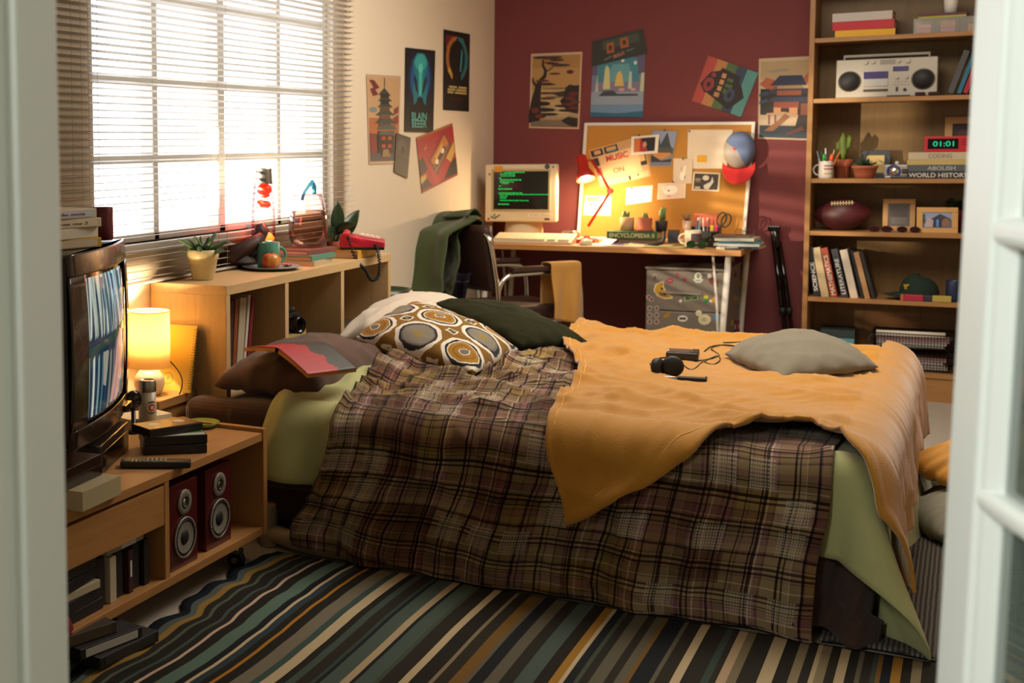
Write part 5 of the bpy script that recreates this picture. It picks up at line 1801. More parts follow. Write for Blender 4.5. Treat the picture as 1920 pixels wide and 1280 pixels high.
for v, u0, ln, bo in rows_:
    u = u0
    while u < min(.97, u0 + ln):
        w = r_.uniform(.015, .05)
        xx0 = -sw + 2 * sw * u; zz = s0 + (s1 - s0) * v
        b.face([b.bm.verts.new((xx0 + dx, -.0085, zz + dz)) for dx, dz in ((0, 0), (w * 2 * sw, 0), (w * 2 * sw, .0065 if bo else .005), (0, .0065 if bo else .005))])
        u += w + r_.uniform(.006, .014)
obj('code_lines', b, 'code_green', sc_)
b = MB(); b.box((-sw + .004, -.006, s1 - .004), (-sw + .05, -.0045, s1 + .032)); obj('sticky_note', b, '#c98a1c', mn)
for x, z, r_, c, c2 in ((mw * .36, z0 + mh - .014, .014, '#20242c', '#3a6a78'), (mw * .44, z0 + mh - .016, .006, '#7a4a40', '#8a3a34'), (-mw * .44, z0 + mh * .83, .007, '#8a5048', '#a06058'), (-mw * .45, z0 + .016, .007, '#7a3a30', '#a04a3a')):
    b = MB(); b.cyl((x, -.0012, z), (x, .001, z), r_, seg=18); b2 = obj('sticker', b, c, mn)
    b = MB(); b.cyl((x, -.0018, z), (x, .001, z), r_ * .45, seg=14); obj('sticker_mark', b, c2, b2)
b = MB(); b.prism([(-.03, 0), (-.005, -.012), (.028, .012), (.024, .018), (-.008, -.002), (-.026, .008)], .001, M=Matrix.Translation((-mw * .35, -.0002, z0 + .026)) @ Matrix.Rotation(R(90), 4, 'X')); st_ = obj('sticker', b, '#5a564c', mn)
b = MB(); b.prism([(-.012, .006), (.004, .004), (0, .026)], .0012, M=Matrix.Translation((-mw * .36, -.0002, z0 + .026)) @ Matrix.Rotation(R(90), 4, 'X')); obj('sticker_mark', b, '#5f8a2c', st_)
b = MB(); b.box((mw * .10, -.0012, z0 + .030), (mw * .44, .0005, z0 + .050)); st_ = obj('label_tape', b, '#dcd0b0', mn)
text('STAY ALIVE', mw * .28, .008, '#8a7c64', st_, (mw * .27, -.0014, z0 + .040), FRONT)
b = MB(); b.box((mw * .33, -.0015, z0 + .012), (mw * .40, .0005, z0 + .022)); obj('power_button', b, 'dark_grey', mn)

kx0, kx1 = D(928, 7.33).x, D(1075, 7.33).x
kbd = thing('keyboard', 'beige computer keyboard in front of the monitor', 'keyboard', ((kx0 + kx1) / 2, 7.27, DZ), R(2))
kw = kx1 - kx0
b = MB(); b.prism([(0, 0), (.165, 0), (.165, .052), (.13, .046), (0, .016)], kw, M=Matrix(((0, 0, 1, -kw / 2), (1, 0, 0, 0), (0, 1, 0, 0), (0, 0, 0, 1)))); obj('body', b, 'beige_plastic', kbd, bevel=.004)
tk = Matrix.Rotation(math.atan2(.030, .13), 4, 'X')
for bx0, bx1, nn in ((-.47, .17, 15), (.20, .30, 3), (.33, .47, 4)):
    b = MB()
    for j in range(5):
        for i in range(nn):
            w_ = (bx1 - bx0) * kw / nn
            b.box((bx0 * kw + i * w_ + .001, .014 + j * .022, .0), (bx0 * kw + (i + 1) * w_ - .001, .014 + j * .022 + .019, .009), M=Matrix.Translation((0, 0, .0165)) @ tk)
    k_ = obj('key_block', b, mat('key_beige', '#dccdaa', .5) if 'key_beige' not in MATS else 'key_beige', kbd); k_['label'] = 'block of beige keys'
ms = thing('computer_mouse', 'rounded beige computer mouse beside the keyboard', 'mouse', D(1099, 7.30), R(-4))
b = MB(); b.lathe([(.030, 0), (.033, .006), (.031, .018), (.022, .029), (.010, .034), (.0001, .035)], 28, sy=1.55); obj('body', b, 'beige_plastic', ms)
b = MB(); b.box((-.022, .028, .022), (-.002, .046, .0262)); b.box((.002, .028, .022), (.022, .046, .0262)); obj('buttons', b, 'beige_plastic', ms, bevel=.002)
book('red book lying flat behind the mouse', .10, .09, .022, '#b3261c', D(1098, 7.40), 0, soft=True)
book('white paperback behind the keyboard under the monitor', .17, .10, .02, '#dcd0b4', D(1050, 7.455), R(-8), soft=True)
gd_ = thing('webcam', 'small silver desk camera between the monitor and the lamp', 'camera', D(1069, 7.56))
b = MB(); b.box((-.045, -.02, 0), (.0, .03, .058)); b.cyl((.018, -.035, .032), (.018, .03, .032), .03); obj('body', b, 'steel', gd_, bevel=.004)
b = MB(); b.cyl((.018, -.039, .032), (.018, -.034, .032), .021); obj('lens', b, 'black_gloss', gd_)
wt = thing('calculator', 'white and dark calculator propped beside the mouse', 'calculator', D(1137, 7.36), (R(18), 0, R(-15)))
b = MB(); b.box((-.035, -.04, 0), (.035, .06, .012)); obj('body', b, 'white_plastic', wt, bevel=.003)
b = MB(); b.box((.03, -.04, -.001), (.04, .06, .011)); obj('side', b, 'black_plastic', wt)

# open magazine and papers
def paper(label, px, y, w, d, rz, col_, z=DZ, th=.003, name='paper_sheet', cat='paper', cl=.006):
    b = MB(); s_ = px
    b.grid(8, 6, lambda u, v: Vector(((u - .5) * w, (v - .5) * d, th / 2 + cl * (abs(2 * u - 1) ** 3) * (.5 + .5 * v))))
    return tag(obj(name, b, col_, solid=th, loc=D(px, y, z + .001), rot=(0, 0, rz)), label, cat)


paper('open pale magazine lying on the desk in front of the lamp', 1130, 7.32, .24, .14, R(-6), '#dcd0b8', name='magazine', cat='magazine')
paper('open magazine right half with printed pages on the desk edge', 1178, 7.30, .20, .13, R(4), '#cfc0a4', name='magazine', cat='magazine')
paper('green folder lying on the desk below the mug', 1250, 7.30, .20, .12, R(3), '#98965a', name='folder', cat='folder')
paper('yellowish sheet under the encyclopedia stack edge', 1222, 7.40, .24, .13, R(-3), '#d2b888')
pn = thing('pen', 'purple pen lying on the open magazine', 'pen', D(1156, 7.30, DZ + .009), R(12))
b = MB(); b.cyl((-.03, 0, 0), (.03, 0, 0), .004, seg=10); obj('barrel', b, '#9a62b4', pn)
b = MB(); b.cyl((.03, 0, 0), (.038, 0, 0), .0038, .001, seg=10); obj('tip', b, 'dark_grey', pn)

eb = D(1189, 7.50)
ex0, ex1 = D(1137, 7.44).x, D(1232, 7.44).x
ew = ex1 - ex0
book('grey-brown book under the green encyclopedia', ew * .96, .18, .030, '#6a5a4c', Vector(((ex0 + ex1) / 2 + .02, 7.45, DZ)), R(1))
book('green encyclopedia volume lying under the cactus pots', ew, .19, .038, '#23502c', Vector(((ex0 + ex1) / 2, 7.44, DZ + .0302)), 0, 'ENCYCLOPEDIA II', '#b8b08c', th=.95, tw=.88)
EZ = DZ + .0685
mat('pot_tan', '#b99468', .8); mat('pot_dark', '#2e2a26', .7)
t = NT('cactus'); t.base(t.ramp(t.noise(t.coord('Object', (40, 40, 10)), 2), [(.3, '#4f6632'), (.7, '#8a9a52')], 'LINEAR'), .6)
def cacti(seed, n, hgt):
    def f(b):
        r_ = random.Random(seed)
        for k in range(n):
            x, y = r_.uniform(-.015, .015), r_.uniform(-.015, .015)
            l = hgt * r_.uniform(.7, 1.1); dx = r_.uniform(-.012, .012)
            b.tube([(x, y, .06), (x + dx * .4, y, .06 + l * .5), (x + dx, y, .06 + l * .9), (x + dx, y, .06 + l)], [.009, .012, .009, .001], 9)
    return f
pot_plant('potted_cactus', 'small cactus in a ribbed tan pot, leftmost on the encyclopedia', Vector((D(1175, 7.53).x, 7.53, EZ)), [(.030, 0), (.036, .003), (.038, .075), (.035, .076), (.034, .065)], 'pot_tan', .066, .034, cacti(1, 3, .05), 'stems', 'cactus', 'cacti on the encyclopedia')
pot_plant('potted_cactus', 'pale cactus in a terracotta pot with a saucer, middle of the encyclopedia', Vector((D(1209, 7.53).x, 7.50, EZ)), [(.046, 0), (.048, .016), (.040, .017), (.043, .074), (.040, .076), (.038, .065)], 'terracotta', .066, .038, cacti(2, 3, .045), 'stems', 'cactus', 'cacti on the encyclopedia')
pot_plant('potted_cactus', 'branching cactus in a dark square pot, right end of the encyclopedia', Vector((D(1239, 7.56).x, 7.56, EZ)), [(.028, 0), (.034, .056), (.031, .057), (.028, .045)], 'pot_dark', .046, .029, cacti(5, 4, .07), 'stems', 'cactus', 'cacti on the encyclopedia')
sf = thing('picture_frame', 'small dark framed picture standing right of the encyclopedia', 'picture frame', D(1262, 7.62), (R(-8), 0, 0))
b = MB(); b.box((-.03, 0, 0), (.03, .01, .075)); obj('frame', b, '#4a3830', sf, bevel=.002)
b = MB(); b.box((-.022, -.001, .008), (.022, .002, .067)); obj('picture', b, '#2c3038', sf)
hb = thing('desk_brush', 'curved dark brush lying over the papers beside the stack', 'brush', D(1226, 7.33, DZ + .006), R(30))
b = MB(); b.tube([(-.05, 0, 0), (0, 0, .004), (.045, .012, .012), (.06, .02, .035), (.062, .024, .075)], [.004, .008, .010, .009, .007], 10); obj('handle', b, '#2c1e16', hb)

mg = mug('cream mug with a dark plum panel on the desk', D(1299, 7.34), .040, .090, mat('mug_cream', '#d6c6a8', .4), R(178))
b = MB(); b.grid(16, 1, lambda u, v: Vector((.0405 * math.cos(R(-140 + 105 * u)), .0405 * math.sin(R(-140 + 105 * u)), .008 + .068 * v))); pn_ = obj('panel', b, '#4c3a40', mg)
pn_.rotation_euler = (0, 0, R(-178 + 45))
sg = thing('sunglasses', 'green sunglasses lying folded in front of the mug', 'sunglasses', D(1306, 7.255, DZ + .022), R(4))
for s_ in (-1, 1):
    b = MB(); b.lathe([(.0001, 0), (.020, .001), (.021, .003)], 20, M=Matrix.Translation((.026 * s_, 0, 0)) @ Matrix.Rotation(R(80), 4, 'X'), sx=1.1); obj('lens', b, mat('lens_green', '#22381e', .1) if 'lens_green' not in MATS else 'lens_green', sg)
    b = MB(); b.tube([(.048 * s_, 0, .008), (.05 * s_, .03, .0), (.0, .045 + .005 * s_, -.018)], .0018, 6); obj('temple', b, 'pot_tan', sg)
b = MB(); b.tube([(-.008, -.001, .006), (0, -.001, .009), (.008, -.001, .006)], .002, 6); obj('bridge', b, 'pot_tan', sg)

po = thing('pen_organizer', 'black desk organizer full of pens behind the mug', 'organizer', D(1318, 7.58))
b = MB(); b.box((-.085, -.04, 0), (.085, .04, .004)); b.box((-.085, -.04, 0), (-.081, .04, .075)); b.box((.081, -.04, 0), (.085, .04, .095)); b.box((-.085, -.04, 0), (.085, -.036, .075)); b.box((-.085, .036, 0), (.085, .04, .095)); b.box((-.02, -.04, 0), (-.016, .04, .075)); b.box((.03, -.04, 0), (.034, .04, .08))
obj('holder', b, 'black_plastic', po, bevel=.001)
pens = [(-.01, '#7aa0b0', 'pale blue'), (.005, '#d8d0c4', 'white'), (.022, '#a85a78', 'mauve'), (-.03, '#d8c0a0', 'cream'), (-.045, '#5a6a80', 'slate blue')]
for k, (x, c, nm) in enumerate(pens):
    t_ = thing('pen', nm + ' pen standing in the black desk organizer', 'pen', po.location + Vector((x, .0 + .012 * (k % 2), .006)), (R(5 * (k % 3) - 4), R(4 * k - 8), 0), 'pens in the organizer')
    b = MB(); b.cyl((0, 0, 0), (0, 0, .125), .0045, seg=10); obj('barrel', b, c, t_)
    b = MB(); b.cyl((0, 0, .125), (0, 0, .14), .004, .0025, seg=10); obj('cap', b, 'white_plastic', t_)
for x, c, nm in ((.045, '#e0c81c', 'yellow'), (.066, '#d8347c', 'pink')):
    t_ = thing('highlighter', nm + ' highlighter standing in the black desk organizer', 'highlighter', po.location + Vector((x, -.028, .03)), (R(4), R(3), 0), 'highlighters in the organizer')
    b = MB(); b.box((-.009, -.005, .0), (.009, .005, .068)); obj('body', b, c, t_, bevel=.003)
    b = MB(); b.box((-.0085, -.0045, .068), (.0085, .0045, .076)); obj('cap', b, c, t_, bevel=.002)
sx_ = thing('scissors', 'scissors with round dark handles standing in the organizer', 'scissors', po.location + Vector((.066, .015, .03)), (0, R(18), 0))
for s_ in (-1, 1):
    b = MB(); b.tube([(.012 * s_ + .022 * math.cos(a), 0, .11 + .036 * math.sin(a)) for a in np.linspace(0, 2 * PI, 25)[:-1]], .0042, 8, closed=True); obj('handle', b, '#3a2c1c', sx_)
    b = MB(); b.prism([(-.003 * s_, 0), (.006 * s_, 0), (.002 * s_, .08), (-.003 * s_, .08)], .002, M=Matrix.Rotation(R(90), 4, 'X')); obj('blade', b, 'steel', sx_)
oc = thing('folder', 'orange card folder standing behind the pens', 'folder', D(1322, 7.66), (R(-6), 0, 0))
b = MB(); b.box((-.065, 0, 0), (.065, .008, .165)); obj('card', b, '#b8572c', oc)
mb_ = thing('brush_jar', 'frosted jar holding a soft brush beside the organizer', 'jar', D(1288, 7.60))
b = MB(); b.lathe([(.018, .07), (.022, .075), (.026, .125), (.024, .126)], 24); b.lathe([(.02, 0), (.02, .07)], 20); obj('jar', b, mat('frost', '#c8a48c', .3), mb_)
b = MB()
for k in range(26):
    a = k * 2.4; r_ = .002 + .0032 * (k % 7)
    b.tube([(r_ * math.cos(a) * .4, r_ * math.sin(a) * .4, .12), (r_ * math.cos(a) * 1.6, r_ * math.sin(a) * 1.6, .16)], .0014, 4)
obj('bristles', b, '#6a4a38', mb_)

nbx = D(1384, 7.42)
for k, (w_, d_, T, c, lb, dx) in enumerate(((.215, .19, .012, '#1c2830', 'dark notebook lying at the bottom of the notebook stack', .005), (.22, .20, .014, '#b8bcb4', 'pale grey notebook second from the bottom of the desk stack', .004), (.20, .20, .012, '#2c5a68', 'teal notebook in the middle of the desk stack', .02), (.19, .18, .016, '#aeb0a0', 'pale green notebook fourth up in the desk stack', -.008), (.18, .17, .010, '#5a4638', 'brown notebook on top of the desk stack', -.02))):
    book(lb, w_, d_, T, c, nbx + Vector((dx, -.09, sum((.012, .014, .012, .016)[:k]) + .0004 * k)), R(-3 + 4 * (k % 3)), soft=True, group='notebooks stacked on the desk', name='notebook', cat='notebook')
gs = thing('glasses', 'thin framed glasses lying on the top notebook', 'glasses', nbx + Vector((.03, .0, .0665)), R(10))
for s_ in (-1, 1):
    b = MB(); b.tube([(.026 * s_ + .020 * math.cos(a), .002, .016 + .015 * math.sin(a)) for a in np.linspace(0, 2 * PI, 21)[:-1]], .0014, 6, closed=True); obj('rim', b, 'dark_grey', gs)
b = MB(); b.tube([(-.006, .002, .02), (.006, .002, .02)], .0014, 6); obj('bridge', b, 'dark_grey', gs)
er = thing('eraser', 'white eraser at the front edge of the desk', 'eraser', D(1352, 7.25), R(-15))
b = MB(); b.box((-.022, -.01, 0), (.022, .01, .014)); obj('rubber', b, '#d8ccb0', er, bevel=.003)
b = MB(); b.box((.0, -.0105, -.0002), (.0225, .0105, .0145)); obj('sleeve', b, '#b8a888', er)
st = thing('stapler', 'small grey stapler lying beside the eraser', 'stapler', D(1374, 7.25), R(-6))
b = MB(); b.box((-.04, -.011, 0), (.04, .011, .006)); obj('base', b, 'dark_grey', st, bevel=.002)
b = MB(); b.box((-.04, -.009, .008), (.03, .009, .018), M=Matrix.Rotation(R(-4), 4, 'Y')); obj('arm', b, 'grey_plastic', st, bevel=.003)
bk_ = thing('phone', 'black gadget leaning on the notebook stack', 'phone', D(1334, 7.40, DZ + .004), (R(35), 0, R(-20)))
b = MB(); b.box((-.02, -.03, 0), (.02, .05, .012)); obj('body', b, 'black_plastic', bk_, bevel=.003)

# black folded tripod in the corner beside the shelf
tpd = thing('tripod', 'black folded tripod leaning between the desk and the bookshelf', 'tripod', (Yp(1490, 740, 7.68).x, 7.68, 0))
tt = Yp(1452, 430, 7.84) - tpd.location
for k in range(3):
    a = 2 * PI * k / 3
    d0 = Vector((.024 * math.cos(a), .024 * math.sin(a), 0)); d1 = d0 * .7
    b = MB(); b.tube([d0, d0.lerp(d1 + tt, .5)], .010, 10); lg = obj('leg', b, 'black_gloss', tpd)
    b = MB(); b.tube([d0.lerp(d1 + tt, .45), d1 + tt * .92], .013, 10); obj('upper_section', b, 'black_gloss', lg)
    b = MB(); c_ = d0.lerp(d1 + tt, .48); b.cyl(c_ - Vector((0, 0, .02)), c_ + Vector((0, 0, .02)), .016); obj('clamp', b, 'soft_black', lg)
b = MB(); b.tube([tt * .88, tt], .022, 12); b.box((tt.x - .03, tt.y - .025, tt.z - .01), (tt.x + .03, tt.y + .025, tt.z + .02)); obj('head', b, 'black_gloss', tpd, bevel=.004)

# ------------------------------------------------------------------ chair and the clothes on it
mat('chair_brown', '#341c14', .6, bump=.1, bscale=200)
ch = thing('desk_chair', 'chrome tube armchair with brown seat and back in front of the desk', 'chair', (0, 0, 0), R(50))
CR = Matrix.Rotation(R(50), 3, 'Z')
anchor = Vector((Yp(934, 480, 6.62).x, 6.62, 0))
ch.location = anchor - CR @ Vector((-.24, -.235, 0))
b = MB(); b.grid(14, 10, lambda u, v: Vector((-.235 - .03 * (1 - (2 * u - 1) ** 2) - .05 * v, (u - .5) * .43, .56 + .335 * v))); obj('backrest', b, 'chair_brown', ch, solid=.045, bevel=.015)
b = MB(); b.box((-.22, -.22, .42), (.24, .22, .475)); obj('seat', b, 'chair_brown', ch, bevel=.02, seg=4)
for s_ in (-1, 1):
    y = .245 * s_
    b = MB(); b.tube(catmull([Vector(p) for p in ((-.30, y * .55, .865), (-.295, y * .82, .855), (-.285, y * .97, .80), (-.255, y, .62), (-.235, y, .46), (-.20, y, .40), (.20, y, .40))], 8), .0125, 12); obj('back_tube', b, 'chrome', ch)
    b = MB(); b.tube(catmull([Vector(p) for p in ((-.245, y, .48), (-.235, y, .58), (-.19, y, .635), (-.10, y, .645), (.16, y, .645), (.22, y, .63), (.25, y, .57), (.26, y, .40), (.26, y, .05), (.23, y, .013), (-.25, y, .013))], 8), .0125, 12); obj('leg', b, 'chrome', ch)
    b = MB(); b.box((-.17, y - .025, .655), (.2, y + .025, .685)); obj('armrest', b, mat('arm_brown', '#3a2219', .4) if 'arm_brown' not in MATS else 'arm_brown', ch, bevel=.010, seg=3)
b = MB(); b.tube([(-.25, -.245, .013), (-.25, .245, .013)], .0125, 12); obj('crossbar', b, 'chrome', ch)


def on_chair(x, y, z):
    return ch.location + CR @ Vector((x, y, z))


fabric('jacket_green', '#46502f', 500, .3, var=.1)
fabric('cloth_tan', '#b58440', 400, .3, var=.06)
t = NT('shirt_check')
sx = t.n('SeparateXYZ'); t.l(t.coord('UV'), sx.inputs[0])
a1 = t.ramp(frac(sx.outputs[0], .12), [(0, '#14131c'), (.3, '#4a3a44'), (.36, '#191824'), (.7, '#3a1c24'), (.8, '#14131c')])
a2 = t.ramp(frac(sx.outputs[1], .12), [(0, '#1a1a26'), (.35, '#5a4a50'), (.41, '#16151e'), (.75, '#30181e'), (.85, '#1a1a26')])
t.base(t.mix(.5, a1, a2), .9, spec=.1)

# jacket slung over the left half of the chair back
jk = thing('jacket', 'olive green jacket hanging over the chair back', 'jacket', (0, 0, 0))


def jacket(u, v):
    y = -.06 + .70 * u
    s = -.14 + .64 * v                                   # over the top towards the rear
    top = .935 - .10 * smooth(.35, 1, u) - .03 * smooth(.25, 0, u)
    fold = .030 * math.sin(u * 15 + 2.2 * v + 2 * n3(u * 3, v * 2, 5)) * smooth(.15, .6, v) + .035 * n3(u * 5, v * 4, 9) + .012 * n3(u * 13, v * 9, 2)
    if s < 0:
        x, z = -.215, top + s * .85
    else:
        x = -.215 - .13 * smooth(0, .12, s) - .06 * s
        z = top + .018 * math.sin(min(s / .10, 1) * PI) - max(0, s - .05) * .92
    x -= max(-.015, fold) + .035 * smooth(.5, 1, v)
    y += .20 * v * (u - .2) + .02 * math.sin(v * 7)
    z += .035 * math.sin(u * 8 + 1) * smooth(.75, 1, v) + .015 * n3(u * 4, v * 3, 21)
    return on_chair(x, y, z)


b = MB(); b.grid(56, 50, jacket); obj('body', b, 'jacket_green', jk, solid=.007)


def sleeve(u, v):
    s = v
    y = -.14 + .44 * u + .10 * s * u
    x = -.30 - .15 * smooth(0, .22, s) - .05 * math.sin(PI * u) * (.3 + s) - .07 * s - .014 * math.sin(u * 13 + 3 * s) - .02 * n3(u * 4, s * 3, 31)
    z = .945 - .25 * s - .20 * (1 - u) * s - .07 * u * u
    return on_chair(x, y, z)


b = MB(); b.grid(34, 30, sleeve); obj('sleeve', b, 'jacket_green', jk, solid=.012)


def collar(u, v):
    return on_chair(-.25 - .09 * v + .02 * math.sin(u * 6), -.10 + .24 * u, .928 + .040 * math.sin(v * PI) * (1 - .4 * u) + .014 * (1 - u))


b = MB(); b.grid(20, 10, collar); obj('collar', b, 'jacket_green', jk, solid=.008)
sh_ = thing('checked_shirt', 'dark checked shirt hanging under the green jacket', 'shirt', (0, 0, 0))
b = MB(); b.grid(24, 24, lambda u, v: on_chair(-.345 - .04 * v - .022 * math.sin(u * 16 + v * 2) - .03 * (1 - u), -.20 + .36 * u, .66 - .28 * v - .02 * math.sin(u * 6)), uvfn=lambda u, v: (u * .4, v * .3)); obj('cloth', b, 'shirt_check', sh_, solid=.005)
tn = thing('tan_cloth', 'tan cloth draped over the chair armrest', 'cloth', (0, 0, 0))


def tan_(u, v):
    x = .045 + .17 * u + .02 * v * (u - .3)
    s = -.26 + .58 * v                                   # across the armrest, from the inner to the outer side
    yc = -.245
    w = .034
    if s < -w:
        y, z = yc + w, .692 - (-s - w)
    elif s > w:
        y, z = yc - w, .692 - (s - w)
    else:
        y, z = yc - s, .694 + .006 * math.cos(s / w * 1.5)
    k = smooth(.05, .25, abs(s))
    y += (-1 if s > 0 else 1) * (.010 + .018 * math.sin(u * 10 + s * 4) * k + .02 * k)
    z -= .03 * u * k
    return on_chair(x, y, z)


b = MB(); b.grid(26, 40, tan_); obj('cloth', b, 'cloth_tan', tn, solid=.006)

# ================================================================== bookshelf
SX0, SX1, SY0, SY1 = -.731, .012, 7.55, 7.872
STOPS = [2.13, 1.835, 1.527, 1.117, .846, .503, .142]
bs = thing('bookshelf', 'tall open oak bookshelf against the maroon wall', 'bookshelf', (0, 0, 0))
for x in (SX0, SX1 - .024):
    b = MB(); b.box((x, SY0, 0), (x + .024, SY1, 2.25)); obj('side_panel', b, 'shelf_wood_z', bs, bevel=.001)
for z in STOPS:
    b = MB(); b.box((SX0 + .024, SY0 + .004, z - .022), (SX1 - .024, SY1 - .01, z)); obj('shelf_board', b, 'shelf_wood', bs, bevel=.001)
b = MB(); b.box((SX0 + .024, SY1 - .01, .0), (SX1 - .024, SY1 - .004, 2.25)); obj('back_panel', b, 'shelf_back', bs)
b = MB(); b.box((SX0 + .024, SY0 + .012, 0), (SX1 - .024, SY0 + .03, .12)); obj('plinth', b, 'shelf_wood', bs)
b = MB(); b.box((SX0 + .024, SY0 + .004, 2.228), (SX1 - .024, SY1 - .01, 2.25)); obj('shelf_board', b, 'shelf_wood', bs)
Sh = {k + 1: z for k, z in enumerate(STOPS[1:])}


def SP(px, k, y=7.58):
    return Vector((Yp(px, 300, y).x, y, Sh[k]))


def span(a, c, y=7.58):
    return Yp(c, 300, y).x - Yp(a, 300, y).x


# top visible shelf: three big books, organiser box
z = 0
for px0, px1, T, c, lb, yaw in ((1558, 1670, .034, '#d6a41c', 'yellow book at the bottom of the three on the top shelf', 1), (1553, 1668, .044, '#b3202c', 'red book in the middle of the three on the top shelf', -2), (1552, 1664, .043, '#b8b0a8', 'thick grey-white book on top of the three on the top shelf', -3)):
    p = SP((px0 + px1) / 2, 1, 7.57)
    book(lb, span(px0, px1, 7.57), .19, T, c, p + Vector((0, 0, z)), R(yaw)); z += T + .0004
p = SP(1770, 1, 7.60)
wb = span(1703, 1836, 7.60)
ob = thing('organizer_box', 'clear plastic divided box of small coloured things on the top shelf', 'box', p)
b = MB()
for lo, hi in (((-wb / 2, 0, 0), (wb / 2, .16, .003)), ((-wb / 2, 0, 0), (wb / 2, .003, .075)), ((-wb / 2, .157, 0), (wb / 2, .16, .075)), ((-wb / 2, 0, 0), (-wb / 2 + .003, .16, .075)), ((wb / 2 - .003, 0, 0), (wb / 2, .16, .075)), ((-wb * .2, 0, 0), (-wb * .2 + .003, .16, .07)), ((wb * .14, 0, 0), (wb * .14 + .003, .16, .07))):
    b.box(lo, hi)
obj('tray', b, 'clear_plastic', ob)
for x, z, w_, h_, c, lb in ((-wb * .35, .004, .06, .022, '#c8787c', 'pink pad in the organiser box, left compartment'), (-wb * .35, .027, .06, .02, '#c89088', 'pale pink pad lying on the other in the organiser box'), (-.005, .004, .06, .02, '#b0688c', 'mauve eraser in the organiser box, middle compartment'), (-.005, .025, .065, .035, '#a86a48', 'orange-brown box in the middle compartment of the organiser'), (wb * .3, .004, .02, .035, '#c08a2c', 'ochre bottle in the right compartment of the organiser box')):
    b = MB(); b.box((x - w_ / 2, .02, z), (x + w_ / 2, .10, z + h_)); tag(obj('craft_item', b, c, bevel=.003, loc=p), lb, 'craft item')
for T, c, lb, z in ((.010, '#a8a02c', 'yellow-green thin book lying on the organiser box', .0755), (.012, '#5c2c44', 'plum thin book lying on top of the organiser box', .0862)):
    book(lb, span(1713, 1803, 7.61), .14, T, c, SP(1757, 1, 7.61) + Vector((0, 0, z)), R(-4), soft=True)
cp = thing('paper_cup', 'white cup standing on the plum book on the top shelf', 'cup', SP(1773, 1, 7.67) + Vector((0, 0, .0985)))
b = MB(); b.lathe([(.028, 0), (.034, .09), (.032, .09), (.027, .006), (.0001, .005)], 28); obj('body', b, 'white_plastic', cp)

# boombox
mat('silver_plastic', '#a9a294', .4, .3)
bx = thing('boombox', 'silver boombox with two round black speakers on the second shelf', 'boombox', SP(1656, 2, 7.60), R(-2))
bw, bh = span(1562, 1752, 7.60), .195
b = MB(); b.box((-bw / 2, 0, 0), (bw / 2, .13, bh)); obj('case', b, 'silver_plastic', bx, bevel=.005)
b = MB(); b.box((-bw * .44, .04, bh + .012), (bw * .42, .065, bh + .026)); b.box((-bw * .44, .04, bh), (-bw * .42, .065, bh + .02)); b.box((bw * .40, .04, bh), (bw * .42, .065, bh + .02)); obj('carry_handle', b, 'grey_plastic', bx, bevel=.003)
QF = Matrix.Rotation(R(90), 4, 'X')
for x in (-bw * .362, bw * .362):
    b = MB(); b.lathe([(.052, 0), (.052, .004), (.047, .006)], 32, M=QF, cap=False); s_ = obj('speaker', b, 'steel', bx, loc=(x, 0, .085))
    b = MB(); b.lathe([(.048, .002), (.044, .007), (.0001, .010)], 32, M=QF, cap=False); obj('grille', b, 'soft_black', s_)
for lo, hi, mm, nm in (((-bw * .22, -.003, .095), (.01, 0, .13), mat('deck_violet', '#43386a', .2), 'cassette_window'), ((-bw * .22, -.004, .055), (.01, 0, .092), 'steel', 'cassette_door'), ((.03, -.003, .128), (bw * .22, 0, .152), 'deck_violet', 'tuner_window'), ((-bw * .22, -.005, .030), (.01, 0, .042), 'dark_grey', 'key_row'), ((-bw * .06, -.002, .165), (.04, 0, .188), 'grey_plastic', 'badge_panel'), ((.045, -.005, .028), (.055, 0, .05), 'dark_grey', 'switch')):
    b = MB(); b.box(lo, hi); obj(nm, b, mm, bx, bevel=.001)
for x, z, r_ in ((-bw * .20, .178, .009), (-bw * .13, .178, .009), (.055, .178, .008), (.095, .178, .011), (.05, .098, .008), (.09, .098, .008), (.085, .036, .007)):
    b = MB(); b.cyl((x, -.010, z), (x, 0, z), r_, seg=18); obj('knob', b, 'silver_plastic' if z > .05 else 'soft_black', bx, bevel=.001)
for k in range(10):
    b = MB(); b.box((.028 + (k % 5) * .016, -.004, .06 + (k // 5) * .014), (.040 + (k % 5) * .016, 0, .069 + (k // 5) * .014)); obj('button', b, 'silver_plastic', bx)
gm = thing('sunglasses', 'dark red sunglasses lying at the foot of the boombox', 'sunglasses', SP(1733, 2, 7.575) + Vector((0, 0, .010)))
for s_ in (-1, 1):
    b = MB(); b.box((.028 * s_ - .022, -.004, -.008), (.028 * s_ + .022, .012, .010)); obj('lens', b, mat('lens_red', '#2e0c14', .15) if 'lens_red' not in MATS else 'lens_red', gm, bevel=.004)
    b = MB(); b.tube([(.05 * s_, .0, .004), (.052 * s_, .05, -.004)], .002, 6); obj('temple', b, 'lens_red', gm)
cs = thing('cassette', 'dark cassette lying flat before the boombox', 'cassette', SP(1680, 2, 7.568))
b = MB(); b.box((-.05, -.01, 0), (.05, .02, .008)); obj('shell', b, 'dark_grey', cs, bevel=.002)
for k, (px, T, c, lb, h_) in enumerate(((1783, .026, '#4a4a4c', 'dark grey book leaning on the second shelf', .215), (1797, .018, '#1f6a86', 'teal blue book leaning on the second shelf', .205), (1809, .020, '#a8202c', 'red book leaning on the second shelf', .20), (1820, .018, '#8a8680', 'grey book leaning last by the shelf side', .19))):
    lean = R(17)
    book(lb, h_, .15, T, c, SP(px, 2, 7.59) + Vector((h_ / 2 * math.sin(lean), 0, h_ / 2 * math.cos(lean) + T * .28)), STAND(lean), group='books leaning on the second shelf')

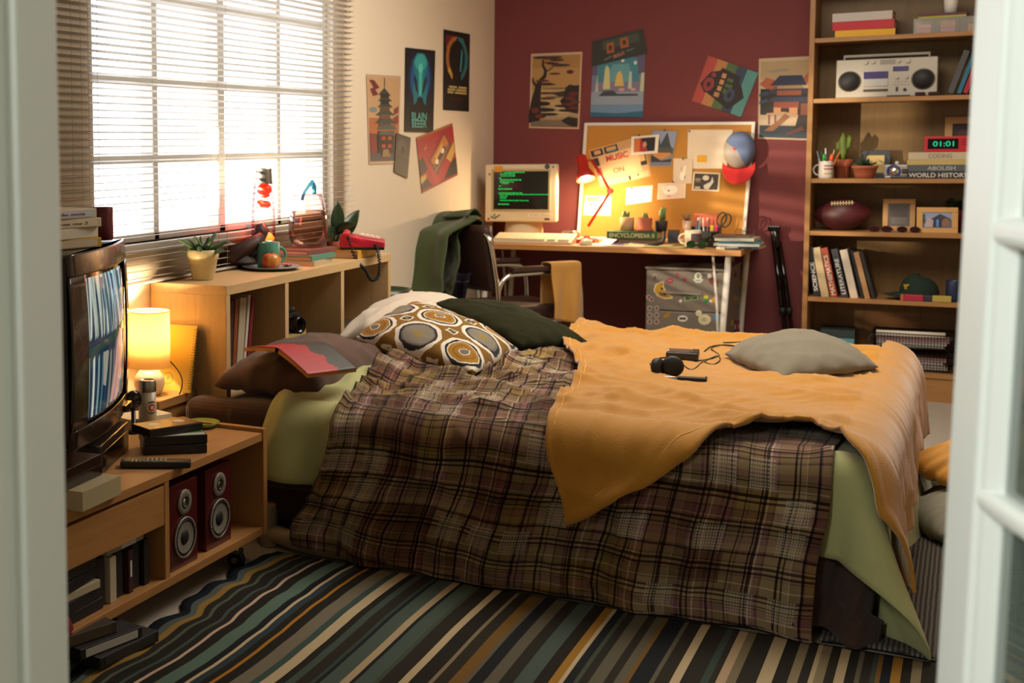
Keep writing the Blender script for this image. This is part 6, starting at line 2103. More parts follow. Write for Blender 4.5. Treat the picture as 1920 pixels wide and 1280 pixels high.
# third shelf
m3 = mug('white printed mug holding pens on the third shelf', SP(1549, 3, 7.60), .034, .088, mat('mug_white', '#c8c2b8', .4), R(172))
for k, (c, z0_) in enumerate((('#8a6a70', .062), ('#a89a68', .022), ('#9a5a50', .046))):
    b = MB(); b.grid(10, 1, lambda u, v: Vector((.0344 * math.cos(R(-140 + 90 * u)), .0344 * math.sin(R(-140 + 90 * u)), z0_ + .008 * v))); p_ = obj('print_band', b, c, m3); p_.rotation_euler = (0, 0, R(-172 + 40))
for x, y, c, lb, ax_, ay_, L_, r_ in ((-.018, .0, '#7a8a96', 'slim grey pen at the left of the printed mug', 2, -14, .135, .004), (-.008, .008, '#183828', 'dark green pen in the printed mug', 0, -8, .14, .004), (-.008, -.010, '#1f8a3c', 'bright green marker in the printed mug', 4, -2, .115, .009), (.004, .004, '#c8c4d0', 'white pen in the printed mug', -3, -3, .145, .004), (.014, -.008, '#e0502c', 'orange marker in the printed mug', 4, 10, .115, .009), (.012, .006, '#a8a078', 'beige pencil in the printed mug', 0, 12, .14, .0035), (.018, .0, '#b8641c', 'orange pencil leaning right in the printed mug', 0, 22, .14, .0035)):
    t_ = thing('marker' if r_ > .005 else 'pen', lb, 'pen', m3.location + Vector((x * .6, y * .6, .012)), (R(ax_), R(ay_), 0), 'pens in the printed mug')
    b = MB(); b.cyl((0, 0, 0), (0, 0, L_ * .72), r_, seg=10); obj('barrel', b, c if r_ < .005 else 'white_plastic', t_)
    b = MB(); b.cyl((0, 0, L_ * .70), (0, 0, L_), r_ * 1.05, r_ * .8, seg=10); obj('cap', b, c, t_)
def tallc(b):
    b.tube([(0, 0, .09), (.004, 0, .14), (-.002, 0, .19), (0, 0, .235)], [.017, .021, .021, .004], 12)
    b.tube([(.0, 0, .15), (.026, 0, .165), (.030, 0, .205), (.028, 0, .222)], [.012, .014, .014, .003], 10)
    b.tube([(.0, 0, .13), (-.022, 0, .15), (-.024, 0, .18), (-.022, 0, .19)], [.010, .011, .011, .003], 10)
pot_plant('potted_cactus', 'tall green cactus in a terracotta pot behind the printed mug', SP(1580, 3, 7.70), [(.034, 0), (.040, .06), (.046, .062), (.047, .098), (.043, .098), (.040, .08)], 'terracotta', .086, .041, tallc, 'stems', mat('cactus_green', '#5a6a22', .6, var=.15))
pot_plant('potted_succulent', 'small spiky succulent in a wide terracotta bowl on the third shelf', SP(1622, 3, 7.62), [(.040, 0), (.046, .016), (.048, .018), (.056, .052), (.060, .053), (.061, .066), (.056, .066), (.052, .055)], 'terracotta', .056, .052, lambda b: spikes(b, (0, 0, .055), 18, .07, .010, 9, 1.1), 'leaves', 'leaf_dark')
f_ = thing('picture_frame', 'dark grey picture frame with a tan picture on the third shelf', 'picture frame', SP(1641, 3, 7.76), (R(-10), 0, R(3)))


def frame(t_, w, h, bw_, fm, pm, shapes=None, depth=.012):
    b = MB()
    for lo, hi in (((-w / 2, 0, 0), (w / 2, depth, bw_)), ((-w / 2, 0, h - bw_), (w / 2, depth, h)), ((-w / 2, 0, bw_), (-w / 2 + bw_, depth, h - bw_)), ((w / 2 - bw_, 0, bw_), (w / 2, depth, h - bw_))):
        b.box(lo, hi)
    obj('frame', b, fm, t_, bevel=.0015)
    mats = [pm]
    b = MB(); b.box((-w / 2 + bw_, depth * .4, bw_), (w / 2 - bw_, depth * .6, h - bw_))
    for k, (c, pts) in enumerate(shapes or []):
        if isinstance(pts[0], (int, float)):
            cx_, cy_, rx, ry = pts
            pts = [(cx_ + rx * math.cos(a), cy_ + ry * math.sin(a)) for a in np.linspace(0, 2 * PI, 17)[:-1]]
        if c not in mats:
            mats.append(c)
        b.face([b.bm.verts.new((-w / 2 + bw_ + (w - 2 * bw_) * u, depth * .4 - .0003 * (k + 1), bw_ + (h - 2 * bw_) * v)) for u, v in pts], mats.index(c))
    obj('picture', b, mats, t_)
    b = MB(); b.box((-.02, depth, .02), (.02, depth + .004, h * .7), M=Matrix.Translation((0, 0, 0)) @ Matrix.Rotation(R(-12), 4, 'X')); obj('stand', b, 'dark_grey', t_)


frame(f_, .135, .145, .026, '#34383c', '#b49c62')
dc = thing('silver_gadget', 'small silver gadget with a shiny blue-ringed front on the third shelf', 'gadget', SP(1680, 3, 7.60), R(-10))
b = MB(); b.box((-.055, 0, .014), (.055, .05, .070)); b.box((-.05, -.008, 0), (.05, .055, .014)); obj('body', b, 'silver_plastic', dc, bevel=.006)
b = MB(); b.lathe([(.030, 0), (.032, .006), (.027, .008), (.026, .004)], 32, M=QF); r_ = obj('blue_ring', b, mat('ring_blue', '#1c4a9c', .25), dc, loc=(-.008, 0, .038))
b = MB(); b.lathe([(.0265, .004), (.02, .012), (.0001, .016)], 28, M=QF, cap=False); obj('face', b, 'chrome', r_)
b = MB(); b.box((.028, -.006, .025), (.058, .04, .05)); obj('side_box', b, 'dark_grey', dc, bevel=.004)
b = MB(); b.sphere((-.0, .02, .078), .010); obj('button', b, 'white_plastic', dc)
b = MB(); b.box((-.02, -.016, .0), (.07, .0, .012)); obj('foot', b, 'dark_grey', dc, bevel=.004)
z = 0
for px0, px1, T, c, ti, tcol, lb in ((1703, 1828, .036, '#26282a', 'WORLD HISTORY', '#c8c4bc', 'dark WORLD HISTORY book at the bottom of the stack under the red clock'), (1703, 1828, .032, '#50565a', 'ABOLISH', '#a8aaa8', 'grey book with pale letters second from the bottom under the red clock'), (1700, 1828, .026, '#b8a468', None, None, 'tan book third up in the stack under the red clock'), (1702, 1828, .036, '#c0b294', 'CODING', '#8a7e66', 'cream CODING book directly under the red clock')):
    p = SP((px0 + px1) / 2, 3, 7.58)
    t_ = book(lb, span(px0, px1, 7.58), .18, T, c, p + Vector((0, 0, z)), R(.5), None, group='stacked books under the red clock'); z += T + .0004
    if ti:
        w_ = {'WORLD HISTORY': .255, 'ABOLISH': .12, 'CODING': .10}[ti]
        xo = {'WORLD HISTORY': -.012, 'ABOLISH': .0, 'CODING': -.005}[ti]
        text(ti, w_, T * .62, tcol, t_, (xo, -.0006, T / 2), FRONT, bold=.02)
rcx = thing('alarm_clock', 'red digital alarm clock showing 01:01 on the stacked books', 'clock', SP(1776, 3, 7.60) + Vector((0, 0, z)), R(0))
cw_ = span(1732, 1822, 7.60)
b = MB(); b.box((-cw_ / 2, 0, 0), (cw_ / 2, .10, .078)); obj('case', b, 'red_plastic', rcx, bevel=.004)
b = MB(); b.box((-cw_ * .42, -.002, .016), (cw_ * .22, 0, .066)); ds_ = obj('display', b, 'black_gloss', rcx)
mat('digit_green', '#02140c', .3, emit='#18c890', estr=1.0)
text('01:01', cw_ * .44, .026, 'digit_green', ds_, (-cw_ * .09, -.003, .041), FRONT, name='digits', bold=.01)
for k in range(3):
    b = MB(); b.box((cw_ * .28, -.001, .034 + k * .012), (cw_ * .44, .0, .038 + k * .012)); obj('vent', b, '#6a1018', rcx)
f_ = thing('picture_frame', 'wooden framed portrait standing behind the red clock', 'picture frame', SP(1806, 3, 7.80), (R(-8), 0, 0))
frame(f_, .17, .31, .034, 'frame_wood', '#3a2428', [('#8a5a4c', (.5, .55, .26, .22)), ('#5a3228', (.5, .74, .3, .14)), ('#7a3a3a', rect(.1, .0, .9, .28))])

# fourth shelf
fb = thing('football', 'dark red leather football with white laces on the fourth shelf', 'football', SP(1583, 4, 7.68) + Vector((0, 0, .082)), (R(18), R(-3), R(4)))
b = MB()
L_ = span(1528, 1639, 7.68) / 2
t = NT('football_leather'); t.base(t.ramp(t.noise(t.coord(), 14, 3), [(.3, '#3c141a'), (.7, '#551c22')], 'LINEAR'), .45); t.bump(t.noise(t.coord(), 260, 2), .4, .002)
b.grid(32, 24, lambda u, v: Vector(((2 * v - 1) * L_, .084 * math.cos(2 * PI * u) * max(0, math.cos((2 * v - 1) * PI / 2 * .98)) ** .72, .084 * math.sin(2 * PI * u) * max(0, math.cos((2 * v - 1) * PI / 2 * .98)) ** .72)), wrap=True)
obj('body', b, 'football_leather', fb)
b = MB(); b.box((-.052, -.0035, .083), (.052, .0035, .0875), M=Matrix.Rotation(R(26), 4, 'X')); lc = obj('laces', b, mat('lace_cream', '#d2c092', .7), fb)
for k in range(8):
    b = MB(); b.box((-.050 + k * .0132, -.013, .082), (-.045 + k * .0132, .013, .0885), M=Matrix.Rotation(R(26), 4, 'X')); obj('lace', b, 'lace_cream', lc)
for px, c, lb, y_ in ((1655, '#4a1420', 'dark red glasses lying between the football and the photo frame', 7.585), (1708, '#2a1016', 'thin dark glasses lying in front of the tall photo frame', 7.575)):
    g_ = thing('glasses', lb, 'glasses', SP(px, 4, y_) + Vector((0, 0, .016)), R(-4))
    for s_ in (-1, 1):
        b = MB(); b.tube([(.028 * s_ + .022 * math.cos(a), -.004 * math.sin(a), .014 * math.sin(a)) for a in np.linspace(0, 2 * PI, 21)[:-1]], .0035 if c == '#4a1420' else .002, 6, closed=True); obj('rim', b, c, g_)
        b = MB(); b.cyl((.028 * s_, -.0006, 0), (.028 * s_, .0006, 0), .001, seg=6); b.lathe([(.0001, 0), (.020, .0005)], 18, M=Matrix.Translation((.028 * s_, 0, 0)) @ Matrix.Rotation(R(90), 4, 'X'), sy=.65); obj('lens', b, 'lens_red', g_)
        b = MB(); b.tube([(.05 * s_, .0, .004), (.052 * s_, .05, -.006), (.02 * s_, .07, -.013)], .0022, 6); obj('temple', b, c, g_)
f_ = thing('picture_frame', 'tall wooden frame with a grey picture on the fourth shelf', 'picture frame', SP(1689, 4, 7.72), (R(-9), 0, R(3)))
frame(f_, .145, .165, .024, 'frame_wood', '#6a625c', [('#5a524e', rect(.1, .4, .9, .9)), ('#77706a', rect(.15, .1, .85, .4))])
f_ = thing('picture_frame', 'wide wooden frame with a photo of a couple on the fourth shelf', 'picture frame', SP(1762, 4, 7.60), (R(-12), 0, R(6)))
frame(f_, .178, .130, .026, 'frame_wood', '#5a6a88', [('#8a98b8', rect(0, .55, 1, 1)), ('#3a3a44', [(.3, .6), (.6, .92), (.95, .6), (.95, .4), (.3, .5)]), ('#b0a0a4', [(.06, .05), (.34, .05), (.36, .5), (.2, .72), (.1, .4)]), ('#2a2c38', [(.36, .05), (.66, .05), (.64, .6), (.5, .74), (.4, .6)]), ('#5a8ac8', rect(.47, .08, .55, .56)), ('#8a6048', [(.66, .1), (.9, .1), (.92, .5), (.78, .66), (.68, .5)]), ('#34463c', rect(0, .3, .08, .9))])
def bushy(b):
    r_ = random.Random(5)
    for k in range(34):
        a = r_.uniform(0, 2 * PI); e = r_.uniform(.1, 1)
        leaf(b, (.02 * math.cos(a), .02 * math.sin(a), .10 + r_.uniform(0, .03)), (math.cos(a) * e, math.sin(a) * e, r_.uniform(.4, 1.2)), r_.uniform(.05, .09), .03, .5, n=4)
pot_plant('potted_plant', 'bushy green plant in a dark red pot behind the wide photo frame', SP(1793, 4, 7.76), [(.045, 0), (.055, .11), (.052, .112), (.049, .09)], mat('pot_red', '#5a1420', .4), .095, .05, bushy, 'leaves', mat('leaf_mid', '#2f4220', .5, var=.15))
pot_plant('potted_plant', 'small green plant behind the tall photo frame, only its leaves showing', SP(1745, 4, 7.79), [(.03, 0), (.036, .09), (.033, .09), (.03, .07)], 'terracotta', .075, .032, lambda b: [leaf(b, (0, 0, .08), (math.cos(k * 1.3), math.sin(k * 1.3), 1.6), .07, .022, .3, n=4) for k in range(9)], 'leaves', 'leaf_mid')

# fifth shelf
x = SP(1530, 5).x
bk5 = [(1545, .030, '#23282e', .262, 9, 'SCIENCE', '#d8d4cc', 'dark SCIENCE book leaning at the left end of the fifth shelf'), (1562, .036, '#c3ae86', .262, 11, None, None, 'thick cream book leaning between SCIENCE and MATHEMATICS'), (1578, .032, '#96422c', .262, 12, 'MATHEMATICS', '#d8c4b0', 'rust red MATHEMATICS book leaning on the fifth shelf'), (1598, .030, '#2c3034', .258, 12.5, 'LITERATURE', '#c8c8c4', 'dark LITERATURE book leaning on the fifth shelf'), (1617, .034, '#cfc2b0', .256, 13, None, None, 'white book leaning to the right of LITERATURE'), (1629, .014, '#14181c', .252, 13.5, None, None, 'thin black book leaning between the white and tan ones'), (1640, .024, '#b0865a', .245, 14, None, None, 'tan book leaning near the right of the fifth shelf row'), (1650, .016, '#26241f', .25, 15, None, None, 'thin dark book leaning last in the fifth shelf row')]
for px, T, c, h_, ln, ti, tcol, lb in bk5:
    lean = R(-ln)
    p = SP(px, 5, 7.585)
    t_ = book(lb, h_, .17, T, c, p + Vector((h_ / 2 * math.sin(lean) - T * .0, 0, h_ / 2 * math.cos(lean) + .002)), STAND(lean), None, group='books leaning on the fifth shelf')
    if ti:
        text(ti, h_ * {'SCIENCE': .58, 'MATHEMATICS': .80, 'LITERATURE': .72}[ti], T * .62, tcol, t_, (h_ * {'SCIENCE': -.10, 'MATHEMATICS': -.05, 'LITERATURE': -.06}[ti], -.0006, T / 2), FRONT, bold=.02)
gc = thing('baseball_hat', 'dark green baseball cap with a yellow emblem on the fifth shelf', 'cap', SP(1732, 5, 7.66), R(196))
t = NT('cap_green'); t.base('#142a20', .9)
b = MB(); b.grid(36, 12, lambda u, v: Vector((.088 * math.cos(2 * PI * u) * math.cos(v * PI / 2) ** .7, .078 * math.sin(2 * PI * u) * math.cos(v * PI / 2) ** .7, .022 + .098 * math.sin(v * PI / 2) + .012 * math.cos(2 * PI * u) * v)), wrap=True); obj('crown', b, 'cap_green', gc, solid=.003)
b = MB(); b.grid(20, 8, lambda u, v: Vector(((.086 + .075 * v) * math.cos(R(-62 + 124 * u)) * (1 if True else 1), .078 * math.sin(R(-62 + 124 * u)) * (1 + .1 * v), .026 - .012 * v + .012 * math.cos(R(-62 + 124 * u)) - .012 * abs(2 * u - 1) ** 2 * v))); obj('brim', b, 'cap_green', gc, solid=.004)
b = MB()
for k, pts in enumerate((((-.018, .010), (-.004, .012), (.0, .0), (.006, -.012), (-.004, -.012), (-.008, .0)), ((.0, .012), (.018, .014), (.012, .004), (.003, .0)))):
    f = []
    for px_, pz_ in pts:
        a = R(35) + px_ / .08
        f.append(b.bm.verts.new(((.0895) * math.cos(a), .0798 * math.sin(a), .068 + pz_)))
    b.face(f)
for v in b.bm.verts:
    v.co.x *= .985 - .9 * max(0, v.co.z - .06) ; v.co.y *= .985 - .9 * max(0, v.co.z - .06)
em = obj('emblem', b, '#b8962c', gc, solid=.004)
rl = thing('banded_tube', 'red and yellow banded tube lying before the green cap', 'tube', SP(1745, 5, 7.572) + Vector((0, 0, .0165)))
for x0, x1, c, nm in ((-.11, -.095, '#b85a3c', 'end_cap'), (-.095, -.01, '#a8203c', 'red_section'), (-.01, .028, '#2a2a34', 'dark_band'), (.028, .11, '#b09a48', 'yellow_section')):
    b = MB(); b.box((x0, -.016, -.016), (x1, .016, .016)); obj(nm, b, c, rl, bevel=.004)
bm_ = mug('dark blue patterned mug at the right of the fifth shelf', SP(1797, 5, 7.63), .034, .105, mat('mug_blue', '#22304c', .4, var=.6, vscale=60), R(40), handle=False)

# bottom shelf
tb_ = thing('storage_box', 'turquoise box with a dark lid on the bottom shelf', 'box', SP(1580, 6, 7.62), R(2))
bwx = span(1548, 1612, 7.62)
b = MB(); b.box((-bwx / 2, 0, 0), (bwx / 2, .2, .145)); obj('body', b, '#5a9cae', tb_, bevel=.002)
b = MB(); b.box((-bwx / 2 - .002, -.002, .145), (bwx / 2 + .002, .202, .185)); obj('lid', b, '#2c3a3c', tb_, bevel=.002)
wk = thing('wire_basket', 'dark wire letter tray full of papers on the bottom shelf', 'basket', SP(1722, 6, 7.60))
bwx = span(1650, 1805, 7.60) / 2
for lev, z0_ in enumerate((.008, .118)):
    b = MB()
    for z_ in (0, .07):
        b.tube([(-bwx, 0, z0_ + z_), (bwx, 0, z0_ + z_), (bwx, .22, z0_ + z_), (-bwx, .22, z0_ + z_)], .0032, 6, closed=True)
    for k in range(27):
        x_ = -bwx + 2 * bwx * k / 26
        b.tube([(x_, 0, z0_ + .07), (x_, 0, z0_), (x_, .22, z0_), (x_, .22, z0_ + .07)], .0014, 4)
    for k in range(4):
        b.tube([(-bwx, 0, z0_ + .014 * (k + 1)), (bwx, 0, z0_ + .014 * (k + 1))], .0014, 4)
    obj('tray', b, 'black_plastic', wk)
b = MB()
for x_ in (-bwx, bwx):
    b.tube([(x_, .02, .078), (x_ - .03, .05, .115), (x_, .02, .19), (x_, .20, .19), (x_, .20, .078)], .0035, 6)
obj('uprights', b, 'black_plastic', wk)
pp = random.Random(11)
for lev, z0_ in enumerate((.012, .122)):
    z_ = z0_
    cols = ['#b8b2aa', '#a8a29a', '#c8c4bc', '#b0888c', '#c2bcb2']
    for k in range(4 if lev == 0 else 3):
        T = pp.choice([.010, .014, .012])
        b = MB(); b.box((-bwx * .88, .01, 0), (bwx * pp.uniform(.75, .9), .20, T))
        nm = ['lowest', 'second', 'third', 'top'][k]
        tag(obj('paper_stack', b, cols[(k + lev) % 5], loc=wk.location + Vector((0, 0, z_)), rot=(0, 0, R(pp.uniform(-1, 1)))), nm + ' stack of papers in the ' + ('lower' if lev == 0 else 'upper') + ' tray of the wire basket', 'papers', 'papers in the wire basket')
        z_ += T + .0006
rp_ = thing('paper_roll', 'white rolled paper lying on the upper wire tray', 'paper roll', wk.location + Vector((-.01, .03, z_ + .018)))
b = MB(); b.cyl((-bwx * .85, 0, 0), (bwx * .85, .02, 0), .017, seg=16); obj('roll', b, 'paper', rp_)

# ================================================================== posters
YW, XW = YB - .003, XL + .003
nY, nX = Vector((0, -1, 0)), Vector((1, 0, 0))


def PY(label, pts, shapes, base, off=0.0, **kw):
    return print_sheet('poster', label, 'poster', [p for p in quadY(pts, YW - off)], shapes, base, nY, **kw)


def PX(label, pts, shapes, base, off=0.0, **kw):
    return print_sheet('poster', label, 'poster', quadX(pts, XW + off), shapes, base, nX, **kw)


ink, red, dk2 = '#241c18', '#5a1f1c', '#33282a'
def stroke(pts, ws):
    L_, R_ = [], []
    for i, (x, y) in enumerate(pts):
        x0, y0 = pts[max(0, i - 1)]; x1, y1 = pts[min(len(pts) - 1, i + 1)]
        dx, dy = x1 - x0, (y1 - y0) * 1.5
        l = math.hypot(dx, dy) or 1
        nx, ny = -dy / l * ws[i], dx / l * ws[i] / 1.5
        L_.append((x + nx, y + ny)); R_.append((x - nx, y - ny))
    return L_ + R_[::-1]


def clumps(c, pts):
    return [(c, (x, y, rx, ry)) for x, y, rx, ry in pts]


PY('ink landscape poster with a bent pine tree and red clouds', [(992, 240), (1086, 242), (1092, 97), (996, 101)], [
    ('#a27a44', rect(.03, .02, .97, .97)), ('#ae8850', rect(.03, .5, .97, .8)), ('#b89a68', rect(.03, .3, .97, .52)), ('#a89070', rect(.03, .12, .97, .3)),
    (red, (.78, .745, .07, .026)), (red, (.48, .725, .11, .014))] + clumps('#7a6a50', [(.55, .53, .34, .012), (.5, .47, .3, .016), (.52, .42, .22, .012)]) + [
    ('#3a2a20', [(.42, .47), (.7, .5), (.97, .56), (.97, .44), (.6, .42)]), (ink, [(.70, .54), (.78, .58), (.9, .565), (.97, .575), (.97, .20), (.80, .22), (.66, .30), (.60, .37), (.68, .42)])] + clumps('#5e2420', [(.86, .46, .1, .03), (.80, .40, .11, .028), (.9, .35, .09, .03), (.76, .32, .12, .022), (.88, .27, .1, .025)]) + clumps(ink, [(.62, .30, .12, .016), (.78, .24, .2, .018)]) + clumps('#c2a878', [(.45, .27, .2, .018), (.58, .21, .24, .016), (.42, .33, .12, .010), (.66, .17, .14, .010)]) + [
    (ink, stroke([(.06, .06), (.10, .22), (.13, .38), (.16, .54), (.20, .63), (.29, .70), (.30, .77), (.24, .84), (.25, .92)], [.14, .13, .09, .06, .045, .035, .028, .022, .014])), (ink, stroke([(.14, .56), (.06, .62), (.05, .68)], [.03, .02, .012])), (ink, stroke([(.29, .75), (.40, .79), (.45, .82)], [.014, .010, .006]))] + clumps(dk2, [(.20, .945, .16, .016), (.42, .94, .2, .016), (.52, .905, .14, .014), (.60, .835, .18, .014), (.44, .86, .12, .012)]) + clumps('#5a2a22', [(.40, .925, .13, .012), (.36, .875, .10, .010), (.52, .845, .10, .009), (.24, .635, .14, .014), (.30, .60, .14, .009), (.32, .47, .16, .014), (.34, .40, .18, .014)]) + clumps(ink, [(.36, .585, .16, .010), (.22, .33, .2, .03), (.30, .25, .22, .026), (.16, .17, .18, .04), (.42, .19, .16, .016), (.10, .10, .12, .03)]) + clumps('#6a2c20', [(.12, .24, .08, .04), (.2, .16, .08, .026)]) + [('#75685a', [(.04, .03), (.84, .03), (.7, .10), (.3, .11), (.04, .08)]), (ink, [(.64, .11), (.78, .16), (.97, .14), (.97, .03), (.86, .03), (.72, .07)])], '#c8a888')

PY('blue poster of a lit city with a flying car under a dark tape poster', [(1107, 219), (1205, 220), (1211, 84), (1112, 90)], [
    ('#5a5470', rect(0, .6, 1, 1)), ('#3f7f90', [(.1, .5), (.9, .5), (.86, .82), (.5, .92), (.1, .8)]), ('#5f9aa4', [(.2, .45), (.8, .45), (.7, .75), (.4, .75)]), ('#7a7690', [(0, .35), (1, .35), (1, .5), (0, .5)]),
    ('#c9c48c', [(.22, .4), (.36, .4), (.33, .7), (.28, .74), (.25, .7)]), ('#d0b464', [(.44, .44), (.62, .44), (.58, .6), (.54, .66), (.48, .62)]), ('#b8c0a0', [(.70, .4), (.77, .4), (.76, .64), (.72, .64)]), ('#a8b8a8', [(.06, .3), (.14, .3), (.11, .62)]), ('#b8c0a0', [(.92, .3), (1, .3), (1, .62), (.94, .62)]), ('#e0d8c0', (.58, .80, .03, .025)), ('#e0d8c0', (.82, .76, .03, .025)),
    ('#8a98a8', rect(0, .18, 1, .36)), ('#3a404a', [(.14, .30), (.24, .37), (.42, .38), (.50, .33), (.88, .33), (.9, .30)]), ('#d09a90', (.58, .39, .06, .02)), ('#d09a90', (.80, .39, .05, .02)), ('#6888a8', rect(0, .06, 1, .18)), ('#24607c', [(0, 0), (1, 0), (1, .09), (.5, .05), (0, .07)])], '#6a7894')
o = PY('dark cassette poster overlapping the top of the blue city poster', [(1110, 125), (1214, 100), (1205, 54), (1111, 78)], [
    ('#2e302c', rect(.0, .0, 1, 1)), ('#3f4a40', [(.2, .55), (.9, .55), (.9, .9), (.2, .9)]), ('#a0582c', rect(.28, .36, .42, .78)), ('#2e302c', rect(.32, .48, .38, .66)), ('#a0582c', rect(.54, .44, .70, .84)), ('#2e302c', rect(.59, .56, .65, .74)), ('#9a6a5a', [(.40, .12), (.60, .17), (.60, .32), (.40, .26)]), ('#6a7478', [(.24, .12), (.38, .22), (.37, .26), (.22, .16)]), ('#6a7478', [(.64, .26), (.78, .30), (.78, .34), (.64, .31)])], '#262624', .003)
q0, q1, q3 = Yp(1110, 125, YW - .003), Yp(1214, 100, YW - .003), Yp(1111, 78, YW - .003)
ua_ = (q1 - q0).normalized(); va_ = nY.cross(ua_)
text('ON', .040, .020, '#3a2420', o, Yp(1162, 101, YW - .0058) - o.location, Matrix((ua_, va_, nY)).transposed().to_euler())

PY('tilted poster of a black boombox over rainbow stripes', [(1297, 189), (1389, 219), (1422, 137), (1328, 104)], [
    ('#a8443c', rect(0, 0, .2, 1)), ('#b07a48', rect(.2, 0, .4, 1)), ('#4a6438', rect(.4, 0, .6, 1)), ('#2c3c54', rect(.6, 0, .79, 1)), ('#4f8c88', rect(.79, 0, .98, 1)),
    ('#241c1c', [(.16, .26), (.22, .26), (.72, .06), (.92, .40), (.80, .62), (.60, .74), (.34, .80), (.16, .70), (.04, .40)]), ('#241c1c', [(.30, .72), (.34, .86), (.72, .80), (.74, .62)]), ('#8a3434', (.20, .44, .10, .15)), ('#2a1a1c', (.20, .44, .04, .06)), ('#36405a', (.64, .36, .10, .15)), ('#241c1c', (.64, .36, .04, .06)), ('#7a3a3a', (.23, .66, .05, .05)),
    ('#c0875a', rect(.38, .66, .46, .76)), ('#c0875a', rect(.38, .52, .46, .62)), ('#c0875a', rect(.38, .38, .46, .48)), ('#b08050', rect(.36, .24, .46, .34)), ('#46603a', rect(.50, .62, .62, .70)), ('#46603a', rect(.50, .50, .64, .58)), ('#46603a', rect(.50, .36, .56, .46))], '#4f8c88')
PY('temple poster with blue roofs and a wooden bridge beside the bookshelf', [(1421, 260), (1517, 263), (1523, 105), (1423, 110)], [
    ('#a8926c', rect(.04, .74, 1, .96)), ('#8a8a80', [(.1, .84), (.5, .87), (.6, .84), (.3, .82)]), ('#a85a3c', [(.02, .68), (.15, .76), (.35, .72), (.45, .66), (.2, .6)]), ('#a85a3c', [(.8, .7), (.95, .82), (1, .8), (1, .66)]), (ink, rect(.04, .30, 1, .62)), ('#8a4a30', [(.2, .6), (.9, .6), (.8, .66), (.4, .68)]),
    ('#26304c', [(.22, .66), (.40, .78), (.82, .78), (.92, .66)]), ('#a0825c', rect(.36, .62, .84, .66)), ('#2c3448', [(.14, .56), (.30, .62), (.9, .62), (.96, .56)]), ('#8a4e38', rect(.36, .54, .82, .6)), ('#303850', [(.18, .46), (.3, .52), (.95, .52), (1, .46)]), ('#84402e', rect(.30, .38, .78, .46)), ('#30405c', [(.02, .56), (.16, .6), (.2, .55), (.02, .52)]), ('#30405c', [(.02, .47), (.16, .5), (.2, .46), (.02, .43)]), ('#7a4634', rect(.82, .30, 1, .44)),
    ('#c08a68', rect(.30, .30, .44, .39)), ('#c08a68', rect(.60, .30, .76, .39)), ('#b0906c', [(.16, .32), (.5, .34), (.8, .30), (.8, .28), (.16, .29)]), ('#7a3a3a', rect(.20, .18, .23, .30)), ('#7a3a3a', rect(.32, .18, .35, .30)), ('#24323e', rect(.03, .02, 1, .17)), (ink, [(.78, .3), (1, .3), (1, .1), (.7, .1)]), ('#8a5c40', [(.12, .10), (.30, .10), (.62, .28), (.52, .32), (.40, .24)]), ('#5a3426', [(.55, .05), (.9, .12), (.86, .17), (.55, .08)])], '#b8a486')

# left wall
PX('pagoda poster with red blossom beside the blind', [(692, 308), (747, 306), (751, 143), (687, 139)], [
    ('#b8946c', rect(.03, .5, .97, .97)), ('#a8643c', rect(.03, .3, .97, .52)), ('#5a4038', rect(.03, .1, .97, .34)), ('#4a4248', rect(.03, .03, .97, .12)),
    ('#6a2630', [(.06, .94), (.2, .94), (.36, .86), (.22, .83)]), ('#6a2630', [(.08, .84), (.2, .86), (.32, .78), (.16, .76)]), ('#7a3234', [(.8, .62), (.95, .66), (.95, .58), (.78, .55)]), ('#7a3234', [(.78, .52), (.95, .56), (.95, .46), (.8, .44)]), ('#6f8286', (.16, .61, .12, .03)), ('#7a2c2c', [(.04, .36), (.2, .3), (.3, .14), (.04, .12)]),
    (ink, rect(.495, .86, .515, .97)), ('#2c3a38', [(.32, .78), (.5, .86), (.70, .77)]), (ink, rect(.38, .74, .64, .79)), ('#2c3a38', [(.30, .71), (.42, .75), (.62, .75), (.74, .71)]), (ink, rect(.38, .67, .64, .72)), ('#2c3a38', [(.28, .64), (.40, .68), (.64, .68), (.76, .64)]), ('#5a4434', rect(.36, .60, .66, .65)), ('#34423e', [(.22, .55), (.38, .60), (.66, .60), (.82, .55)]), ('#6a4434', rect(.34, .50, .68, .56)), ('#34423e', [(.20, .46), (.34, .51), (.70, .51), (.86, .46)]), ('#5a3a2c', rect(.32, .40, .70, .47)), ('#4a5650', [(.26, .39), (.36, .44), (.78, .44), (.90, .39)]), (ink, rect(.28, .12, .80, .37)), ('#4a5650', [(.28, .33), (.40, .37), (.80, .36), (.92, .32)]),
    ('#a83c28', rect(.40, .27, .52, .31)), ('#a83c28', rect(.60, .27, .72, .31)), ('#a83c28', rect(.40, .18, .52, .22)), ('#a83c28', rect(.60, .18, .72, .22)), ('#8a6a4a', [(.4, .08), (.7, .08), (.6, .17), (.44, .16)])], '#b89a7c')
PX('small dark card overlapping the corner of the pagoda poster', [(739, 322), (764, 334), (770, 258), (743, 249)], [('#4a423c', rect(.05, .05, .95, .95)), ('#3a3a34', rect(.05, .05, .95, .45)), ('#5c5048', (.42, .72, .28, .16)), ('#2a2826', (.5, .62, .12, .10))], '#3e3a34', .004)
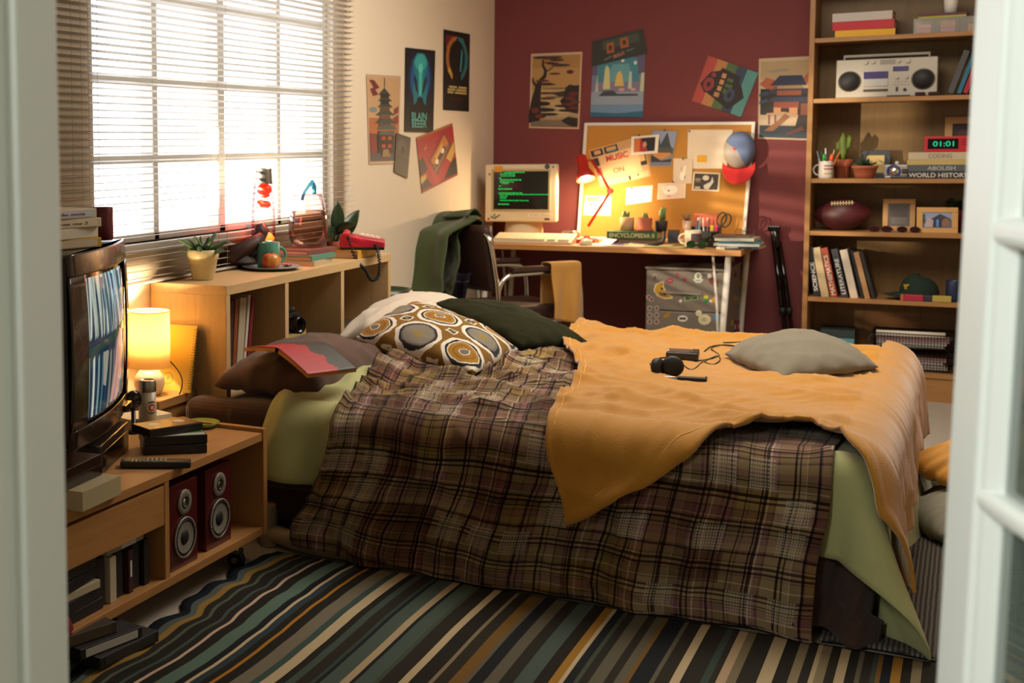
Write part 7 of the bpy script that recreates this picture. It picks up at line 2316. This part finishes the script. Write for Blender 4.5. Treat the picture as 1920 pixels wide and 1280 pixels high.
o = PX('black poster with a glowing teal head shape and blocky letters', [(758, 247), (812, 249), (816, 95), (760, 89)], [
    ('#0a1428', rect(.1, .28, .9, .96)), ('#0e2c58', (.5, .66, .38, .30)), ('#12508c', (.5, .64, .32, .28)), ('#14707c', [(.3, .32), (.7, .32), (.74, .5), (.70, .72), (.76, .84), (.62, .95), (.38, .95), (.24, .84), (.30, .72), (.26, .5)]), ('#2f9a98', (.5, .84, .20, .10)), ('#58c0b8', (.5, .76, .07, .07)), ('#0a2030', [(.30, .70), (.38, .62), (.44, .45), (.36, .5), (.28, .62)]), ('#0a2030', [(.70, .70), (.62, .62), (.56, .45), (.64, .5), (.72, .62)]), ('#3ab0a8', [(.44, .72), (.56, .72), (.54, .44), (.46, .44)]), ('#0a0c12', [(.2, .28), (.8, .28), (.62, .36), (.58, .42), (.42, .42), (.38, .36)])], '#0b0c10')
v_ = Vector((0, 0, 1)); u_ = Vector((0, 1, 0))
EX = Matrix((u_, v_, nX)).transposed().to_euler()
text('BLAIN', .22, .040, '#5a9a90', o, Xp(786, 218, XW + .004) - o.location, EX, bold=.02)
text('BEEER', .22, .040, '#5a9a90', o, Xp(786, 232, XW + .004) - o.location, EX, bold=.02)
PX('black poster with an orange and teal ring around a dark figure', [(831, 206), (879, 209), (881, 64), (832, 55)], [
    ('#8a3a1c', [(.06, .9), (.4, .94), (.3, .8), (.1, .75)]), ('#a8642c', (.5, .66, .42, .28)), ('#1c7078', [(.5, .38), (.7, .40), (.9, .55), (.92, .72), (.74, .92), (.5, .94)]), ('#b8983c', [(.14, .5), (.24, .44), (.32, .38), (.26, .56)]), ('#101012', (.5, .66, .31, .23)), ('#101012', [(.34, .36), (.66, .36), (.62, .8), (.5, .94), (.36, .78)]), ('#2a8a90', [(.6, .5), (.66, .5), (.72, .74), (.66, .8)]), ('#6a1c1c', [(.06, .94), (.3, .94), (.1, .8)]),
    ('#b8a468', rect(.20, .285, .50, .31)), ('#b8a468', rect(.56, .285, .88, .31)), ('#b8a468', rect(.14, .25, .44, .275)), ('#b8a468', rect(.48, .25, .88, .275)), ('#b8a468', rect(.14, .215, .36, .24)), ('#b8a468', rect(.42, .215, .88, .24)), ('#3a2018', rect(.26, .13, .72, .16))], '#0f0e10')
PX('tilted red poster of an orange cassette tape', [(791, 362), (858, 328), (848, 231), (780, 258)], [
    ('#9a5a2c', rect(0, .96, 1, 1)), ('#98202c', rect(.0, .05, 1, .95)), ('#2a2024', [(.0, .30), (.2, .36), (.12, .62), (.0, .58)]), ('#b8984c', [(.0, .28), (.16, .30), (.1, .12), (.0, .16)]), ('#2a2024', [(.0, .05), (.28, .05), (.16, .22), (.0, .16)]), ('#b8984c', [(.72, .42), (.98, .66), (.98, .46), (.84, .30)]), ('#2a2024', [(.6, .05), (1, .05), (1, .36), (.84, .30)]), ('#a83038', [(.22, .5), (.34, .02), (.5, .04), (.4, .3)]),
    ('#5a3428', [(.26, .50), (.74, .90), (.90, .62), (.42, .18)]), ('#b06a2c', [(.30, .50), (.73, .86), (.84, .66), (.42, .30)]), ('#7a5a48', [(.40, .22), (.86, .62), (.82, .68), (.38, .30)]), ('#3a2820', [(.38, .40), (.70, .66), (.74, .58), (.43, .33)]), ('#d8c8b0', (.46, .43, .05, .05)), ('#d8c8b0', (.64, .58, .05, .05)), ('#c9a060', [(.42, .52), (.64, .72), (.66, .68), (.45, .48)]), ('#b8843c', [(.14, .72), (.24, .84), (.20, .76), (.26, .76)])], '#8a2a28')

# ================================================================== things on the bed and the floor
# open paperback face down on the brown pillow
mat('book_red', '#a8242c', .45); mat('book_grey', '#36342f', .45); mat('page_tan', '#b07a3c', .85)
ob_ = thing('open_book', 'red and dark paperback lying open face down on the brown pillow', 'book', Zp(562, 647, .655) - Vector((0, 0, .047)))
e1 = (Zp(616, 639, .655) - Zp(508, 655, .655)).normalized()
ZR = math.atan2(e1.y, e1.x)
ob_.rotation_euler = (R(10), R(2), ZR)


def cover_h(v):                                         # tent over the spine, v across
    return .045 * (1 - abs(v) ** 1.2) + .004


def redness(u, v):
    edge = .56 + .12 * math.sin(v * 9) * .5 + .05 * math.sin(v * 31)
    return 0 if u < edge else 1
b = MB()
b.grid(40, 28, lambda u, v: Vector(((u - .5) * .235, (2 * v - 1) * .155, cover_h(2 * v - 1))), mfn=redness)
obj('cover', b, ['book_red', 'book_grey'], ob_, solid=.0012)
for s_ in (-1, 1):
    b = MB()
    b.grid(2, 12, lambda u, v: Vector(((u - .5) * .231, s_ * (.008 + (.144 * v)), cover_h(.06 + .93 * v) - .002)))
    b.grid(2, 12, lambda u, v: Vector(((u - .5) * .231, s_ * (.008 + (.144 * v)), cover_h(.06 + .93 * v) - .017 + .004 * v)))
    for x_ in (-.1155, .1155):
        b.grid(1, 12, lambda u, v: Vector((x_, s_ * (.008 + (.144 * v)), cover_h(.06 + .93 * v) - .002 - (.015 - .004 * v) * u)))
    b.grid(2, 1, lambda u, v: Vector(((u - .5) * .231, s_ * .152, cover_h(.99) - .002 - .011 * v)))
    obj('page_block', b, 'page_tan', ob_)
for k, y_ in enumerate((.095, .065)):
    b = MB(); b.box((-.055 + .004 * k, y_ - .007, 0), (-.02, y_ + .007, .0012)); l_ = obj('title', b, '#d8b8b4', ob_, loc=(0, 0, cover_h(y_ / .145) + .0008)); l_.rotation_euler = (R(-14), 0, 0)

# walkman, headphones, cable on the blanket
from mathutils.kdtree import KDTree
kdt = KDTree(len(BLV))
for i_, co_ in enumerate(BLV):
    kdt.insert((co_.x, co_.y, 0), i_)
kdt.balance()


def surf(x, y, n=4):
    return max(BLV[i_].z for _, i_, _ in kdt.find_n((x, y, 0), n)) + .006


def on_blanket(px, py, r=0):
    p = Zp(px, py, .55)
    for _ in range(4):
        z_ = surf(p.x, p.y)
        if r:
            z_ = max([BLV[i_].z for _, i_, _ in kdt.find_range((p.x, p.y, 0), r)] + [0]) + .003
        p = Zp(px, py, z_)
    return p


wm = thing('cassette_player', 'dark portable cassette player lying on the mustard blanket', 'cassette player', on_blanket(1280, 671, .05), R(6))
wm.scale = (.82, .82, .82)
b = MB(); b.box((-.065, -.055, 0), (.065, .055, .032)); obj('body', b, mat('walk_grey', '#2c2724', .4), wm, bevel=.006, seg=3)
b = MB(); b.box((-.058, -.048, .032), (.03, .048, .0345)); obj('lid', b, mat('walk_lid', '#4a403c', .35), wm, bevel=.002)
b = MB(); b.box((-.045, .02, .0345), (.018, .036, .0352)); obj('window', b, '#8a4a3c', wm)
b = MB(); b.box((.035, -.05, .030), (.064, .05, .036)); obj('control_strip', b, 'black_plastic', wm, bevel=.003)
b = MB(); b.cyl((-.045, -.058, .012), (-.045, -.054, .012), .007); obj('jack', b, '#4a6a3a', wm)
hp_ = thing('headphones', 'black foam headphones lying on the mustard blanket', 'headphones', on_blanket(1258, 706, .03) - Vector((0, 0, .007)), R(8))
for x_, y_, rz_, r_ in ((-.04, .014, 60, .030), (.004, .02, 8, .034)):
    b = MB(); b.lathe([(.0001, -.012), (r_ * .8, -.012), (r_, -.006), (r_, .006), (r_ * .8, .012), (.0001, .013)], 24, M=Matrix.Translation((x_, y_, r_ + .004)) @ Matrix.Rotation(R(rz_), 4, 'Z') @ Matrix.Rotation(R(80), 4, 'X')); obj('ear_pad', b, 'soft_black', hp_)
b = MB(); b.tube(catmull([Vector(p) for p in ((-.05, .005, .012), (-.045, -.02, .006), (0, -.03, .005), (.06, -.028, .006), (.10, -.016, .008), (.105, .0, .010))], 8), .0045, 8); obj('headband', b, 'black_plastic', hp_)
b = MB(); b.tube([(-.042, -.018, .011), (-.01, -.026, .010), (.03, -.027, .010)], .0022, 6); obj('steel_band', b, 'chrome', hp_)
b = MB(); b.box((.02, -.038, 0), (.108, -.012, .014)); obj('band_pad', b, 'soft_black', hp_, bevel=.004)


def bedz(px, py):
    return on_blanket(px, py, .015) + Vector((0, 0, .002))


for pts, lb in (([(1238, 690), (1219, 684), (1228, 674), (1250, 671), (1270, 675), (1300, 677), (1325, 675), (1345, 668), (1350, 676), (1338, 684), (1322, 680), (1326, 676), (1348, 668), (1340, 660), (1334, 655), (1340, 650), (1352, 648), (1385, 650)], 'thin black headphone cable looping over the mustard blanket'), ([(1320, 660), (1330, 652), (1345, 648), (1370, 648), (1395, 654)], 'short loop of black cable beside the grey cushion'), ([(1356, 643), (1385, 642), (1410, 639), (1432, 644), (1447, 642)], 'black cable running behind the grey cushion'), ([(1272, 677), (1296, 694), (1316, 680), (1322, 679)], 'black cable forming a point below the cassette player')):
    b = MB(); b.tube(catmull([bedz(*p) for p in pts], 6), .0022, 6)
    tag(obj('audio_cable', b, 'soft_black'), lb, 'cable')

# cushions on the floor beyond the foot of the bed
pillow('cushion', [Zp(1672, 960, .05), Zp(1760, 1010, .05), (.32, 5.25, .06), (.20, 5.68, .08)], .20, 'pale_grey_linen', 'pale grey floor cushion under the mustard one', 'cushion', 31, .05, .008)
pillow('cushion', [Zp(1680, 868, .22), Zp(1775, 915, .16), (.36, 5.7, .20), (.28, 6.05, .30)], .13, 'mustard_fleece', 'mustard fleece cushion on the floor beside the shelf', 'cushion', 35, .06, .008)
pillow('cushion', [(-.14, 5.55, .04), (.10, 5.45, .04), (.26, 5.9, .05), (.0, 6.0, .05)], .16, 'grey_linen', 'dark grey cushion mostly hidden behind the pale floor cushion', 'cushion', 38, .05, .006)
